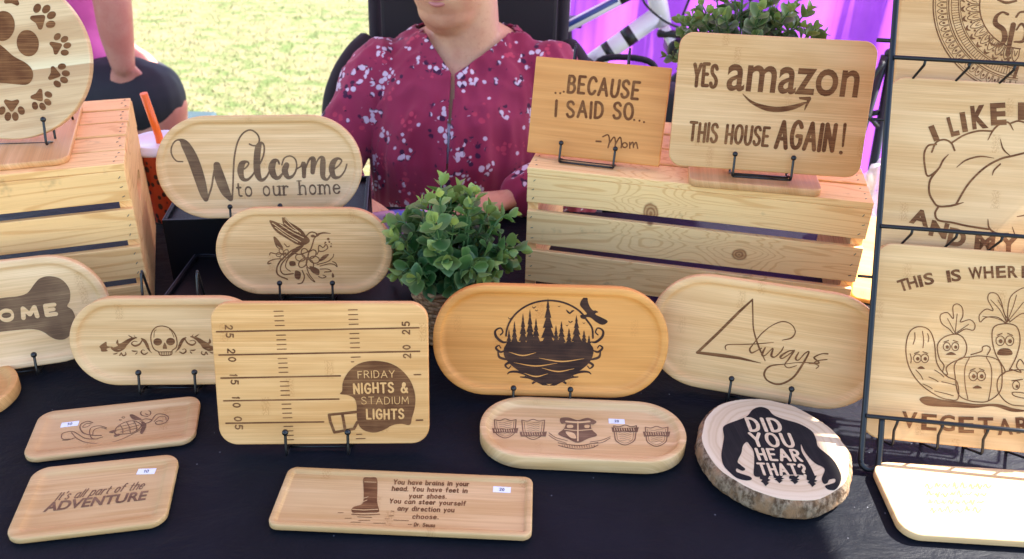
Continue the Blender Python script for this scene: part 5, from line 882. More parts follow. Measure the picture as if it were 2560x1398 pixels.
def tube(bm, pts, r, n=10, caps=True, mi=0):
    """swept tube; r a number or a list"""
    pts = [Vector(p) for p in pts]; rs = r if isinstance(r, (list, tuple)) else [r]*len(pts)
    rings = []; t0 = (pts[1]-pts[0]).normalized(); a = t0.orthogonal().normalized()
    for i, p in enumerate(pts):
        t = (pts[min(i+1, len(pts)-1)]-pts[max(i-1, 0)]).normalized()
        a = (a-t*a.dot(t))
        a = a.normalized() if a.length > 1e-6 else t.orthogonal().normalized()
        b = t.cross(a); rings.append([bm.verts.new(p+(a*math.cos(2*math.pi*k/n)+b*math.sin(2*math.pi*k/n))*rs[i]) for k in range(n)])
    for q, s in zip(rings, rings[1:]):
        for k in range(n):
            f = bm.faces.new((q[k], q[(k+1) % n], s[(k+1) % n], s[k])); f.smooth = True; f.material_index = mi
    if caps:
        bm.faces.new(rings[0][::-1]).material_index = mi; bm.faces.new(rings[-1]).material_index = mi
    return rings
def ball(bm, c, r, sx=1, sy=1, sz=1, n=12, M=None):
    mat = Matrix.Translation(c) @ Matrix.Diagonal((sx*r, sy*r, sz*r, 1))
    if M is not None: mat = M @ mat
    g = bmesh.ops.create_uvsphere(bm, u_segments=n, v_segments=max(6, n//2+2), radius=1, matrix=mat)
    for v in g['verts']:
        for f in v.link_faces: f.smooth = True
def smoothpts(pts, k=6):
    """Catmull-Rom through points of any dimension"""
    P = [np.array(p, float) for p in pts]
    if len(P) < 3: return P
    closed = np.allclose(P[0][:2], P[-1][:2]); out = []
    for i in range(len(P)-1):
        p0 = P[i-1] if i > 0 else (P[-2] if closed else 2*P[0]-P[1]); p3 = P[i+2] if i+2 < len(P) else (P[1] if closed else 2*P[-1]-P[-2])
        for j in range(k):
            t = j/k; out.append(.5*(2*P[i]+(P[i+1]-p0)*t+(2*p0-5*P[i]+4*P[i+1]-p3)*t*t+(3*P[i]-p0-3*P[i+1]+p3)*t**3))
    out.append(P[-1]); return out
def curve(pts, k=6): return [Vector(p) for p in smoothpts([tuple(p) for p in pts], k)]
def remeshed(bm, vox, smooth_it=4):
    """join overlapping closed pieces into one continuous skin"""
    me = bpy.data.meshes.new('tmp'); bm.to_mesh(me); bm.free(); o = bpy.data.objects.new('tmp', me); COL.objects.link(o)
    a = o.modifiers.new('r', 'REMESH'); a.mode = 'VOXEL'; a.voxel_size = vox; a.use_smooth_shade = True
    b = o.modifiers.new('s', 'SMOOTH'); b.iterations = smooth_it; b.factor = .5
    dg = bpy.context.evaluated_depsgraph_get(); dg.update()
    m2 = bpy.data.meshes.new_from_object(o.evaluated_get(dg)); out = bmesh.new(); out.from_mesh(m2)
    bpy.data.objects.remove(o); bpy.data.meshes.remove(me); bpy.data.meshes.remove(m2)
    for f in out.faces: f.smooth = True
    return out
# ------------------------------------------------------------------ materials
def mat(name, col=(.5, .5, .5), rough=.6, spec=.5, metal=0):
    mm = bpy.data.materials.new(name); mm.use_nodes = True; b = mm.node_tree.nodes['Principled BSDF']
    b.inputs['Base Color'].default_value = (*col, 1); b.inputs['Roughness'].default_value = rough; b.inputs['Specular IOR Level'].default_value = spec; b.inputs['Metallic'].default_value = metal
    return mm
class N:
    """short-hand for building a node tree"""
    def __init__(s, mm): s.t = mm.node_tree; s.b = s.t.nodes.get('Principled BSDF')
    def n(s, ty, ins=None, **kw):
        x = s.t.nodes.new('ShaderNode'+ty)
        for k, v in kw.items(): setattr(x, k, v)
        for k, v in (ins or {}).items(): s.set(x.inputs[k], v)
        return x
    def set(s, inp, v):
        if isinstance(v, bpy.types.NodeSocket): s.t.links.new(v, inp)
        elif isinstance(v, (tuple, list)) and len(v) == 3 and inp.type == 'RGBA': inp.default_value = (*v, 1)
        else: inp.default_value = v
    def math(s, op, a, b=None, c=None):
        x = s.n('Math', operation=op)
        for i, v in enumerate((a, b, c)):
            if v is not None: s.set(x.inputs[i], v)
        return x.outputs[0]
    def mapr(s, v, a, b, c=0, d=1, smooth=True):
        x = s.n('MapRange', {0: v, 1: a, 2: b, 3: c, 4: d}); x.interpolation_type = 'SMOOTHSTEP' if smooth else 'LINEAR'; return x.outputs[0]
    def mix(s, f, a, b, mode='MIX'):
        x = s.n('Mix', data_type='RGBA', blend_type=mode); s.set(x.inputs['Factor'], f); s.set(x.inputs[6], a); s.set(x.inputs[7], b); return x.outputs[2]
    def co(s, which='Object', scale=(1, 1, 1), rot=(0, 0, 0), loc=(0, 0, 0)):
        t = s.n('TexCoord'); mp = s.n('Mapping'); mp.inputs['Scale'].default_value = scale; mp.inputs['Rotation'].default_value = rot; mp.inputs['Location'].default_value = loc
        s.t.links.new(t.outputs[which], mp.inputs[0]); return mp.outputs[0]
    def noise(s, vec, scale, det=3, rough=.5, dist=0): return s.n('TexNoise', {'Vector': vec, 'Scale': scale, 'Detail': det, 'Roughness': rough, 'Distortion': dist}).outputs[0]
    def bump(s, h, strength=.3, dist=.001): s.t.links.new(s.n('Bump', {'Height': h, 'Strength': strength, 'Distance': dist}).outputs[0], s.b.inputs['Normal'])
    def out(s, sock, v): s.set(s.b.inputs[sock], v)
def bamboo(name, tint=(1, 1, 1), seed=0., vertical=False, strip=.021, node=1.0, contrast=1.0):
    """laminated bamboo: strips with their own tone, fine fibres along them, knuckle marks"""
    mm = mat(name, rough=.5, spec=.3); s = N(mm)
    v = s.co('Object', rot=(0, 0, R(90) if vertical else 0), loc=(seed*1.37, seed*.71, 0)); sp = s.n('SeparateXYZ', {0: v}); x, y, z = sp.outputs
    yw = s.math('ADD', y, s.math('MULTIPLY', z, .35))
    sid = s.math('FLOOR', s.math('DIVIDE', yw, strip)); rnd = s.n('TexWhiteNoise', {'W': s.math('ADD', sid, seed*13)}, noise_dimensions='1D').outputs[0]
    st = s.n('CombineXYZ', {0: s.math('MULTIPLY', x, 9.), 1: s.math('MULTIPLY', yw, 620.), 2: rnd}).outputs[0]; fib = s.noise(st, 1.0, 4, .65)
    st2 = s.n('CombineXYZ', {0: s.math('MULTIPLY', x, 5.), 1: s.math('MULTIPLY', yw, 120.), 2: rnd}).outputs[0]; fib2 = s.noise(st2, 1.0, 3, .5)
    px = s.math('FRACT', s.math('ADD', s.math('DIVIDE', x, .21), s.math('MULTIPLY', rnd, 7.31)))
    fine = s.noise(s.n('CombineXYZ', {0: s.math('MULTIPLY', x, 700.), 1: s.math('MULTIPLY', yw, 420.), 2: 0.}).outputs[0], 1.0, 2, .6)
    edge = s.math('ADD', px, s.math('MULTIPLY', s.math('SUBTRACT', fine, .5), .03))
    nm = s.math('MULTIPLY', s.mapr(s.math('ABSOLUTE', s.math('SUBTRACT', edge, .5)), .012, .03, 1, 0), s.mapr(rnd, .25, .5))
    nm = s.math('MULTIPLY', nm, s.mapr(fine, .42, .6))
    c = s.mix(s.mapr(fib2, .3, .7), (.66, .40, .19), (.80, .54, .30))
    c = s.mix(s.math('MULTIPLY', s.mapr(fib, .42, .62, 1, 0), .40*contrast), c, (.47, .26, .095))
    c = s.mix(s.math('MULTIPLY', rnd, .46*contrast), c, (.56, .32, .125))
    jt = s.math('FRACT', s.math('DIVIDE', yw, strip)); c = s.mix(s.mapr(jt, .0, .035, .30*contrast, 0), c, (.40, .22, .085))
    big = s.noise(s.n('CombineXYZ', {0: s.math('MULTIPLY', x, 6.), 1: s.math('MULTIPLY', yw, 22.), 2: seed}).outputs[0], 1.0, 3)
    c = s.mix(s.math('MULTIPLY', s.mapr(big, .4, .7), .4), c, (.83, .59, .35))
    c = s.mix(s.math('MULTIPLY', nm, .36*node), c, (.38, .17, .045))
    c = s.mix(1.0, c, tint, 'MULTIPLY'); s.out('Base Color', c)
    s.out('Roughness', s.mapr(fib, .2, .8, .42, .6)); s.bump(fib, .12, .0004)
    return mm
def pine(name, tint=(1, 1, 1), along='x', knots=1., spots=()):
    """crate lumber: growth rings cut along the slat, knots, tone per slat, grey handling marks"""
    mm = mat(name, rough=.62, spec=.25); s = N(mm)
    g = s.n('ObjectInfo').outputs['Random']; t = s.n('TexCoord').outputs['Object']; sp = s.n('SeparateXYZ', {0: t}); x, y, z = sp.outputs
    if along == 'x': a, b, cc = x, s.math('ADD', y, z), z
    else: a, b, cc = y, s.math('ADD', x, z), z
    v = s.n('CombineXYZ', {0: s.math('MULTIPLY', a, 2.2), 1: s.math('MULTIPLY', b, 30.), 2: s.math('MULTIPLY', g, 31.)}).outputs[0]
    w1 = s.noise(v, 1.0, 2, .4, .6); sm_ = None
    wob = s.math('MULTIPLY', s.math('SUBTRACT', s.noise(t, 55., 3), .5), .6)
    for a0, b0, ra, rb in spots:
        dx = s.math('DIVIDE', s.math('SUBTRACT', a, a0), ra); dz = s.math('DIVIDE', s.math('SUBTRACT', z, b0), rb); d = s.math('ADD', s.math('SQRT', s.math('ADD', s.math('MULTIPLY', dx, dx), s.math('MULTIPLY', dz, dz))), wob)
        w1 = s.math('ADD', w1, s.math('MULTIPLY', s.mapr(d, .6, 6., 1, 0), .42)); kk = s.mapr(d, .8, 1.15, 1, 0); kk = s.math('MULTIPLY', kk, s.mapr(s.math('SINE', s.math('MULTIPLY', d, 16.)), -1, 1, .6, 1)); sm_ = kk if sm_ is None else s.math('MAXIMUM', sm_, kk)
    ring = s.math('SINE', s.math('MULTIPLY', w1, 62.)); ringm = s.mapr(ring, .55, 1., 0, 1)
    fib = s.noise(s.n('CombineXYZ', {0: s.math('MULTIPLY', a, 14.), 1: s.math('MULTIPLY', b, 480.), 2: s.math('MULTIPLY', g, 9.)}).outputs[0], 1.0, 3, .6)
    c = s.mix(g, (.95, .70, .40), (.90, .67, .39)); c = s.mix(s.math('MULTIPLY', ringm, .52), c, (.68, .38, .15)); c = s.mix(s.math('MULTIPLY', s.mapr(fib, .45, .7), .25), c, (.62, .38, .18))
    kv = s.n('CombineXYZ', {0: s.math('MULTIPLY', a, 4.6), 1: s.math('MULTIPLY', b, 12.), 2: s.math('MULTIPLY', g, 17.)}).outputs[0]
    vo = s.n('TexVoronoi', {'Vector': kv, 'Scale': 1.0}); km = s.mapr(vo.outputs['Distance'], .10, .15, 1, 0); kr = s.math('GREATER_THAN', s.n('SeparateColor', {0: vo.outputs['Color']}).outputs[0], .74)
    c = s.mix(s.math('MULTIPLY', s.math('MULTIPLY', km, kr), .8*knots), c, (.20, .075, .03))
    c = s.mix(s.math('MULTIPLY', sm_, .85), c, (.24, .085, .03)) if sm_ is not None else c
    sm = s.noise(t, 26., 4, .6); c = s.mix(s.math('MULTIPLY', s.mapr(sm, .60, .74), .36), c, (.24, .16, .10))
    c = s.mix(1.0, c, tint, 'MULTIPLY'); s.out('Base Color', c); s.bump(s.math('ADD', fib, s.math('MULTIPLY', s.noise(t, 40., 4, .7), .8)), .45, .0010); return mm
def burnt(name, dark=(.115, .040, .015), light=(.32, .145, .055), amt=.8):
    """laser burn: dark brown with the fibres showing through"""
    mm = mat(name, rough=.8, spec=.15); s = N(mm); t = s.n('TexCoord').outputs['Object']; sp = s.n('SeparateXYZ', {0: t}); x, y, z = sp.outputs
    f = s.noise(s.n('CombineXYZ', {0: s.math('MULTIPLY', x, 14.), 1: s.math('MULTIPLY', y, 900.), 2: 0.}).outputs[0], 1.0, 3, .6); g = s.noise(t, 38., 2)
    g2 = s.noise(s.n('CombineXYZ', {0: s.math('MULTIPLY', x, 5.), 1: s.math('MULTIPLY', y, 90.), 2: 3.}).outputs[0], 1.0, 2, .6)
    k = s.math('ADD', s.math('MULTIPLY', s.mapr(f, .45, .75), amt), s.math('MULTIPLY', s.mapr(g, .35, .7), .30))
    k = s.math('ADD', k, s.math('MULTIPLY', s.mapr(g2, .5, .7), .25))
    s.out('Base Color', s.mix(s.math('MINIMUM', k, 1.), dark, light)); return mm
M = {}
M['wire'] = mat('black_wire', (.006, .006, .007), .32, .5)
M['rackwire'] = mat('rack_wire', (.006, .0065, .009), .38, .4)
M['sticker'] = mat('sticker_paper', (.80, .79, .84), .6)
M['print'] = mat('sticker_print', (.03, .03, .04), .7)
M['burn'] = burnt('burnt_wood'); M['burn_dark'] = burnt('dark_burnt_wood', (.034, .016, .012), (.12, .055, .03), .5); M['burn_red'] = burnt('reddish_burnt_wood', (.13, .042, .014), (.33, .15, .055), .5)
M['burn_soft'] = burnt('faint_burnt_wood', (.15, .075, .042), (.33, .18, .10), .5); M['burn_grey'] = burnt('greyish_burnt_wood', (.125, .066, .036), (.30, .18, .09), .6); M['burn_black'] = burnt('charred_wood', (.010, .009, .010), (.030, .022, .022), .5)
M['pale_burn'] = burnt('glare_washed_burn', (.34, .20, .07), (.45, .30, .12), .3)  # burn colour lightened to stand for marks washed out by strong sun
# ------------------------------------------------------------------ lettering
GL = {'A': (.64, '0,0 .32,1 .64,0/.12,.35 .52,.35'), 'B': (.5, '0,0 0,1/~0,1 .30,.98 .42,.77 .30,.56 0,.54/~0,.54 .36,.51 .5,.27 .34,.02 0,0'), 'C': (.54, '~.54,.80 .42,.96 .25,1 .08,.85 0,.5 .08,.15 .25,0 .42,.04 .54,.20'), 'D': (.54, '0,0 0,1/~0,1 .26,.98 .46,.82 .54,.5 .46,.18 .26,.02 0,0'), 'E': (.44, '.44,1 0,1 0,0 .44,0/0,.53 .36,.53'), 'F': (.44, '.44,1 0,1 0,0/0,.53 .34,.53'), 'G': (.58, '~.54,.82 .42,.97 .25,1 .08,.85 0,.5 .08,.15 .25,0 .45,.04 .57,.2/.57,.2 .57,.46 .34,.46'), 'H': (.5, '0,0 0,1/.5,0 .5,1/0,.5 .5,.5'), 'I': (.04, '.02,0 .02,1'), 'J': (.4, '~.4,1 .4,.2 .25,0 .05,.05 0,.2'), 'K': (.5, '0,0 0,1/.48,1 0,.45/.15,.6 .5,0'), 'L': (.42, '0,1 0,0 .42,0'), 'M': (.68, '0,0 .06,1 .34,.3 .62,1 .68,0'), 'N': (.52, '0,0 0,1 .52,0 .52,1'), 'O': (.6, '~.3,1 .09,.87 0,.5 .09,.13 .3,0 .51,.13 .6,.5 .51,.87 .3,1'), 'P': (.48, '0,0 0,1/~0,1 .34,.98 .48,.75 .34,.52 0,.5'), 'R': (.52, '0,0 0,1/~0,1 .32,.98 .46,.76 .32,.54 0,.52/.2,.53 .52,0'), 'S': (.5, '~.46,.84 .36,.97 .22,1 .06,.92 .02,.75 .12,.6 .36,.45 .48,.28 .42,.08 .24,0 .08,.04 0,.18'), 'T': (.54, '0,1 .54,1/.27,1 .27,0'), 'U': (.52, '~0,1 0,.55 .03,.2 .14,.03 .26,0 .38,.03 .49,.2 .52,.55 .52,1'), 'V': (.58, '0,1 .29,0 .58,1'), 'W': (.8, '0,1 .2,0 .4,.75 .6,0 .8,1'), 'Y': (.56, '0,1 .28,.48 .56,1/.28,.48 .28,0'), 'Z': (.5, '0,1 .5,1 0,0 .5,0'),
 'a': (.46, '~.44,.5 .34,.64 .2,.66 .05,.54 0,.33 .05,.1 .18,0 .33,.06 .44,.22/.44,.65 .44,.1 .5,0'), 'b': (.46, '0,1 0,0/~0,.45 .12,.62 .26,.66 .42,.55 .46,.33 .42,.1 .26,0 .1,.04 0,.2'), 'c': (.4, '~.4,.54 .3,.64 .18,.66 .05,.54 0,.33 .05,.1 .18,0 .3,.02 .4,.13'), 'd': (.46, '.46,1 .46,0/~.46,.45 .34,.62 .2,.66 .04,.55 0,.33 .04,.1 .2,0 .36,.04 .46,.2'), 'e': (.44, '~0,.35 .44,.37 .40,.55 .24,.66 .06,.56 0,.33 .06,.09 .22,0 .34,.03 .43,.13'), 'f': (.34, '~.36,.92 .26,1 .16,.94 .13,.75 .13,0/0,.62 .32,.62'), 'h': (.44, '0,0 0,1/~0,.4 .1,.6 .25,.66 .4,.58 .44,.4 .44,0'), 'i': (.06, '.03,0 .03,.64/.03,.86 .03,.88'), 'l': (.06, '.03,0 .03,1'), 'm': (.74, '0,0 0,.65/~0,.4 .08,.6 .2,.66 .32,.58 .36,.4 .36,0/~.36,.4 .45,.6 .57,.66 .69,.58 .74,.4 .74,0'), 'n': (.44, '0,0 0,.65/~0,.4 .1,.6 .25,.66 .4,.58 .44,.4 .44,0'), 'o': (.46, '~.23,.66 .06,.56 0,.33 .06,.1 .23,0 .4,.1 .46,.33 .4,.56 .23,.66'), 'p': (.46, '0,.65 0,-.32/~0,.45 .12,.62 .26,.66 .42,.55 .46,.33 .42,.1 .26,0 .1,.04 0,.2'), 'r': (.32, '0,0 0,.65/~0,.36 .08,.56 .2,.65 .32,.6'), 's': (.36, '~.34,.54 .26,.64 .15,.66 .04,.58 .04,.46 .16,.36 .3,.27 .36,.16 .3,.04 .18,0 .06,.03 0,.12'), 't': (.3, '~.12,.9 .12,.2 .16,.04 .3,.02/0,.63 .28,.63'), 'u': (.44, '~0,.65 0,.25 .06,.05 .2,0 .36,.08 .44,.25/.44,.65 .44,0'), 'v': (.44, '0,.65 .22,0 .44,.65'), 'w': (.64, '0,.65 .16,0 .32,.55 .48,0 .64,.65'), 'y': (.44, '0,.65 .22,.02/.44,.65 .1,-.32'), 'z': (.4, '0,.64 .4,.64 0,0 .4,0'),
 '0': (.5, '~.25,1 .08,.85 0,.5 .08,.15 .25,0 .42,.15 .5,.5 .42,.85 .25,1'), '1': (.24, '0,.8 .18,1 .18,0'), '2': (.48, '~.02,.75 .08,.93 .24,1 .4,.93 .45,.75 .38,.5 .2,.25 0,0/0,0 .48,0'), '5': (.46, '.42,1 .06,1 .03,.55/~.03,.55 .2,.62 .38,.55 .46,.33 .38,.08 .2,0 .02,.08'),
 '&': (.62, '~.62,0 .2,.65 .16,.85 .26,1 .38,.9 .34,.72 .1,.5 0,.25 .1,.04 .26,0 .44,.1 .58,.42'), '?': (.44, '~0,.8 .08,.95 .22,1 .38,.93 .44,.75 .36,.58 .22,.45 .22,.28/.22,.04 .22,.0'), '!': (.04, '.02,1 .02,.3/.02,.04 .02,0'), "'": (.06, '.04,1 .02,.8'), '.': (.06, '.03,.03 .03,.0'), '-': (.3, '.02,.38 .28,.38'), ' ': (.26, '')}
def pts2(sx): return [tuple(float(q) for q in p.split(',')) for p in sx.split()]
ZC = [0]
def ribbon(bm, pts, z, smooth=True):
    """flat stroke with round ends; pts (x, y, width) in mm"""
    if not smooth and len(pts) > 2:
        for a, b in zip(pts, pts[1:]): ribbon(bm, [a, b], z, False)
        return
    P = smoothpts(pts) if smooth else [np.array(p, float) for p in pts]
    ZC[0] = (ZC[0]+1) % 40; z = z+ZC[0]*4e-6
    L = len(P); le = []; ri = []
    for i, p in enumerate(P):
        a = P[max(i-1, 0)]; b = P[min(i+1, L-1)]; d = b[:2]-a[:2]; n = np.hypot(*d)
        d = d/n if n > 1e-9 else np.array((1., 0)); h = max(p[2], .12)*.5; k = 1.
        zz = z+i*6e-7; nx, ny = -d[1]*h*k, d[0]*h*k
        le.append(bm.verts.new(((p[0]+nx)/1000, (p[1]+ny)/1000, zz))); ri.append(bm.verts.new(((p[0]-nx)/1000, (p[1]-ny)/1000, zz)))
    for i in range(L-1): bm.faces.new((ri[i], ri[i+1], le[i+1], le[i]))
    for i, s in ((0, 1), (L-1, -1)):
        A, B = (le[i], ri[i]) if s > 0 else (ri[i], le[i]); c = (A.co+B.co)/2; v0 = A.co-c; fan = [A]
        for k in range(1, 7):
            t = math.pi*k/7; fan.append(bm.verts.new(c+Matrix.Rotation(t, 3, 'Z') @ v0))
        fan.append(B); bm.faces.new(fan)
def poly(bm, pts, z, smooth=True):
    ZC[0] = (ZC[0]+1) % 40; z = z+ZC[0]*4e-6
    P = [p[:2] for p in smoothpts(list(pts)+[pts[0]], 5)[:-1]] if smooth else pts
    V = [Vector((p[0]/1000, p[1]/1000, z)) for p in P]; vs = [bm.verts.new(v) for v in V]
    for t in tessellate_polygon([V]):
        a, b, c = (vs[i] for i in t)
        nz = (b.co-a.co).cross(c.co-a.co).z
        if abs(nz) < 1e-14: continue
        try: bm.faces.new((a, b, c) if nz > 0 else (a, c, b))
        except ValueError: pass
FC = {}
def bfont(text, off):
    """outline lettering from Blender's built-in font, as triangles with a unit bounding box"""
    if (text, off) in FC: return FC[text, off]
    cu = bpy.data.curves.new('t', 'FONT'); cu.body = text; cu.offset = off; cu.resolution_u = 4; o = bpy.data.objects.new('t', cu); COL.objects.link(o)
    dg = bpy.context.evaluated_depsgraph_get(); dg.update(); me = bpy.data.meshes.new_from_object(o.evaluated_get(dg))
    V = np.array([v.co[:2] for v in me.vertices]); F = [list(p.vertices) for p in me.polygons]; bpy.data.objects.remove(o); bpy.data.curves.remove(cu); bpy.data.meshes.remove(me)
    lo, hi = V.min(0), V.max(0); FC[text, off] = ((V-lo)/(hi-lo), F); return FC[text, off]
def lettering(bm, text, q, font, wt, sl, z):
    x0, y0, x1, y1, h = q; d = np.array((x1-x0, y1-y0)); n = np.hypot(*d); d = d/n; e = np.array((-d[1], d[0]))
    if font == 'B':
        V, F = bfont(text, wt); ZC[0] = (ZC[0]+1) % 40; zz = z+ZC[0]*4e-6
        vs = [bm.verts.new((*(np.array((x0, y0))+d*(a*n+sl*b*h)+e*b*h)/1000, zz)) for a, b in V]
        for f in F:
            fv = [vs[i] for i in f]
            if (fv[1].co-fv[0].co).cross(fv[2].co-fv[0].co).z < 0: fv.reverse()
            try: bm.faces.new(fv)
            except ValueError: pass
        return
    gap = {'V': .20, 'C': .20}.get(font, .16)+wt*.95; W = sum(GL[c][0]+gap for c in text)-gap; k = (n-wt*h)/(W) if W > .3 else h*.6
    rg = random.Random(text)
    cx = wt*h/2 if W > .3 else n/2
    for c in text:
        wdt, ss = GL[c]; jy = rg.uniform(-.03, .03)*h if font in 'FH' and len(text) > 1 else 0; tilt = rg.uniform(-.04, .04) if font == 'H' else 0
        for s_ in ss.split('/'):
            if not s_: continue
            sm = s_.startswith('~'); pp = pts2(s_.lstrip('~')); loc = []
            for a, b in pp:
                b2 = wt*.5+b*(1-wt); lx = cx+a*k+(sl+tilt)*b2*h; ly = b2*h+jy
                loc.append((*(np.array((x0, y0))+d*lx+e*ly), wt*h))
            if font == 'V' and not sm and abs(pp[0][0]-pp[-1][0]) < .02 and len(pp) == 2:
                for i in (0, 1):
                    c0 = np.array(loc[i][:2]); q_ = d*wt*h*1.15; ribbon(bm, [(*(c0-q_), wt*h*.55), (*(c0+q_), wt*h*.55)], z, False)
            if font == 'V' and sm:
                loc = [(a, b, wh*(.55+.45*abs(math.cos(math.pi*i/max(1, len(loc)-1)*2)))) for i, (a, b, wh) in enumerate(loc)]
            ribbon(bm, loc, z, sm)
        cx += (wdt+gap)*k
def frame_matrix(p):
    x, y, z0, yaw, tilt = p; u = Vector((math.cos(yaw), math.sin(yaw), 0)); b = Vector((-math.sin(yaw), math.cos(yaw), 0))
    v = math.cos(tilt)*Vector((0, 0, 1))+math.sin(tilt)*b; n = u.cross(v); mm = Matrix((u, v, n)).transposed().to_4x4(); mm.translation = (x, y, z0); return mm
# ------------------------------------------------------------------ boards
def outline(w, h, r, off, n=14, p=2.0):
    """rounded rectangle inset by off, centred on (0, h/2)"""
    W, H, rr = w/2-off, h/2-off, max(r-off, .0015); out = []
    for cx, cy, a0 in ((W-rr, H-rr, 0), (-(W-rr), H-rr, 90), (-(W-rr), -(H-rr), 180), (W-rr, -(H-rr), 270)):
        for k in range(n+1):
            a = R(a0+90*k/n); out.append((cx+rr*math.copysign(abs(math.cos(a))**(2/p), math.cos(a)), h/2+cy+rr*math.copysign(abs(math.sin(a))**(2/p), math.sin(a))))
    return out
def board_mesh(w, h, r, th, rim=0, depth=0, bev=.0016, p=2.0, fil=.006):
    bm = bmesh.new(); prof = [(bev, -th), (0, -th+bev), (0, -bev), (bev*.3, -bev*.3), (bev, 0)]
    if depth:
        prof += [(rim-.0008, 0), (rim, -.0006)]
        for k in range(1, 6):
            a = R(90*k/5); prof.append((rim+.0008+fil*(1-math.cos(a)), -.0006-(depth-.0006)*math.sin(a)))
    rings = [[bm.verts.new((x, y, z)) for x, y in outline(w, h, r, o, p=p)] for o, z in prof]; n = len(rings[0])
    for i, (a, b) in enumerate(zip(rings, rings[1:])):
        for k in range(n):
            f = bm.faces.new((a[k], a[(k+1) % n], b[(k+1) % n], b[k])); f.smooth = True
    bm.faces.new(rings[0][::-1]); bm.faces.new(rings[-1])
    return bm
def art(name, parent, z, dark, light):
    pic, let, lpic, llet, let2 = (bmesh.new() for _ in range(5))
    for it in ART.get(name, ()):
        lay = it[1]; zz = z+(.00025 if lay == 0 else .0006)
        if it[0] == 't' and (len(it[2]) > 3 or name == 'football') and not (lay == 0 and name in ('veg', 'like')):
            one = bmesh.new(); lettering(one, it[2], it[3], it[4], it[5], it[6], zz); obj('burnt_lettering' if lay == 0 else 'bare_wood_lettering', one, dark if lay == 0 else light, parent)
        elif it[0] == 't' and lay == 0 and it[3][1] < 40 and name in ('veg', 'like'): lettering(let2, it[2], it[3], it[4], it[5], it[6], zz)
        elif it[0] == 't': lettering(let if lay == 0 else llet, it[2], it[3], it[4], it[5], it[6], zz)
        else:
            P = pts2(it[2]); b = pic if lay == 0 else lpic
            if it[0] in 'sl': ribbon(b, P, zz, it[0] == 's')
            else: poly(b, P, zz, it[0] == 'p')
    for nm, b, mm in (('burnt_picture', pic, dark), ('burnt_lettering', let, dark), ('burnt_lettering', let2, dark), ('bare_wood_lines', lpic, light), ('bare_wood_lettering', llet, light)):
        if len(b.faces): obj(nm, b, mm, parent)
        else: b.free()
def sticker(parent, x, y, ang, z, text, w=.0185, h=.0085):
    bm = bmesh.new(); box(bm, -w/2, w/2, -h/2, h/2, 0, .00025); mm = Matrix.Translation((x, y, z+.0001)) @ Matrix.Rotation(ang, 4, 'Z')
    s_ = obj('price_sticker', bm, M['sticker'], parent, M=mm); bm = bmesh.new(); lettering(bm, text, (-2.6, -2.3, 2.6, -2.3, 4.6), 'F', .15, 0, .0004); obj('price', bm, M['print'], s_)
def board(key, name, label, cat, r, th, rim=0, depth=0, tint=(1, 1, 1), seed=0, dark='burn', p=2.0, group="engraved boards on the stall", fil=.006, **kw):
    fp, w, h = BOARDS[key]; r = min(w, h)/2-.0002 if r == 'stad' else r
    mm = bamboo('bamboo_'+key, tint, seed, **kw)
    o = obj(name, board_mesh(w, h, r, th, rim, depth, p=p, fil=fil), mm); o.matrix_world = frame_matrix(fp); tag(o, label, cat, group)
    art(key, o, -depth, M[dark], mm); return o
OV = dict(r='stad', th=.016, rim=.0085, depth=.004)
board('welcome', 'serving_tray', 'pale oval tray lettered Welcome to our home in script', 'serving tray', tint=(1.05, 1.0, .92), seed=1, dark='burn_grey', **OV)
board('humm', 'serving_tray', 'small oval tray with a burnt hummingbird over flowers', 'serving tray', tint=(1.06, .93, .76), seed=2, dark='burn', contrast=1.4, **OV)
board('skull', 'serving_tray', 'small oval tray with a skull between leafy scrolls', 'serving tray', tint=(1.02, .93, .80), seed=3.2, dark='burn', **OV)
board('bone', 'serving_tray', 'oval tray with a big dark bone lettered OME', 'serving tray', tint=(1.03, 1.02, 1.0), seed=4.4, dark='burn_grey', **OV)
board('castle', 'serving_tray', 'orange oval tray with a dark round emblem and a large flying bird', 'serving tray', tint=(1.02, .66, .30), seed=5.1, dark='burn_dark', p=2.15, **OV)
board('always', 'serving_tray', 'oval tray lettered Always with a tall triangular letter A', 'serving tray', tint=(1.05, .93, .77), seed=6.3, dark='burn', p=2.1, **OV)
board('football', 'cutting_board', 'rectangular board with burnt yard lines and a football helmet', 'cutting board', r=.02, th=.010, tint=(1.04, .84, .60), seed=7.7, dark='burn')
board('amazon', 'cutting_board', 'large board lettered YES amazon THIS HOUSE AGAIN above a curved arrow', 'cutting board', r=.018, th=.010, tint=(1.02, .93, .80), seed=8.2, dark='burn', strip=.026, contrast=1.35)
board('because', 'wooden_sign', 'square cornered orange sign lettered BECAUSE I SAID SO Mom', 'sign', r=.0016, th=.012, tint=(.92, .60, .30), seed=9.9, dark='burn_red', strip=.3, node=0, contrast=.6)
board('veg', 'cutting_board', 'board with worried cartoon vegetables on the lowest shelf of the wire rack', 'cutting board', r=.02, th=.010, tint=(1.0, .92, .76), seed=10.4)
board('like', 'cutting_board', 'board lettered I LIKE AND MY on the middle shelf of the wire rack', 'cutting board', r=.02, th=.010, tint=(1.0, .93, .80), seed=11.6)
board('mandala', 'cutting_board', 'board with a round lace pattern on the top shelf of the wire rack', 'cutting board', r=.02, th=.010, tint=(.98, .87, .70), seed=12.8)
o = board('brains', 'serving_tray', 'long narrow tray lying flat with a boot and a verse about brains and feet', 'serving tray', r=.010, th=.0080, rim=.006, depth=.003, tint=(.88, .83, .72), seed=13.3, fil=.002)
sticker(o, .0985, .0665, -.02, -.003, '20')
o = board('turtle', 'serving_tray', 'small flat tray with a sea turtle riding curled waves', 'serving tray', r=.017, th=.0075, rim=.011, depth=.003, tint=(.84, .78, .70), seed=14.1, dark='burn_soft', fil=.009)
sticker(o, -.052, .058, .02, -.003, '10')
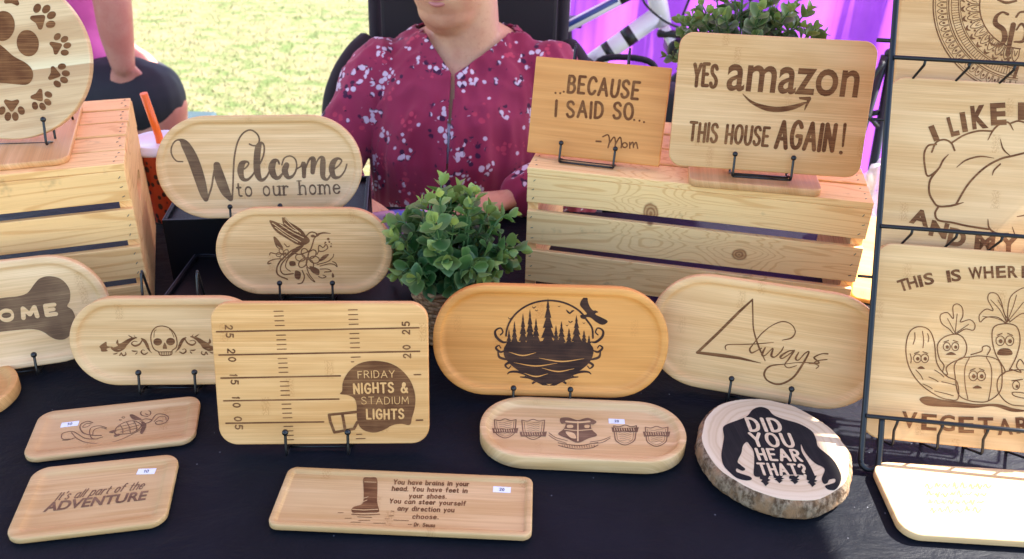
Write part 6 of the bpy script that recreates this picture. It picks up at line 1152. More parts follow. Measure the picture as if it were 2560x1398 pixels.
o = board('adv', 'serving_tray', "small flat tray lettered It's all part of the ADVENTURE", 'serving tray', r=.017, th=.0075, rim=.011, depth=.003, tint=(.84, .80, .68), seed=15.5, dark='burn_soft', fil=.009)
sticker(o, .042, .083, -.12, -.003, '10')
o = board('crest', 'serving_tray', 'thick pale oval tray lying flat with five small shields', 'serving tray', r='stad', th=.018, rim=.0075, depth=.007, tint=(.98, .94, .86), seed=16.9, dark='burn_soft', p=2.1, node=.4)
sticker(o, .0405, .077, -.01, -.007, '20')
board('pale', 'cutting_board', 'pale board in full sun with faint marks lying before the wire rack', 'cutting board', r=.02, th=.0095, tint=(1.02, .97, .86), seed=17.2, dark='pale_burn', contrast=.5, node=.3)
BOARDS['stub'] = ((-.688, .740, .018, .25, R(90)), .235, .108)
board('stub', 'serving_tray', 'thick oval tray at the left edge showing only its rounded end', 'serving tray', r='stad', th=.0175, rim=.0075, depth=.006, tint=(1, .80, .56), seed=18)
BOARDS['base_left'] = ((-.6635, .9655, .2325, .356, R(90)), .215, .245)
board('base_left', 'cutting_board', 'plain pinkish board lying on the left crate beneath the paw print board', 'cutting board', r=.018, th=.0085, tint=(.98, .80, .66), seed=19, vertical=True, node=.2)
BOARDS['base_right'] = ((.318, 1.048, .2035, -.15, R(90)), .172, .13)
board('base_right', 'cutting_board', 'plain small board lying on the right crate under the largest sign', 'cutting board', r=.012, th=.0105, tint=(.98, .82, .68), seed=20, vertical=True, node=.2)
# sunlit spare board leaning at the right end of the crate
BOARDS['spare'] = ((.585, 1.075, .006, -.35, 1.25), .17, .19)
board('spare', 'cutting_board', 'spare plain board in the sun behind the wire rack', 'cutting board', r=.012, th=.012, tint=(1, .85, .6), seed=21)
# round acacia board with paw prints: broad grain bands
mm = mat('acacia_round', rough=.5, spec=.3); s = N(mm); v = s.co('Object', rot=(0, 0, R(-6))); sp = s.n('SeparateXYZ', {0: v}); x, y, z = sp.outputs
wn = s.noise(s.n('CombineXYZ', {0: s.math('MULTIPLY', x, 3.), 1: s.math('MULTIPLY', y, 36.), 2: 0.}).outputs[0], 1., 4, .6, .8); fb = s.noise(s.n('CombineXYZ', {0: s.math('MULTIPLY', x, 12.), 1: s.math('MULTIPLY', y, 700.), 2: 0.}).outputs[0], 1., 3, .6)
pl = s.math('GREATER_THAN', y, .083)
c = s.mix(s.mapr(wn, .35, .65), (.72, .50, .27), (.50, .29, .13)); c = s.mix(s.math('MULTIPLY', s.mapr(y, .083, .102, 1, 0), s.math('MULTIPLY', pl, .8)), c, (.80, .66, .40)); c = s.mix(s.math('MULTIPLY', s.math('SUBTRACT', 1., pl), s.mapr(y, .05, .083, 0, .55)), c, (.44, .25, .12)); c = s.mix(s.math('MULTIPLY', s.mapr(fb, .5, .7), .3), c, (.34, .18, .08))
s.out('Base Color', c); s.bump(fb, .1, .0004)
fp, w_, h_ = BOARDS['paw']; bm = bmesh.new(); prof = [(.0016, -.015), (0, -.0134), (0, -.0016), (.0005, -.0005), (.0016, 0)]
rings = [[bm.verts.new(((w_/2-o_)*math.cos(2*math.pi*k/96), h_/2+(w_/2-o_)*math.sin(2*math.pi*k/96), z_)) for k in range(96)] for o_, z_ in prof]
for a, b in zip(rings, rings[1:]):
    for k in range(96): bm.faces.new((a[k], a[(k+1) % 96], b[(k+1) % 96], b[k])).smooth = True
bm.faces.new(rings[0][::-1]); bm.faces.new(rings[-1])
o = obj('cutting_board', bm, mm); o.matrix_world = frame_matrix(fp); tag(o, 'round board with one large paw print ringed by small ones', 'cutting board', 'engraved boards on the stall'); art('paw', o, 0, M['burn'], mm)
# log slice with bark
mm = mat('slice_wood', rough=.6, spec=.25); s = N(mm); v = s.co('Object'); sp = s.n('SeparateXYZ', {0: v}); x, y, z = sp.outputs
rr = s.math('SQRT', s.math('ADD', s.math('POWER', s.math('ADD', x, .004), 2.), s.math('POWER', s.math('SUBTRACT', y, .086), 2.))); nz = s.noise(v, 22., 3); rw = s.math('ADD', rr, s.math('MULTIPLY', s.math('SUBTRACT', nz, .5), .012))
rg = s.mapr(s.math('SINE', s.math('MULTIPLY', rw, 760.)), .3, 1.); rg2 = s.mapr(s.noise(s.n('CombineXYZ', {0: s.math('MULTIPLY', rw, 120.), 1: 0., 2: 0.}).outputs[0], 1., 2), .4, .65)
c = s.mix(s.math('MULTIPLY', rg, .32), (.66, .51, .33), (.42, .26, .13)); c = s.mix(s.math('MULTIPLY', rg2, .28), c, (.48, .31, .17)); c = s.mix(s.mapr(rr, .074, .083, 0, .5), c, (.75, .62, .44)); fn = s.noise(v, 900., 2); c = s.mix(s.math('MULTIPLY', fn, .15), c, (.3, .2, .1)); s.out('Base Color', c); s.bump(fn, .15, .0004); M['slice'] = mm
mm = mat('bark', rough=.95, spec=.1); s = N(mm); v = s.co('Object', scale=(1, 1, .55)); n1 = s.noise(v, 150., 5, .7); n2 = s.noise(v, 45., 3); c = s.mix(s.mapr(n1, .38, .62), (.10, .055, .03), (.34, .235, .15)); c = s.mix(s.mapr(n2, .48, .66), c, (.33, .18, .09)); s.out('Base Color', c); s.bump(n1, 1., .004); M['bark'] = mm
fp, w_, h_ = BOARDS['slab']; th = .032; bm = bmesh.new(); nseg = 144
def slr(k, j): a = 2*math.pi*k/nseg; return noise.noise(Vector((math.cos(a)*3.1, math.sin(a)*3.1, 4.7)))*.0022, noise.noise(Vector((math.cos(a)*26, math.sin(a)*26, j*1.1)))*.0011
sl_prof = [(.0075, 0), (.0035, 0), (.0022, -.0006)]
rings = []
for j, (o_, z_) in enumerate([(.0022, -.0004), (.0004, -.0012), (-.0016, -.004), (-.003, -.008), (-.0022, -.012), (-.0034, -.017), (-.002, -.021), (.0008, -.0245), (.004, -.025)]):
    row = []
    for k in range(nseg):
        a = 2*math.pi*k/nseg; d1, d2 = slr(k, j); q = (d2 if 0 < j else d2*.5); row.append(bm.verts.new(((w_/2-o_+d1+q)*math.cos(a), h_/2+(h_/2-o_+d1+q)*math.sin(a), z_)))
    rings.append(row)
for a, b in zip(rings, rings[1:]):
    for k in range(nseg): bm.faces.new((b[k], b[(k+1) % nseg], a[(k+1) % nseg], a[k])).smooth = True
bm.faces.new(rings[-1][::-1])
bark_bm = bm; bm = bmesh.new()
top = [bm.verts.new(((w_/2-.002+slr(k, 0)[0]+slr(k, 0)[1]*.5)*math.cos(2*math.pi*k/nseg), h_/2+(h_/2-.002+slr(k, 0)[0]+slr(k, 0)[1]*.5)*math.sin(2*math.pi*k/nseg), 0)) for k in range(nseg)]
bm.faces.new(top); r2 = [bm.verts.new(v.co-Vector((0, 0, .006))) for v in top]
for k in range(nseg): bm.faces.new((r2[k], r2[(k+1) % nseg], top[(k+1) % nseg], top[k]))
o = obj('wood_slice', bm, M['slice']); o.matrix_world = frame_matrix(fp); tag(o, 'round log slice with bark lettered DID YOU HEAR THAT? over a dark beast', 'wood slice'); obj('bark_rim', bark_bm, M['bark'], o); art('slab', o, 0, M['burn_black'], M['slice'])
# ------------------------------------------------------------------ wire easels
NEAR = {'welcome': 'pale Welcome tray', 'humm': 'hummingbird tray', 'skull': 'skull tray', 'bone': 'dark bone tray', 'football': 'football helmet board', 'castle': 'orange emblem tray', 'always': 'Always tray', 'because': 'BECAUSE I SAID SO sign', 'amazon': 'YES amazon board', 'paw': 'round paw print board'}
for key, (xa, xb, vb, vt) in EASELS.items():
    fp, w_, h_ = BOARDS[key]; th = .018 if key in ('welcome', 'humm', 'skull', 'bone', 'castle', 'always') else .017; Mb = frame_matrix(fp)
    root = empty('display_easel', fp[:3], fp[3]); root.location.z = fp[2]-.012; inv = root.matrix_basis.inverted()
    T = lambda x, v, n: inv @ (Mb @ Vector((x, v, n)))
    rad = .0016
    for xx in (xa, xb):
        bm = bmesh.new(); tube(bm, curve([T(xx, vb, .011), T(xx, vb*.4, .0115), T(xx, -.003, .0115), T(xx, -.0075, .009)]), rad)
        h = obj('front_hook', bm, M['wire'], root, True); bm = bmesh.new(); c = T(xx, vb, .011); ball(bm, c, .0036); obj('ball_tip', bm, M['wire'], h, True)
        foot = T(xx, vt*.85, -th-.05); foot.z = .0016
        bm = bmesh.new(); tube(bm, curve([T(xx, -.0068, .009), T(xx, -.0045, 0), T(xx, -.0045, -th-.004), T(xx, .012, -th-.004), T(xx, vt*.6, -th-.004), T(xx, vt-.004, -th-.005), T(xx, vt, -th-.009), T(xx, vt-.006, -th-.014), foot]), rad); obj('back_support', bm, M['wire'], root, True)
    f1 = T(xa, vt*.85, -th-.05); f2 = T(xb, vt*.85, -th-.05); f1.z = f2.z = .0017
    bars = [(f1, f2), (T(xa, vt*.5, -th-.0055), T(xb, vt*.5, -th-.0055)), (T(xa, -.0062, -th*.5), T(xb, -.0062, -th*.5))]
    if key in ('amazon', 'because'): bars.append((T(xa, -.0078, .0088), T(xb, -.0078, .0088)))
    for p, q in bars: bm = bmesh.new(); tube(bm, [p, q], rad); obj('crossbar', bm, M['wire'], root, True)
    tag(root, 'black wire easel holding the '+NEAR[key], 'easel', 'black wire easels')
# ------------------------------------------------------------------ wire rack
root = empty('wire_display_rack', (.38914, .72338, 0), -.116); inv = root.matrix_basis.inverted(); RM = frame_matrix((.38914, .72338, 0, -.116, .528))
T = lambda u, v, n=0.: inv @ (RM @ Vector((u, v, n)))
RW = .36; r0 = .0032
for uu, s_ in ((0, 1), (RW, -1)):
    bm = bmesh.new(); q = .0095*s_
    p0 = T(uu, .70, 0); pts = [p0, T(uu, .40), T(uu, .05), T(uu, .014)]
    pts += [T(uu+q*.3, .0065), T(uu+q, .0036), T(uu+q*1.7, .0065), T(uu+q*2, .014), T(uu+q*2, .0635)]
    tube(bm, curve(pts, 8), r0, 12)
    obj('upright', bm, M['rackwire'], root, True)
for vv, bot, nf in ((.0625, .0345, -.006), (.272, .222, -.026), (.460, .409, -.0445), (.665, .61, -.05)):
    dp = .064; fr = .0045
    for p, q, r_ in ((vv, fr, .0024), (bot-.003, -dp, .0018)): bm = bmesh.new(); tube(bm, [T(.0005, p, q), T(RW-.0005, p, q)], r_); obj('shelf_rail', bm, M['rackwire'], root, True)
    for i in range(7): uu = .0345+.0472*i; bm = bmesh.new(); tube(bm, [T(uu, vv-.0005, fr+.0003), T(uu, vv-.006, fr-.003), T(uu, vv-.0145, nf), T(uu, bot, nf), T(uu, bot-.0028, nf-.003), T(uu, bot-.003, -dp)], .0015); obj('rung', bm, M['rackwire'], root, True)
for uu in (.15, .21): bm = bmesh.new(); b0 = T(uu, .5, -.064); tube(bm, [b0, Vector((b0.x, b0.y+.10, .003))], r0, 10); obj('rear_leg', bm, M['rackwire'], root, True)
bm = bmesh.new(); tube(bm, [T(.0005, .5, -.062), T(RW-.0005, .5, -.062)], .0024); obj('rear_rail', bm, M['rackwire'], root, True)
tag(root, 'tall black wire rack with stepped ledges holding boards', 'display rack')
# ------------------------------------------------------------------ crates
def crate(loc, yaw, L, Dp, H, side, slats, tops, label, name, tint, spots=()):
    """front face along +x from 0 to L, depth along +y; slats on the front and on top, ends solid with a hand hole"""
    root = empty('wooden_crate', (loc[0], loc[1], 0), yaw); rg = random.Random(label)
    mx = pine('pine_'+name, tint, spots=spots); my = pine('pine_end_'+name, tint, 'y', .5); t = .0095; te = .015
    for xa in (0, L-te):
        bm = bmesh.new(); y0, y1, z0, z1 = t, Dp, .001, H-t; hy, hz, a, b = (y0+y1)/2, z0+(z1-z0)*.62, .042, .014
        outer = [(y0, z0), (y1, z0), (y1, z1), (y0, z1)]; hole = [(hy+a*math.copysign(abs(math.cos(q))**.5, math.cos(q)), hz+b*math.copysign(abs(math.sin(q))**.7, math.sin(q))) for q in [2*math.pi*k/24 for k in range(24)]][::-1]
        pl = [Vector((p[0], p[1], 0)) for p in outer], [Vector((p[0], p[1], 0)) for p in hole]; allp = outer+hole
        A = [bm.verts.new((xa, *p)) for p in allp]; B = [bm.verts.new((xa+te, *p)) for p in allp]
        for tr in tessellate_polygon(pl): bm.faces.new([A[i] for i in tr]); bm.faces.new([B[i] for i in tr])
        for lo, n in ((0, 4), (4, 24)):
            for k in range(n): bm.faces.new((A[lo+k], A[lo+(k+1) % n], B[lo+(k+1) % n], B[lo+k]))
        bmesh.ops.recalc_face_normals(bm, faces=bm.faces); obj('end_panel', bm, my, root)
    bm = bmesh.new()
    for z0, z1 in slats:
        e0, e1 = rg.uniform(-.001, .0015), rg.uniform(-.001, .0015); jz = rg.uniform(-.0006, .0006)
        box(bm, e0, L+e1, rg.uniform(-.0006, .0006), t-.0002, z0+jz, z1+jz, .0011)
        obj('front_slat', bm, mx, root); bm = bmesh.new()
        for xe in (te*.55, L-te*.55):
            for k in range(3):
                zz = z0+(z1-z0)*(k+.6)/3.2; a = rg.uniform(.2, 1.2); dx, dz = .0018*math.cos(a), .0018*math.sin(a); xx = xe+rg.uniform(-.002, .002); nb = bmesh.new(); tube(nb, [(xx-dx, -.0007, zz-dz), (xx, -.0012, zz), (xx+dx, -.0007, zz+dz)], .00045, 5); obj('staple', nb, M['staple'], root)
    bm.free()
    bm = bmesh.new()
    for y0, y1 in tops:
        e0, e1 = rg.uniform(-.0012, .0012), rg.uniform(-.0012, .0012); jy = rg.uniform(-.001, .001) if y0 > 0 else 0
        box(bm, e0, L+e1, y0+jy, y1+jy, H-t+.0003, H+rg.uniform(-.0006, .0004), .0011)
        obj('top_slat', bm, mx, root); bm = bmesh.new()
        for xe in (te*.55, L-te*.55):
            for k in range(3):
                yy = y0+(y1-y0)*(k+.7)/3.4; xx = xe+rg.uniform(-.003, .003); nb = bmesh.new(); tube(nb, [(xx-.0012, yy-.001, H+.0003), (xx, yy, H+.0008), (xx+.0012, yy+.001, H+.0003)], .00045, 5); obj('staple', nb, M['staple'], root)
    bm.free()
    bm = bmesh.new()
    for z0, z1 in slats[:1]: box(bm, 0, L, Dp+.0003, Dp+t, z0, z1, .001)
    if side: obj('rear_slat', bm, mx, root)
    else: bm.free()
    tag(root, label, 'crate', 'pine crates used as risers'); return root
M['staple'] = mat('staple', (.10, .095, .09), .45, .5, .6)
c_, s_ = math.cos(.356), math.sin(.356); Lc = .457
crate((-.499-Lc*c_, 1.013-Lc*s_), .356, Lc, .300, .2235, True, [(.1715, .2135), (.1165, .1605), (.0590, .1055), (.003, .0480)], [(0, .052), (.0585, .112), (.1185, .172), (.1785, .232), (.2385, .292)], 'pinewood crate at the left under the round board', 'left', (1.0, .80, .56))
crate((.018, 1.118), -.206, .46, .262, .192, False, [(.1385, .1820), (.0745, .1265), (.012, .0635)], [(0, .060), (.067, .127), (.134, .194), (.201, .258)], 'knotty pine crate at the right under two signs', 'right', (1.08, .93, .68), [(.176, .142, .011, .017), (.303, .096, .011, .009)])
# ------------------------------------------------------------------ black risers
mm = mat('black_leatherette', (.004, .0038, .005), .5, .15); s = N(mm); n1 = s.noise(s.co('Object'), 700., 3); s.bump(n1, .3, .0005); s.out('Roughness', s.mapr(n1, .3, .7, .36, .5)); M['leather'] = mm
M['edge'] = mat('rim_highlight', (.05, .05, .065), .5)  # lighter grey for thin rim strips, a highlight put into the colour
def riser(loc, yaw, W, Dp, H, label):
    root = empty('display_riser', loc, yaw); t = .006; bm = bmesh.new(); box(bm, -W/2, W/2, 0, t, 0, H, .0008); box(bm, -W/2, W/2, Dp-t, Dp, 0, H, .0008); box(bm, -W/2, -W/2+t, t, Dp-t, 0, H, .0008); box(bm, W/2-t, W/2, t, Dp-t, 0, H, .0008); obj('side_walls', bm, M['leather'], root)
    bm = bmesh.new(); box(bm, -W/2+t, W/2-t, t, Dp-t, H-.012, H-.006); obj('top_tray', bm, M['leather'], root)
    bm = bmesh.new()
    for a in ((-W/2+.001, W/2-.001, .0008, .0018), (-W/2+.001, W/2-.001, Dp-.0018, Dp-.0008)): box(bm, *a, H-.0002, H+.0004); obj('rim_highlight', bm, M['edge'], root); bm = bmesh.new()
    for a in ((-W/2+.0006, -W/2+.0016), (W/2-.0016, W/2-.0006)): box(bm, *a, .002, Dp-.002, H-.0002, H+.0005); obj('rim_highlight', bm, M['edge'], root); bm = bmesh.new()
    bm.free(); tag(root, label, 'riser', 'black tray risers'); return root
riser((-.293, .935, 0), .0, .330, .150, .0590, 'low black box under the hummingbird tray')
riser((-.352, 1.096, 0), .13, .285, .150, .1140, 'taller black box under the pale Welcome tray')
# ------------------------------------------------------------------ table and cloth
def cloth_mat(name, col, col2):
    mm = mat(name, rough=.44, spec=.085); s = N(mm); v = s.co('Object'); n1 = s.noise(v, 9., 4, .6); n2 = s.noise(v, 1500., 2); c = s.mix(s.mapr(n1, .35, .7), col, col2)
    vo = s.n('TexVoronoi', {'Vector': s.co('Object', scale=(1, .8, 1)), 'Scale': 60.}); rd = s.n('SeparateColor', {0: vo.outputs['Color']}); lint = s.math('MULTIPLY', s.mapr(vo.outputs['Distance'], 0.03, .06, 1, 0), s.math('GREATER_THAN', rd.outputs[0], .62))
    c = s.mix(s.math('MULTIPLY', lint, .5), c, (.30, .30, .34)); s.out('Base Color', c); s.out('Sheen Weight', .04); s.out('Sheen Roughness', .5); n3 = s.noise(s.co('Object', scale=(1, 1.6, 1)), 16., 5, .6, .5); s.bump(s.math('ADD', s.math('MULTIPLY', n2, .16), s.math('MULTIPLY', n3, 3.)), .40, .0022); return mm
M['cloth'] = cloth_mat('navy_cloth', (.0024, .0036, .0072), (.0046, .0058, .0105))
bm = bmesh.new(); X0, X1, Y0, Y1 = -1.05, 1.12, .47, 1.40; nx, ny = 180, 84; g = []
def wr(x, y): return .0016*noise.noise(Vector((x*3.2, y*5.1, 1.3)))+.0009*noise.noise(Vector((x*9, y*13, 7)))-.0012-.0022*math.exp(-((y-.588-.02*x)/.006)**2)*0
for j in range(-14, ny+1):
    row = []
    for i in range(nx+1):
        x = X0+(X1-X0)*i/nx
        if j < 0: k = -j; row.append(bm.verts.new((x, Y0-.006-.010*k/14+.018*math.sin(x*23+1)*k/14*.8, wr(x, Y0)-.006-.052*k)))
        else: y = Y0+(Y1-Y0)*j/ny; row.append(bm.verts.new((x, y, wr(x, y))))
    g.append(row)
order = [g[13-k] for k in range(14)]+g[14:]
order = list(reversed(g[:14])) if False else g[:14]+g[14:]
for a, b in zip(order, order[1:]):
    for i in range(nx): bm.faces.new((a[i], a[i+1], b[i+1], b[i])).smooth = True
o = obj('tablecloth', bm, M['cloth'], None, True); tag(o, 'dark navy cloth covering the whole stall table', 'tablecloth')
root = empty('folding_table', (0, .93, -.75)); bm = bmesh.new(); box(bm, -1.04, 1.11, -.45, .46, .715, .744, .004); obj('tabletop', bm, mat('table_plastic', (.55, .55, .55), .5), root)
gm = mat('table_leg_steel', (.25, .25, .26), .4, .5, .8)
for sx in (-.85, .9):
    for sy in (-.36, .38): bm = bmesh.new(); tube(bm, [(sx, sy, .714), (sx, sy, 0)], .014); obj('leg', bm, gm, root)
tag(root, 'folding table hidden beneath the dark cloth', 'table')
# ------------------------------------------------------------------ potted greenery
def leaf_mat(name, young, old, back):
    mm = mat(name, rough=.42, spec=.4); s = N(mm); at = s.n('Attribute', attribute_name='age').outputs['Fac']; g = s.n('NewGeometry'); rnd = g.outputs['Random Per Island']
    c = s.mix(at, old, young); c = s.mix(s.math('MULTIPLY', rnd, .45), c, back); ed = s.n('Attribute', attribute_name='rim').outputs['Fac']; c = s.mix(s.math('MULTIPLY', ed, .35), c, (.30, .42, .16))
    s.out('Base Color', c); s.out('Subsurface Weight', .0)
    tr = s.n('BsdfTranslucent', {'Color': s.mix(1., c, (1., 1., .55), 'MULTIPLY')}); mx = s.n('MixShader', {0: .22, 1: s.b.outputs[0], 2: tr.outputs[0]}); o = s.t.nodes['Material Output']; s.t.links.new(mx.outputs[0], o.inputs[0]); return mm
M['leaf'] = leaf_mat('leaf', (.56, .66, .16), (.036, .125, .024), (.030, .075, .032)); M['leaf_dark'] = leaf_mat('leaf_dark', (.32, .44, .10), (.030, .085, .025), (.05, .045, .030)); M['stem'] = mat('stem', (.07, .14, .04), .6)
def leaf(bm, p, d, upv, L, age, la, lr, rg):
    """cupped oval leaf with a pointed tip"""
    d = d.normalized(); n = (upv-d*upv.dot(d))
    n = n.normalized() if n.length > 1e-4 else d.orthogonal().normalized()
    sd = d.cross(n); W = L*.44*rg.uniform(.9, 1.12); prev = None; cup = rg.uniform(.14, .34); bend = rg.uniform(-.25, .25)
    prof = ((0, .10), (.16, .66), (.36, .98), (.58, .95), (.78, .66), (.92, .26), (1, .02))
    for i, (t, wd) in enumerate(prof):
        row = []
        for j in (-1, -.5, 0, .5, 1):
            q = p+d*(t*L)+sd*(j*wd*W)+n*(L*cup*(abs(j)*wd)**2*.8+L*bend*t*t); v = bm.verts.new(q); v[la] = age; v[lr] = 1. if (abs(j) == 1 or i >= 5) else 0.; row.append(v)
        if prev:
            for a in range(4): bm.faces.new((prev[a], prev[a+1], row[a+1], row[a])).smooth = True
        prev = row
def plant(loc, crown, rad, n, seed, lm, label, basket):
    root = empty('potted_plant', loc); rg = random.Random(seed); bm = bmesh.new(); la = bm.verts.layers.float.new('age'); lr = bm.verts.layers.float.new('rim'); sb = bmesh.new(); c0 = Vector(crown)
    base = Vector((0, 0, basket[1]-.01))
    for i in range(n):
        u = rg.uniform(-.45, 1.0); a = 2.39996*i+rg.uniform(-.3, .3); rr = math.sqrt(max(0, 1-u*u)); tip = c0+Vector((rr*math.cos(a)*rad[0], rr*math.sin(a)*rad[1], u*rad[2]))*(rg.uniform(.70, 1.06) if i % 7 else rg.uniform(1.05, 1.17))
        st = base+Vector((math.cos(a)*basket[0]*.5*rg.random(), math.sin(a)*basket[0]*.5*rg.random(), 0)); mid = (st+tip)/2+Vector((0, 0, .028*rg.uniform(.3, 1.2)))+(tip-c0)*.12
        P = curve([st, mid, tip], 10); tube(sb, P, [.0012]*(len(P)-1)+[.0006], 5)
        Ls = rg.uniform(.85, 1.15); k0 = 4; pos = len(P)-1; sidea = rg.uniform(0, 6.28); lev = 0
        while pos > k0:
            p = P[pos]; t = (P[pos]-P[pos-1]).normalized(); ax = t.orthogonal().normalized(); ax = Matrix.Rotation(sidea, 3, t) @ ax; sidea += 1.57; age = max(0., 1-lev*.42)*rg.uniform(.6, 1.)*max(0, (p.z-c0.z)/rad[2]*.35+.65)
            L = (.0135, .0185, .0215, .0225, .022)[min(lev, 4)]*Ls; op = (.45, .85, 1.15, 1.25, 1.3)[min(lev, 4)]
            for sgn in (1, -1): dr = (t*math.cos(op)+ax*sgn*math.sin(op)); leaf(bm, p+ax*sgn*.001, dr, t, L*rg.uniform(.9, 1.1), age, la, lr, rg)
            pos -= 4 if lev else 3; lev += 1
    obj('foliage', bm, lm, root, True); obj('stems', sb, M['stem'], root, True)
    R0, Hb = basket; bm = bmesh.new(); m1 = M['weave']
    # woven basket: strands wound over and under upright stakes
    ns = 22
    for j in range(16):
        z = .003+Hb*j/16; rz = R0*(.80+.20*z/Hb); pts = []
        for k in range(ns*4+1):
            a = 2*math.pi*k/(ns*4); pts.append((math.cos(a)*(rz+.0016*math.sin(a*ns/2+(math.pi if j % 2 else 0))), math.sin(a)*(rz+.0016*math.sin(a*ns/2+(math.pi if j % 2 else 0))), z+.0008*math.sin(a*5+j)))
        tube(bm, pts, .0031, 6, False)
    obj('woven_basket', bm, m1, root, True); bm = bmesh.new(); tube(bm, [(0, 0, .001), (0, 0, Hb-.008)], [R0*.78, R0*.95], 28); obj('basket_lining', bm, M['lining'], root, True)
    tag(root, label, 'potted plant', 'potted artificial greenery'); return root
mm = mat('wicker', rough=.7); s = N(mm); v = s.co('Object'); n1 = s.noise(v, 160., 3); s.out('Base Color', s.mix(s.mapr(n1, .35, .65), (.20, .10, .04), (.42, .26, .12))); s.bump(n1, .4, .001); M['weave'] = mm; M['lining'] = mat('basket_lining', (.05, .03, .02), .9)
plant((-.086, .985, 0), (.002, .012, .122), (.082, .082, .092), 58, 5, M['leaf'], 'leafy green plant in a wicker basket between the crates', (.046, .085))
plant((.335, 1.275, .1925), (-.005, .0, .135), (.108, .10, .105), 66, 9, M['leaf_dark'], 'dark green plant on the right crate behind the YES amazon board', (.048, .08))
# ------------------------------------------------------------------ drink cup
root = empty('drink_cup', (-.588, 1.33, 0)); bm = bmesh.new(); prof = [(.031, .001), (.0315, .004), (.043, .122), (.0445, .124), (.0445, .127)]
def lathe(bm, prof, n=40, mi=0):
    rs = [[bm.verts.new((r*math.cos(2*math.pi*k/n), r*math.sin(2*math.pi*k/n), z)) for k in range(n)] for r, z in prof]
    for a, b in zip(rs, rs[1:]):
        for k in range(n): f = bm.faces.new((a[k], a[(k+1) % n], b[(k+1) % n], b[k])); f.smooth = True
    bm.faces.new(rs[0][::-1]); bm.faces.new(rs[-1])
lathe(bm, prof); mm = mat('cup_print', rough=.35); s = N(mm); vo = s.n('TexVoronoi', {'Vector': s.co('Object', scale=(1, 1, .7)), 'Scale': 95.}); s.out('Base Color', s.mix(s.mapr(vo.outputs['Distance'], .34, .42), (.03, .012, .012), (.52, .060, .016))); obj('cup_body', bm, mm, root)
bm = bmesh.new(); lathe(bm, [(.0435, .1265), (.0485, .127), (.0492, .131), (.0475, .136), (.0455, .139), (.0445, .1415), (.040, .1405), (.036, .137), (.006, .1365)]); obj('lid', bm, mat('cup_lid', (.78, .76, .82), .3), root)
bm = bmesh.new(); tube(bm, [(.006, .004, .02), (.003, -.004, .15), (-.004, -.014, .222)], .0062, 12); obj('straw', bm, mat('orange_straw', (.95, .16, .015), .35), root); tag(root, 'red dotted drink cup with white lid and orange straw', 'drink cup')
# floral pouch behind the small oval tray
bm = bmesh.new(); box(bm, -.05, .05, -.012, .012, 0, .055, .008); bmesh.ops.subdivide_edges(bm, edges=bm.edges, cuts=2)
for v in bm.verts: v.co += Vector((0, noise.noise(v.co*40)*.004, noise.noise(v.co*25)*.004))
mm = mat('floral_pouch', rough=.7); s = N(mm); vo = s.n('TexVoronoi', {'Vector': s.co('Object'), 'Scale': 60.}); rp = s.n('ValToRGB', {0: s.n('SeparateColor', {0: vo.outputs['Color']}).outputs[0]}); e = rp.color_ramp; e.interpolation = 'CONSTANT'; e.elements[0].color = (.55, .30, .40, 1); e.elements[1].position = .5; e.elements[1].color = (.30, .06, .25, 1); q = e.elements.new(.8); q.color = (.10, .12, .45, 1); s.out('Base Color', rp.outputs[0])
o = obj('pouch', bm, mm, None, True); o.location = (-.185, 1.25, .001); o.rotation_euler = (R(-12), 0, .2); tag(o, 'small pink and blue floral pouch behind the plant', 'pouch')
# crumpled clear bag on the table behind the rack
bm = bmesh.new(); bmesh.ops.create_icosphere(bm, subdivisions=5, radius=1)
for v in bm.verts:
    c = v.co.copy(); v.co = Vector((c.x*.05, c.y*.045, .07+c.z*.075)); v.co += c*(.018*noise.noise(c*2.2)+.012*abs(noise.noise(c*5.1))); v.co.z = max(v.co.z, .001)
mm = mat('thin_plastic', (.72, .74, .80), .22, .6); s = N(mm); tr = s.n('BsdfTransparent'); mx = s.n('MixShader', {0: .55, 1: tr.outputs[0], 2: s.b.outputs[0]}); s.t.links.new(mx.outputs[0], s.t.nodes['Material Output'].inputs[0])
o = obj('plastic_bag', bm, mm, None, True); o.location = (.645, 1.34, 0); tag(o, 'crumpled clear plastic bag standing behind the wire rack', 'plastic bag')
# black shoulder bag behind the square sign
bm = bmesh.new(); box(bm, -.16, .16, -.05, .05, 0, .30, .02); 
for v in bm.verts: v.co.x += noise.noise(v.co*8)*.01
root = empty('tote_bag', (.235, 1.85, -.19), -.12); obj('bag_body', bm, mat('black_canvas', (.010, .010, .012), .8), root, True); bm = bmesh.new()
bm.free()
for yy in (-.045, .045): bm = bmesh.new(); tube(bm, curve([(-.08, yy, .29), (-.05, yy*1.3, .335), (.05, yy*1.3, .335), (.08, yy, .29)]), .007, 8); obj('handle', bm, bpy.data.materials['black_canvas'], root, True)
tag(root, 'black canvas bag behind the BECAUSE I SAID SO sign', 'bag')
bm = bmesh.new(); box(bm, -.22, .22, -.13, .13, .52, .56, .01)
st = empty('folding_stool', (.235, 1.85, -.75), -.12); obj('seat', bm, bpy.data.materials['black_canvas'], st)
for a in ((-.2, -.11, .2, -.11), (.2, -.11, -.2, -.11), (-.2, .11, .2, .11), (.2, .11, -.2, .11)): bm = bmesh.new(); tube(bm, [(a[0], a[1], .52), (a[2], a[3], .012)], .010, 8); obj('leg', bm, gm, st, True)
tag(st, 'folding stool carrying the black canvas bag', 'stool')
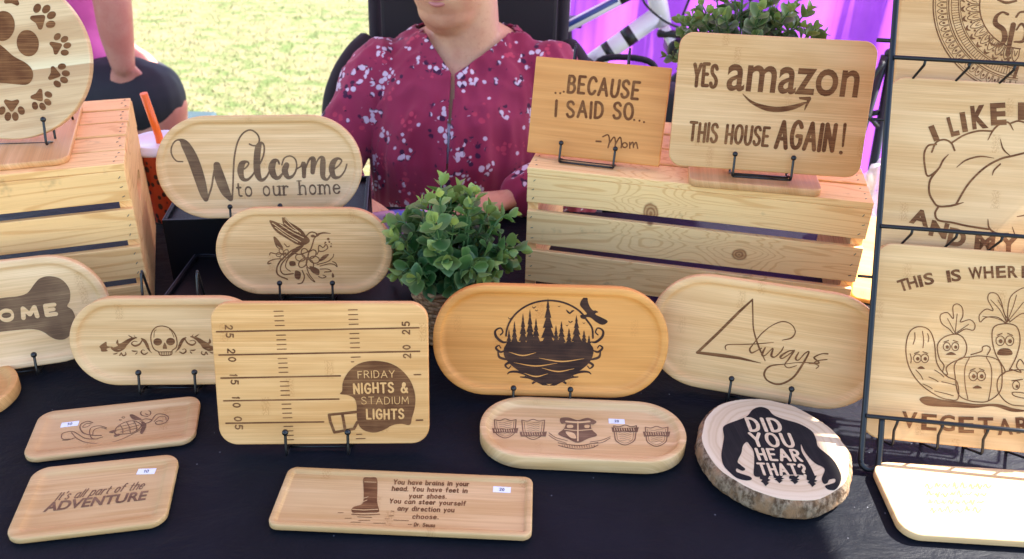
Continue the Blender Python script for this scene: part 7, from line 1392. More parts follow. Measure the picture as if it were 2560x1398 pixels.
# ------------------------------------------------------------------ people
def skin_mat(name, col, red):
    mm = mat(name, rough=.48, spec=.35); s = N(mm); v = s.co('Object'); n1 = s.noise(v, 16., 4); n2 = s.noise(v, 420., 3); n4 = s.noise(v, 130., 4, .7); s.out('Base Color', s.mix(s.math('MULTIPLY', s.mapr(n4, .52, .72), .5), s.mix(s.mapr(n1, .36, .64), col, red), (red[0]*.86, red[1]*.78, red[2]*.74))); s.out('Roughness', s.mapr(n2, .3, .7, .42, .62)); s.out('Subsurface Weight', .12); s.b.inputs['Subsurface Radius'].default_value = (.012, .005, .003); s.bump(s.math('ADD', n2, n4), .3, .0010); return mm
def loft(bm, secs, n=28, caps=True):
    """closed loft through ellipses (centre, rx, ry, optional axis frame)"""
    rs = []
    for c, rx, ry, *fr in secs:
        a, b = (Vector(fr[0]), Vector(fr[1])) if fr else (Vector((1, 0, 0)), Vector((0, 1, 0))); c = Vector(c)
        rs.append([bm.verts.new(c+a*(rx*math.cos(2*math.pi*k/n))+b*(ry*math.sin(2*math.pi*k/n))) for k in range(n)])
    for p, q in zip(rs, rs[1:]):
        for k in range(n): bm.faces.new((p[k], p[(k+1) % n], q[(k+1) % n], q[k]))
    bm.faces.new(rs[0][::-1]); bm.faces.new(rs[-1])
def limb(bm, pts, rad, n=18, k=5):
    P = smoothpts([(*p, r) for p, r in zip(pts, rad)], k); tube(bm, [Vector(p[:3]) for p in P], [float(p[3]) for p in P], n)
    for p in (P[0], P[-1]): ball(bm, Vector(p[:3]), float(p[3])*.98, n=14)
def hand(bm, w, dirn, nrm, thumb, s=1., curl=.5):
    """palm, four bent fingers of unequal length and a thumb from the palm's side"""
    w = Vector(w); d = Vector(dirn).normalized(); n = Vector(nrm); n = (n-d*n.dot(d)).normalized(); sd = d.cross(n)*thumb
    P = lambda a, b, c: w+(d*a+sd*b+n*c)*s
    loft(bm, [(P(0, 0, 0), .024*s, .017*s, sd, n), (P(.03, 0, .001), .034*s, .015*s, sd, n), (P(.065, 0, .002), .041*s, .0145*s, sd, n), (P(.09, 0, 0), .040*s, .011*s, sd, n)], 16)
    for b, L, r in ((.030, .068, .0088), (.010, .076, .0092), (-.010, .071, .0088), (-.030, .056, .0078)):
        a, z = .086, 0.; pts = [P(a-.02, b, 0)]; ang = 0.1
        for q in (.44, .32, .24): a += L*q*math.cos(ang); z -= L*q*math.sin(ang); pts.append(P(a, b*1.12, z)); ang += curl
        limb(bm, pts, [r*s, r*s, r*.93*s, r*.8*s], 10, 3)
    limb(bm, [P(.022, .028, -.004), P(.048, .050, -.012), P(.072, .058, -.020), P(.092, .056, -.026)], [.0125*s, .0105*s, .0095*s, .008*s], 10, 3)
def cloth_folds(bm, amp, sc, stretch=(1, 1, .35), ridge=False):
    bm.normal_update()
    for v in bm.verts:
        q = Vector((v.co.x*sc*stretch[0], v.co.y*sc*stretch[1], v.co.z*sc*stretch[2])); f = noise.noise(q)+.5*noise.noise(q*2.3+Vector((3, 1, 7)))
        if ridge: f = .55-1.9*abs(noise.noise(q))+.3*f
        v.co += v.normal*amp*f
# seated woman in a flowered blouse
SK = skin_mat('skin_fair', (.62, .345, .205), (.54, .25, .15)); wx, wy = -.098, 1.60
body = empty('person', (wx, wy, -.32))
Bm = bmesh.new(); o0 = Vector((wx, wy, -.32)); A = lambda x, y, z: Vector((x-wx, y-wy, z+.32))
TOR = [((-.115, 1.63, -.33), .185, .165), ((-.115, 1.62, -.18), .178, .160), ((-.115, 1.60, -.03), .168, .155), ((-.115, 1.59, .06), .164, .152), ((-.112, 1.592, .13), .162, .130), ((-.105, 1.605, .185), .165, .104), ((-.100, 1.617, .226), .150, .084), ((-.097, 1.622, .258), .110, .070), ((-.096, 1.625, .28), .066, .060)]
loft(Bm, [(A(*c), rx-.008, ry-.008) for c, rx, ry in TOR], 36)
# chest, neck, head (turned a little to her right)
loft(Bm, [(A(-.097, 1.60, .20), .075, .066), (A(-.097, 1.602, .25), .064, .060), (A(-.098, 1.600, .29), .061, .060), (A(-.102, 1.598, .33), .062, .064), (A(-.108, 1.60, .38), .066, .075)], 28)
HC = (-.124, 1.578, .395); hrot = Matrix.Translation(A(*HC)) @ Matrix.Rotation(R(-14), 4, 'Z') @ Matrix.Rotation(R(6), 4, 'X')
H = lambda x, y, z: hrot @ Vector((x, y, z))
def ell(bm, c, rx, ry, rz, n=24): ball(bm, Vector((0, 0, 0)), 1., n=n, M=hrot @ Matrix.Translation(c) @ Matrix.Diagonal((rx, ry, rz, 1)))
ell(Bm, (0, .02, .045), .077, .098, .095); ell(Bm, (0, -.012, -.03), .068, .074, .083); ell(Bm, (0, -.042, -.082), .036, .034, .028); ell(Bm, (0, -.020, -.078), .056, .056, .038); ell(Bm, (.034, -.036, -.026), .030, .034, .034); ell(Bm, (-.034, -.036, -.026), .030, .034, .034)
ell(Bm, (0, -.012, -.100), .050, .048, .026)
ell(Bm, (0, -.088, -.002), .013, .022, .014); ell(Bm, (0, -.076, .022), .010, .018, .028); ell(Bm, (.013, -.078, -.006), .010, .012, .009); ell(Bm, (-.013, -.078, -.006), .010, .012, .009)
for sx in (-1, 1): ell(Bm, (sx*.078, .012, .012), .010, .021, .032); ell(Bm, (sx*.031, -.066, .046), .022, .012, .008)
# arms: right one reaching forward and down to the table, left one across to the crate
RA = [(-.252, 1.608, .184), (-.312, 1.562, .108), (-.345, 1.49, .018), (-.312, 1.41, .034), (-.285, 1.355, .036)]; LA = [(.052, 1.608, .190), (.108, 1.572, .105), (.128, 1.505, .006), (.055, 1.425, .030), (.005, 1.385, .032)]
limb(Bm, [A(*p) for p in RA], [.052, .046, .042, .036, .026]); limb(Bm, [A(*p) for p in LA], [.052, .046, .042, .036, .026])
hand(Bm, A(-.282, 1.352, .034), (.35, -.9, -.06), (0, 0, 1), -1, .95, .35); hand(Bm, A(.002, 1.382, .030), (-.9, -.35, -.05), (0, 0, 1), 1, .95, .35)
# thighs under the table
for sx in (-1, 1): limb(Bm, [A(-.10+sx*.09, 1.58, -.29), A(-.10+sx*.11, 1.33, -.27), A(-.10+sx*.12, 1.14, -.26), A(-.10+sx*.12, 1.12, -.50), A(-.10+sx*.12, 1.13, -.715)], [.085, .075, .062, .052, .036])
obj('body', remeshed(Bm, .0042, 5), SK, body, True)
LIP = mat('lips', (.46, .16, .14), .4); bm = bmesh.new(); tube(bm, curve([H(-.024, -.071, -.045), H(-.010, -.081, -.0425), H(0, -.083, -.044), H(.010, -.081, -.0425), H(.024, -.071, -.045)], 5), [.0012]+[.0035]*19+[.0012], 10); tube(bm, curve([H(-.020, -.072, -.049), H(0, -.083, -.053), H(.020, -.072, -.049)], 5), [.0012]+[.0045]*9+[.0012], 10); obj('lips', bm, LIP, body, True)
bm = bmesh.new()
em, im = mat('eye', (.7, .7, .7), .2), mat('iris', (.05, .03, .02), .2); bm.free()
for sx in (-1, 1):
    bm = bmesh.new(); ball(bm, H(sx*.031, -.0575, .033), .0118); e_ = obj('eye', bm, em, body, True); bm = bmesh.new(); ball(bm, H(sx*.0315, -.0655, .033), .0048); obj('iris', bm, im, e_, True)
    bm = bmesh.new(); tube(bm, curve([H(sx*.016, -.074, .056), H(sx*.030, -.0765, .0615), H(sx*.046, -.069, .057)], 5), [.0012]+[.0028]*8+[.0026, .001], 8); obj('eyebrow', bm, mat('brow_hair', (.09, .05, .03), .7), body, True)
bm = bmesh.new()
for k in range(260):
    a = random.uniform(-2.6, 2.6); r_ = lambda q: H(math.sin(a)*(.086+.004*q), .022-math.cos(a)*(.0)+math.cos(a)*.104*(1 if math.cos(a) > 0 else .55), .0)
    top = H(math.sin(a)*.03, .02+math.cos(a)*.03, .148); midp = H(math.sin(a)*.083, .022+math.cos(a)*.104*(1 if math.cos(a) > 0 else .62), .085); endp = H(math.sin(a)*.088*(1.02 if abs(math.sin(a)) > .8 else 1), .030+max(math.cos(a), -.1)*.104, random.uniform(.0, .03))
    tube(bm, curve([top, midp, endp], 5), [.006]*8+[.005, .004, .002], 5)
hb = bmesh.new(); bmesh.ops.create_uvsphere(hb, u_segments=40, v_segments=28, radius=1)
for v in hb.verts: q = v.co; v.co = Vector((q.x*.0855*(1+.03*math.sin(q.z*9+q.x*14)), .024+q.y*.108, .052+q.z*.102))
bmesh.ops.delete(hb, geom=[f for f in hb.faces if (f.calc_center_median().y < -.012 and f.calc_center_median().z < .088+.25*abs(f.calc_center_median().x)*(1 if f.calc_center_median().x > 0 else .3)-.012) or f.calc_center_median().z < -.02], context='FACES')
bmesh.ops.solidify(hb, geom=hb.faces[:], thickness=.006)
for v in hb.verts: v.co = hrot @ v.co
for f in hb.faces: f.smooth = True
tm = bpy.data.meshes.new('tmp'); hb.to_mesh(tm); hb.free(); bm.from_mesh(tm); bpy.data.meshes.remove(tm)
obj('hair', bm, mat('brown_hair', (.10, .055, .03), .5), body, True)
# blouse: torso and sleeves in one skin, cut to a narrow V at the front
mm = mat('floral_blouse', rough=.85, spec=.15); s = N(mm); v = s.co('Object'); wob = s.n('TexNoise', {'Vector': v, 'Scale': 60., 'Detail': 1.}).outputs['Color']; v2 = s.n('VectorMath', {0: v, 1: s.n('VectorMath', {0: wob, 1: (-.5, -.5, -.5)}, operation='ADD').outputs[0]}, operation='MULTIPLY_ADD'); v2.inputs[1].default_value = (1, 1, 1); v3 = s.n('VectorMath', {0: wob, 'Scale': .006}, operation='SCALE').outputs[0]; vv = s.n('VectorMath', {0: v, 1: v3}, operation='ADD').outputs[0]
wob2 = s.n('TexNoise', {'Vector': v, 'Scale': 45., 'Detail': 2.}).outputs['Color']; vb = s.n('VectorMath', {0: v, 1: s.n('VectorMath', {0: wob2, 'Scale': .034}, operation='SCALE').outputs[0]}, operation='ADD').outputs[0]; big = s.n('TexVoronoi', {'Vector': vb, 'Scale': 23.}); br = s.n('SeparateColor', {0: big.outputs['Color']}); sm = s.n('TexVoronoi', {'Vector': vv, 'Scale': 92.}); sr = s.n('SeparateColor', {0: sm.outputs['Color']})
dot = s.mapr(sm.outputs['Distance'], .44, .54, 1, 0); near = s.mapr(big.outputs['Distance'], .42, .48, 1, 0); near2 = s.mapr(big.outputs['Distance'], .48, .56, 1, 0); isw = s.math('GREATER_THAN', br.outputs[0], .26); isc = s.math('LESS_THAN', br.outputs[0], .26)
white = s.math('MULTIPLY', s.math('MULTIPLY', dot, near), s.math('MULTIPLY', isw, s.math('GREATER_THAN', sr.outputs[0], .40))); navy = s.math('MULTIPLY', s.math('MULTIPLY', s.math('MULTIPLY', near2, isw), s.math('GREATER_THAN', sr.outputs[1], .42)), dot); coral = s.math('MULTIPLY', s.math('MULTIPLY', dot, near), s.math('MULTIPLY', isc, s.math('GREATER_THAN', sr.outputs[2], .40)))
c = s.mix(s.mapr(s.noise(v, 7., 3), .3, .7), (.235, .018, .052), (.31, .036, .082)); c = s.mix(s.math('MULTIPLY', navy, .9), c, (.030, .012, .040)); c = s.mix(s.math('MULTIPLY', coral, .8), c, (.50, .055, .10)); c = s.mix(white, c, (.62, .50, .58)); stray = s.math('MULTIPLY', s.mapr(sm.outputs['Distance'], .3, .4, 1, 0), s.math('GREATER_THAN', sr.outputs[2], .955)); c = s.mix(stray, c, (.60, .46, .55)); s.out('Base Color', c); s.out('Sheen Weight', .15); s.bump(s.noise(v, 900., 2), .2, .0006)
Bl = bmesh.new(); loft(Bl, [(A(*c), rx+.004, ry+.004) for c, rx, ry in TOR], 44)
for P in (RA, LA): limb(Bl, [A(*p) for p in P[:-1]]+[A(*(Vector(P[-2])*.35+Vector(P[-1])*.65))], [.064, .054, .049, .046, .042], 24)
Bl = remeshed(Bl, .0055, 4); cloth_folds(Bl, .0085, 13., (1, 1, .30), True); cloth_folds(Bl, .0055, 34., (1, 1, .17), True)
def cut(co, no): bmesh.ops.bisect_plane(Bl, geom=Bl.verts[:]+Bl.edges[:]+Bl.faces[:], plane_co=co, plane_no=no, dist=1e-5)
ap = A(-.122, 1.46, .060); l1, r1, kn = A(-.163, 1.55, .262), A(-.030, 1.55, .30), A(-.116, 1.46, .212)
def vside(p):
    z = p.z; L_, R_ = None, None
    if z < ap.z: return False
    if z < kn.z: t = (z-ap.z)/(kn.z-ap.z); L_ = ap.x-.0015+(kn.x-.003-ap.x)*t; R_ = ap.x+.0015+(kn.x+.004-ap.x)*t
    else: t = (z-kn.z)/(l1.z-kn.z); L_ = kn.x-.003+(l1.x-kn.x+.003)*t; R_ = kn.x+.004+(r1.x-kn.x-.004)*t
    return L_ < p.x < R_
for a, b in ((Vector((ap.x-.0015, 0, ap.z)), Vector((kn.x-.003, 0, kn.z))), (Vector((ap.x+.0015, 0, ap.z)), Vector((kn.x+.004, 0, kn.z))), (Vector((kn.x-.003, 0, kn.z)), Vector((l1.x, 0, l1.z))), (Vector((kn.x+.004, 0, kn.z)), Vector((r1.x, 0, l1.z)))):
    d = b-a; cut(a, Vector((d.z, 0, -d.x)))
dl = [f for f in Bl.faces if (f.calc_center_median().y < A(0, 1.615, 0).y and vside(f.calc_center_median())) or f.calc_center_median().z > A(0, 0, .268).z]
bmesh.ops.delete(Bl, geom=dl, context='FACES'); ends = [f for f in Bl.faces if (f.calc_center_median()-A(*(Vector(RA[-2])*.35+Vector(RA[-1])*.65))).length < .03 or (f.calc_center_median()-A(*(Vector(LA[-2])*.35+Vector(LA[-1])*.65))).length < .03]
o = obj('blouse', Bl, mm, body, True); so_ = o.modifiers.new('hem', 'SOLIDIFY'); so_.thickness = .0025; so_.offset = 0
# pale top showing in the slit
bm = bmesh.new(); ball(bm, A(-.124, 1.470, .075), 1., .022, .022, .060, 16); obj('undershirt', bm, mat('white_cotton', (.62, .56, .66), .8), body, True)
tag(body, 'seated woman in a maroon flowered blouse behind the stall', 'person')
# black high backed folding chair behind her
BK = mat('black_chair_cloth', (.012, .008, .010), .8); ch = empty('folding_chair', (-.105, 1.80, -.75))
bm = bmesh.new(); box(bm, -.185, .185, -.03, .0, .30, 1.30, .008)
for v in bm.verts: v.co.y += .12*(v.co.z-.3)*.6
obj('backrest', bm, BK, ch); bm = bmesh.new(); box(bm, -.25, .26, -.42, -.02, .36, .40, .01); obj('seat', bm, BK, ch)
for sx in (-.202, .198):
    bm = bmesh.new(); tube(bm, [(sx, -.44, .012), (sx, .02, .60), (sx, .095, 1.30)], .015, 10); obj('frame_side', bm, BK, ch, True)
    q = 1 if sx > 0 else -1; bm = bmesh.new(); tube(bm, curve([(sx+q*.012, .0, .945), (sx+q*.03, -.04, .93), (sx+q*.055, -.08, .89), (sx+q*.07, -.11, .83), (sx+q*.07, -.16, .70), (sx+q*.05, -.36, .64)], 6), .022, 10); obj('armrest', bm, BK, ch, True)
    bm = bmesh.new(); tube(bm, [(sx, .06, .012), (sx, -.42, .38)], .011, 10); obj('leg', bm, BK, ch, True)
tag(ch, 'black high backed folding chair behind the seated woman', 'chair')
# man in pink shirt and dark shorts, at the left behind
SK2 = skin_mat('skin_ruddy', (.50, .22, .165), (.46, .165, .125)); mx_, my_ = -1.20, 2.60; man = empty('person', (mx_-.135, my_, -.75)); A2 = lambda x, y, z: Vector((x-mx_, y-my_, z+.75))
Bm = bmesh.new(); TM = [((-1.265, 2.66, -.27), .165, .165), ((-1.272, 2.66, -.12), .165, .17), ((-1.285, 2.66, .05), .155, .165), ((-1.29, 2.66, .20), .16, .17), ((-1.28, 2.66, .32), .13, .15), ((-1.28, 2.66, .37), .07, .08)]
loft(Bm, [(A2(*c), a, b) for c, a, b in TM], 30); loft(Bm, [(A2(-1.28, 2.66, .34), .062, .062), (A2(-1.275, 2.66, .44), .06, .062)], 24)
for c, r_ in (((-1.26, 2.66, .55), (.092, .078, .108)), ((-1.225, 2.66, .49), (.065, .062, .07)), ((-1.162, 2.66, .535), (.018, .014, .016)), ((-1.27, 2.58, .54), (.02, .01, .03)), ((-1.27, 2.74, .54), (.02, .01, .03))): ball(Bm, A2(*c), 1., *r_, n=24)
NA = [(-1.08, 2.53, .36), (-1.022, 2.48, .27), (-1.008, 2.455, .15), (-1.012, 2.45, .05), (-1.012, 2.45, -.045)]
limb(Bm, [A2(*p) for p in NA], [.064, .058, .052, .047, .034], 22); hand(Bm, A2(-1.012, 2.45, -.04), (-.12, .08, -1), (.15, -1, -.08), -1, 1.05, .3)
limb(Bm, [A2(-1.24, 2.84, .30), A2(-1.25, 2.90, .08), A2(-1.18, 2.80, -.04), A2(-1.12, 2.72, -.06)], [.062, .052, .042, .033]); hand(Bm, A2(-1.115, 2.715, -.06), (.7, -.3, -.5), (0, 0, 1), -1, 1., .4)
TH = [(-1.20, 2.56, -.20), (-1.05, 2.53, -.155), (-.95, 2.52, -.165), (-.985, 2.525, -.33), (-1.07, 2.54, -.52), (-1.10, 2.55, -.68)]; TH2 = [(-1.22, 2.76, -.21), (-1.14, 2.78, -.21), (-1.07, 2.80, -.22), (-1.09, 2.82, -.42), (-1.10, 2.84, -.68)]
limb(Bm, [A2(*p) for p in TH], [.092, .084, .074, .070, .058, .042], 24); limb(Bm, [A2(*p) for p in TH2], [.092, .080, .064, .060, .042], 24)
obj('body', remeshed(Bm, .0055, 4), SK2, man, True)
mm = mat('pink_shirt', rough=.85); s = N(mm); s.out('Base Color', s.mix(s.mapr(s.noise(s.co('Object'), 12., 3), .3, .7), (.50, .07, .30), (.62, .12, .40))); Bs = bmesh.new(); loft(Bs, [(A2(*c), a+.012, b+.012) for c, a, b in TM], 36); limb(Bs, [A2(*p) for p in NA[:2]], [.078, .070], 24); limb(Bs, [A2(-1.24, 2.84, .30), A2(-1.25, 2.88, .12)], [.075, .07], 24); Bs = remeshed(Bs, .008, 6); cloth_folds(Bs, .008, 11., (1, 1, .8)); obj('shirt', Bs, mm, man, True)
Bs = bmesh.new(); loft(Bs, [(A2(-1.245, 2.66, -.30), .185, .182), (A2(-1.247, 2.66, -.16), .186, .186)], 36)
limb(Bs, [A2(-1.20, 2.56, -.20), A2(-1.08, 2.535, -.158), A2(-.975, 2.522, -.162)], [.115, .113, .106], 26); limb(Bs, [A2(-1.22, 2.76, -.21), A2(-1.14, 2.78, -.21), A2(-1.09, 2.80, -.22)], [.116, .106, .094], 26); Bs = remeshed(Bs, .008, 5); cloth_folds(Bs, .007, 13.); obj('shorts', Bs, mat('navy_shorts', (.012, .012, .020), .8), man, True)
bm = bmesh.new()
sh = mat('pale_shoe', (.55, .35, .38), .7)
for c in ((-1.06, 2.55, -.715), (-1.06, 2.85, -.715)): bm = bmesh.new(); ball(bm, A2(*c), 1., .135, .052, .036, 20); obj('shoe', bm, sh, man, True)
bm = bmesh.new(); ball(bm, A2(-1.268, 2.66, .60), 1., .100, .088, .075, 24); obj('hair', bm, mat('dark_hair', (.05, .035, .025), .6), man, True)
tag(man, 'man in pink shirt and dark shorts sitting on the lawn side', 'person')
ch = empty('camp_chair', (-1.26, 2.66, -.75)); TL = mat('teal_chair_cloth', (.03, .06, .075), .8)
bm = bmesh.new(); box(bm, -.26, .20, -.25, .25, .385, .42, .008); obj('seat', bm, TL, ch); bm = bmesh.new(); box(bm, -.27, -.24, -.25, .25, .42, .95, .008); obj('backrest', bm, TL, ch)
for sx in (-.24, .18):
    for sy in (-.24, .24): bm = bmesh.new(); tube(bm, [(sx, sy, .39), (sx*1.1, sy*1.05, .01)], .011, 8); obj('leg', bm, gm, ch, True)
tag(ch, 'dark camp chair under the man in pink', 'chair')
# ------------------------------------------------------------------ purple tent
mm = bpy.data.materials.new('purple_canopy'); mm.use_nodes = True; s = N(mm); v = s.co('Object'); n1 = s.noise(v, 2.2, 4, .6, 1.2); col = s.mix(s.mapr(n1, .35, .68), (.24, .030, .46), (.38, .065, .60)); d = s.n('BsdfDiffuse', {'Color': col}); tr = s.n('BsdfTranslucent', {'Color': s.mix(.5, col, (.42, .12, .72))}); mx = s.n('MixShader', {0: .62, 1: d.outputs[0], 2: tr.outputs[0]}); s.t.links.new(mx.outputs[0], s.t.nodes['Material Output'].inputs[0]); M['tent'] = mm
mm = bpy.data.materials.new('canopy_roof_cloth'); mm.use_nodes = True; s = N(mm); d = s.n('BsdfDiffuse', {'Color': (.42, .26, .42, 1)}); tr = s.n('BsdfTranslucent', {'Color': (.58, .30, .46, 1)}); mx = s.n('MixShader', {0: .30, 1: d.outputs[0], 2: tr.outputs[0]}); s.t.links.new(mx.outputs[0], s.t.nodes['Material Output'].inputs[0]); M['roof'] = mm
root = empty('market_canopy', (-.4, 1.78, -.75)); XE = (-2.45, 1.572); YE = (.90, 3.28); ox, oy = -.4, 1.78
bm = bmesh.new(); zt, zp = 2.10, 2.72; n = 16; g = []
for j in range(n+1):
    row = []
    for i in range(n+1):
        x = XE[0]+(XE[1]-XE[0])*i/n; y = YE[0]+(YE[1]-YE[0])*j/n; a = min(1-abs(2*i/n-1), 1-abs(2*j/n-1)); row.append(bm.verts.new((x-ox, y-oy, zt+(zp-zt)*a-.05*math.sin(math.pi*a))))
    g.append(row)
for j in range(n):
    for i in range(n): bm.faces.new((g[j][i], g[j][i+1], g[j+1][i+1], g[j+1][i]))
obj('roof_cloth', bm, M['roof'], root); P4 = [(x-ox, y-oy) for x in XE for y in YE]
for x, y in P4: bm = bmesh.new(); tube(bm, [(x, y, 0), (x, y, 2.10)], .022, 10); obj('pole', bm, gm, root, True)
bm = bmesh.new()
for a, b in ((0, 1), (2, 3), (0, 2), (1, 3)): tube(bm, [(*P4[a], 2.08), (*P4[b], 2.08)], .014, 8); obj('roof_bar', bm, gm, root, True); bm = bmesh.new()
bm.free(); tag(root, 'purple canopy tent roof shading the stall', 'canopy')
bm = bmesh.new(); n = 90; rows = []
for z in (0.0, .5, 1.0, 1.5, 2.1): rows.append([bm.verts.new((.17+2.6*i/n-1.4, .030*math.sin(i*.55)+.018*math.sin(i*1.37+z*2)+.02*noise.noise(Vector((i*.2, z*1.5, 0))), z)) for i in range(n+1)])
for a, b in zip(rows, rows[1:]):
    for i in range(n): bm.faces.new((a[i], a[i+1], b[i+1], b[i])).smooth = True
o = obj('tent_wall', bm, M['tent'], None, True); o.location = (1.4, 2.92, -.75); tag(o, 'bright purple tent wall behind the bicycle', 'tent wall')
# ------------------------------------------------------------------ bicycle
WH = mat('white_paint', (.74, .72, .76), .3); BKm = mat('bike_black', (.010, .010, .012), .45); BL = mat('blue_stripe', (.02, .05, .22), .35); bk = empty('bicycle', (.36, 2.42, -.20)); A3 = lambda x, z, y=0.: Vector((x, y, z+.20-.0))
def Bx(px, py, y=2.42):
    dx, dy = (px-1280)/2127.256, -(py-699)/2127.256; d = rt*dx+up*dy+fw; t = y/d.y; p = Vector((0, 0, .63))+d*t; return Vector((p.x-.36, 0, p.z+.20))
fr = bmesh.new(); HT, HB, SB, BB = Vector((.005, 0, .43)), Vector((.03, 0, .345)), Vector((-.32, 0, .25)), Vector((-.20, 0, .165))
tube(fr, [HT, SB], .015, 14); tube(fr, [HB, BB], .026, 14); tube(fr, [HT+Vector((-.01, 0, .03)), HB+Vector((.008, 0, -.03))], .026, 14); tube(fr, [SB+Vector((-.01, 0, .05)), BB], .018, 14); tube(fr, [SB, Vector((-.62, 0, .10))], .011, 10); tube(fr, [BB, Vector((-.62, 0, .10))], .012, 10); obj('frame', fr, WH, bk, True)
bm = bmesh.new(); a = HT.lerp(SB, .30); b = HT.lerp(SB, .95); tube(bm, [a+Vector((0, -.010, .006)), b+Vector((0, -.010, .006))], .0075, 12); obj('stripe', bm, BL, bk, True)
bm = bmesh.new(); tube(bm, [HB.lerp(BB, .30), HB.lerp(BB, .40)], .0266, 14); obj('frame_badge', bm, BKm, bk, True); bm = bmesh.new(); tube(bm, [HB.lerp(BB, .55), HB.lerp(BB, .62)], .0266, 14); tube(bm, [HT.lerp(SB, .18), HT.lerp(SB, .28)], .0156, 14); obj('frame_badge', bm, BKm, bk, True)
for cx, cz in ((.24, .02), (-.62, .10)):
    bm = bmesh.new(); P = [Vector((cx+.20*math.cos(2*math.pi*k/48), 0, cz+.20*math.sin(2*math.pi*k/48))) for k in range(49)]; tube(bm, P, .020, 10, False); wl = obj('wheel', bm, BKm, bk, True)
    bm = bmesh.new(); P = [Vector((cx+.175*math.cos(2*math.pi*k/48), 0, cz+.175*math.sin(2*math.pi*k/48))) for k in range(49)]; tube(bm, P, .008, 8, False)
    for k in range(18): q = 2*math.pi*k/18; tube(bm, [(cx, .012*(-1)**k, cz), (cx+.172*math.cos(q+.2*(-1)**k), 0, cz+.172*math.sin(q+.2*(-1)**k))], .0011, 4)
    tube(bm, [(cx, -.035, cz), (cx, .035, cz)], .016, 10); obj('rim_and_spokes', bm, gm, wl, True)
bm = bmesh.new()
for sy in (-.035, .035): tube(bm, [HB+Vector((.01, sy, -.03)), Vector((.10, sy, .22)), Vector((.24, sy, .02))], [.014, .013, .009], 10)
obj('fork', bm, WH, bk, True)
bm = bmesh.new(); tube(bm, [BB+Vector((0, -.05, 0)), BB+Vector((0, .05, 0))], .022, 12); tube(bm, [BB+Vector((0, -.046, 0)), BB+Vector((0, -.040, 0))], .075, 28); tube(bm, [BB+Vector((0, -.055, 0)), BB+Vector((.02, -.058, -.13))], .009, 8); tube(bm, [BB+Vector((0, .055, 0)), BB+Vector((-.02, .058, .13))], .009, 8); box(bm, BB.x-.02, BB.x+.06, -.12, -.06, BB.z-.145, BB.z-.12, .004); box(bm, BB.x-.06, BB.x+.02, .06, .12, BB.z+.12, BB.z+.145, .004); obj('crankset', bm, BKm, bk, True)
bm = bmesh.new(); tube(bm, curve([(-.02, -.24, .56), (.02, -.14, .55), (.0, 0, .50), (.02, .14, .55), (-.02, .24, .56)], 5), .011, 10); tube(bm, [HT, (.0, 0, .50)], .014, 10); obj('handlebar', bm, BKm, bk, True)
bm = bmesh.new(); tube(bm, curve([(.06, -.03, .44), (-.03, -.05, .40), (.03, -.06, .34), (.12, -.04, .30), (.14, -.03, .24)], 6), .0035, 6); tube(bm, curve([(.02, -.04, .52), (.10, -.06, .46), (.08, -.04, .33)], 6), .0035, 6); box(bm, .055, .125, -.055, .055, .235, .285, .012); box(bm, .02, .11, -.05, -.03, .29, .31, .006); obj('brake_and_cables', bm, BKm, bk, True)
bm = bmesh.new(); ball(bm, Vector((-.35, 0, .33)), 1., .12, .06, .03, 16); obj('saddle', bm, BKm, bk, True)
tag(bk, 'white bicycle with a blue stripe clamped before the purple wall', 'bicycle')
bm = bmesh.new(); tube(bm, [(-.5, .05, .12), (-.5, .05, -.54)], .02, 10); tube(bm, [(-.5, .07, .12), (-.5, -.02, .13)], .016, 8); tube(bm, [(-.75, .1, -.538), (-.5, .05, -.36), (-.25, .1, -.538)], .014, 8); tube(bm, [(-.5, .35, -.538), (-.5, .05, -.36)], .014, 8); o = obj('repair_stand', bm, gm, None, True); o.location = (.36, 2.42, -.20); tag(o, 'floor stand holding up the white bicycle', 'bike stand')
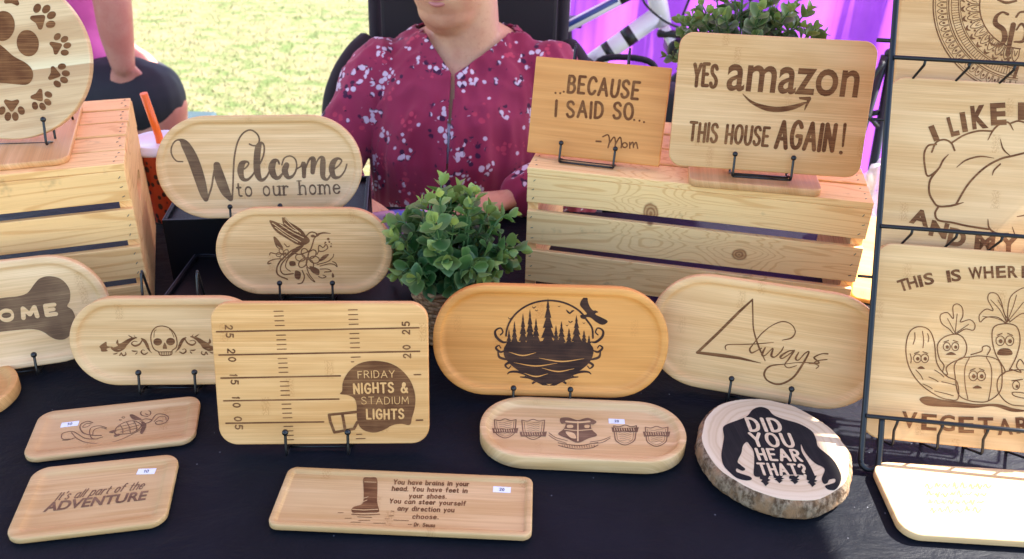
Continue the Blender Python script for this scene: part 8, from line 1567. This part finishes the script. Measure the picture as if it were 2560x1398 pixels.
# folded black tripod against the wall at the right
tp = empty('folded_tripod', (.952, 2.2, -.86)); 
for k, (dx, dy) in enumerate(((-.05, 0), (.035, -.03), (.06, .05))): bm = bmesh.new(); tube(bm, [(dx*.2, dy*.2, .96), (dx, dy, .40), (dx*1.6, dy*1.6, .11)], [.012, .010, .009], 8); obj('leg', bm, BKm, tp, True)
bm = bmesh.new(); ball(bm, Vector((0, 0, .965)), .014); tube(bm, [(-.03, 0, .80), (.04, 0, .82)], .008, 8); tube(bm, curve([(-.02, -.02, .95), (-.06, -.03, .85), (.0, -.03, .78)]), .006, 6); obj('head', bm, BKm, tp, True); tag(tp, 'folded black tripod between the largest sign and the rack', 'tripod')
# ------------------------------------------------------------------ lawn
mm = mat('lawn', rough=.95, spec=.1); s = N(mm); v = s.co('Object'); n1 = s.noise(v, 1.1, 4, .65); n2 = s.noise(v, 9., 5, .7); n3 = s.noise(v, 60., 4, .7); c = s.mix(s.mapr(n2, .40, .60), (.25, .212, .116), (.115, .152, .050)); c = s.mix(s.math('MULTIPLY', s.mapr(n1, .45, .68), .7), c, (.26, .205, .118)); c = s.mix(s.math('MULTIPLY', s.mapr(n3, .48, .64), .22), c, (.10, .14, .05)); s.out('Base Color', c); s.bump(n3, .8, .02); bm = bmesh.new(); q = [bm.verts.new(p) for p in ((-150, -150, 0), (150, -150, 0), (150, 150, 0), (-150, 150, 0))]; bm.faces.new(q); o = obj('ground', bm, mm); o.location.z = -.75; tag(o, kind='structure')
mm = mat('grass_blade', rough=.7); s = N(mm); g = s.n('NewGeometry').outputs['Random Per Island']; s.out('Base Color', s.mix(g, (.12, .155, .055), (.24, .21, .115))); bm = bmesh.new(); rg = random.Random(3)
for k in range(15000):
    y = 3.5+4.6*rg.random()**1.2; x = rg.uniform(-.52*y-.1, .02*y); h = rg.uniform(.008, .026); a = rg.uniform(0, 6.28); w_ = .003; dx, dy = math.cos(a)*w_, math.sin(a)*w_; lx, ly = rg.uniform(-.02, .02), rg.uniform(-.02, .02)
    bm.faces.new([bm.verts.new(p) for p in ((x-dx, y-dy, 0), (x+dx, y+dy, 0), (x+lx, y+ly, h))])
o = obj('grass', bm, mm); o.location.z = -.75; tag(o, kind='stuff')
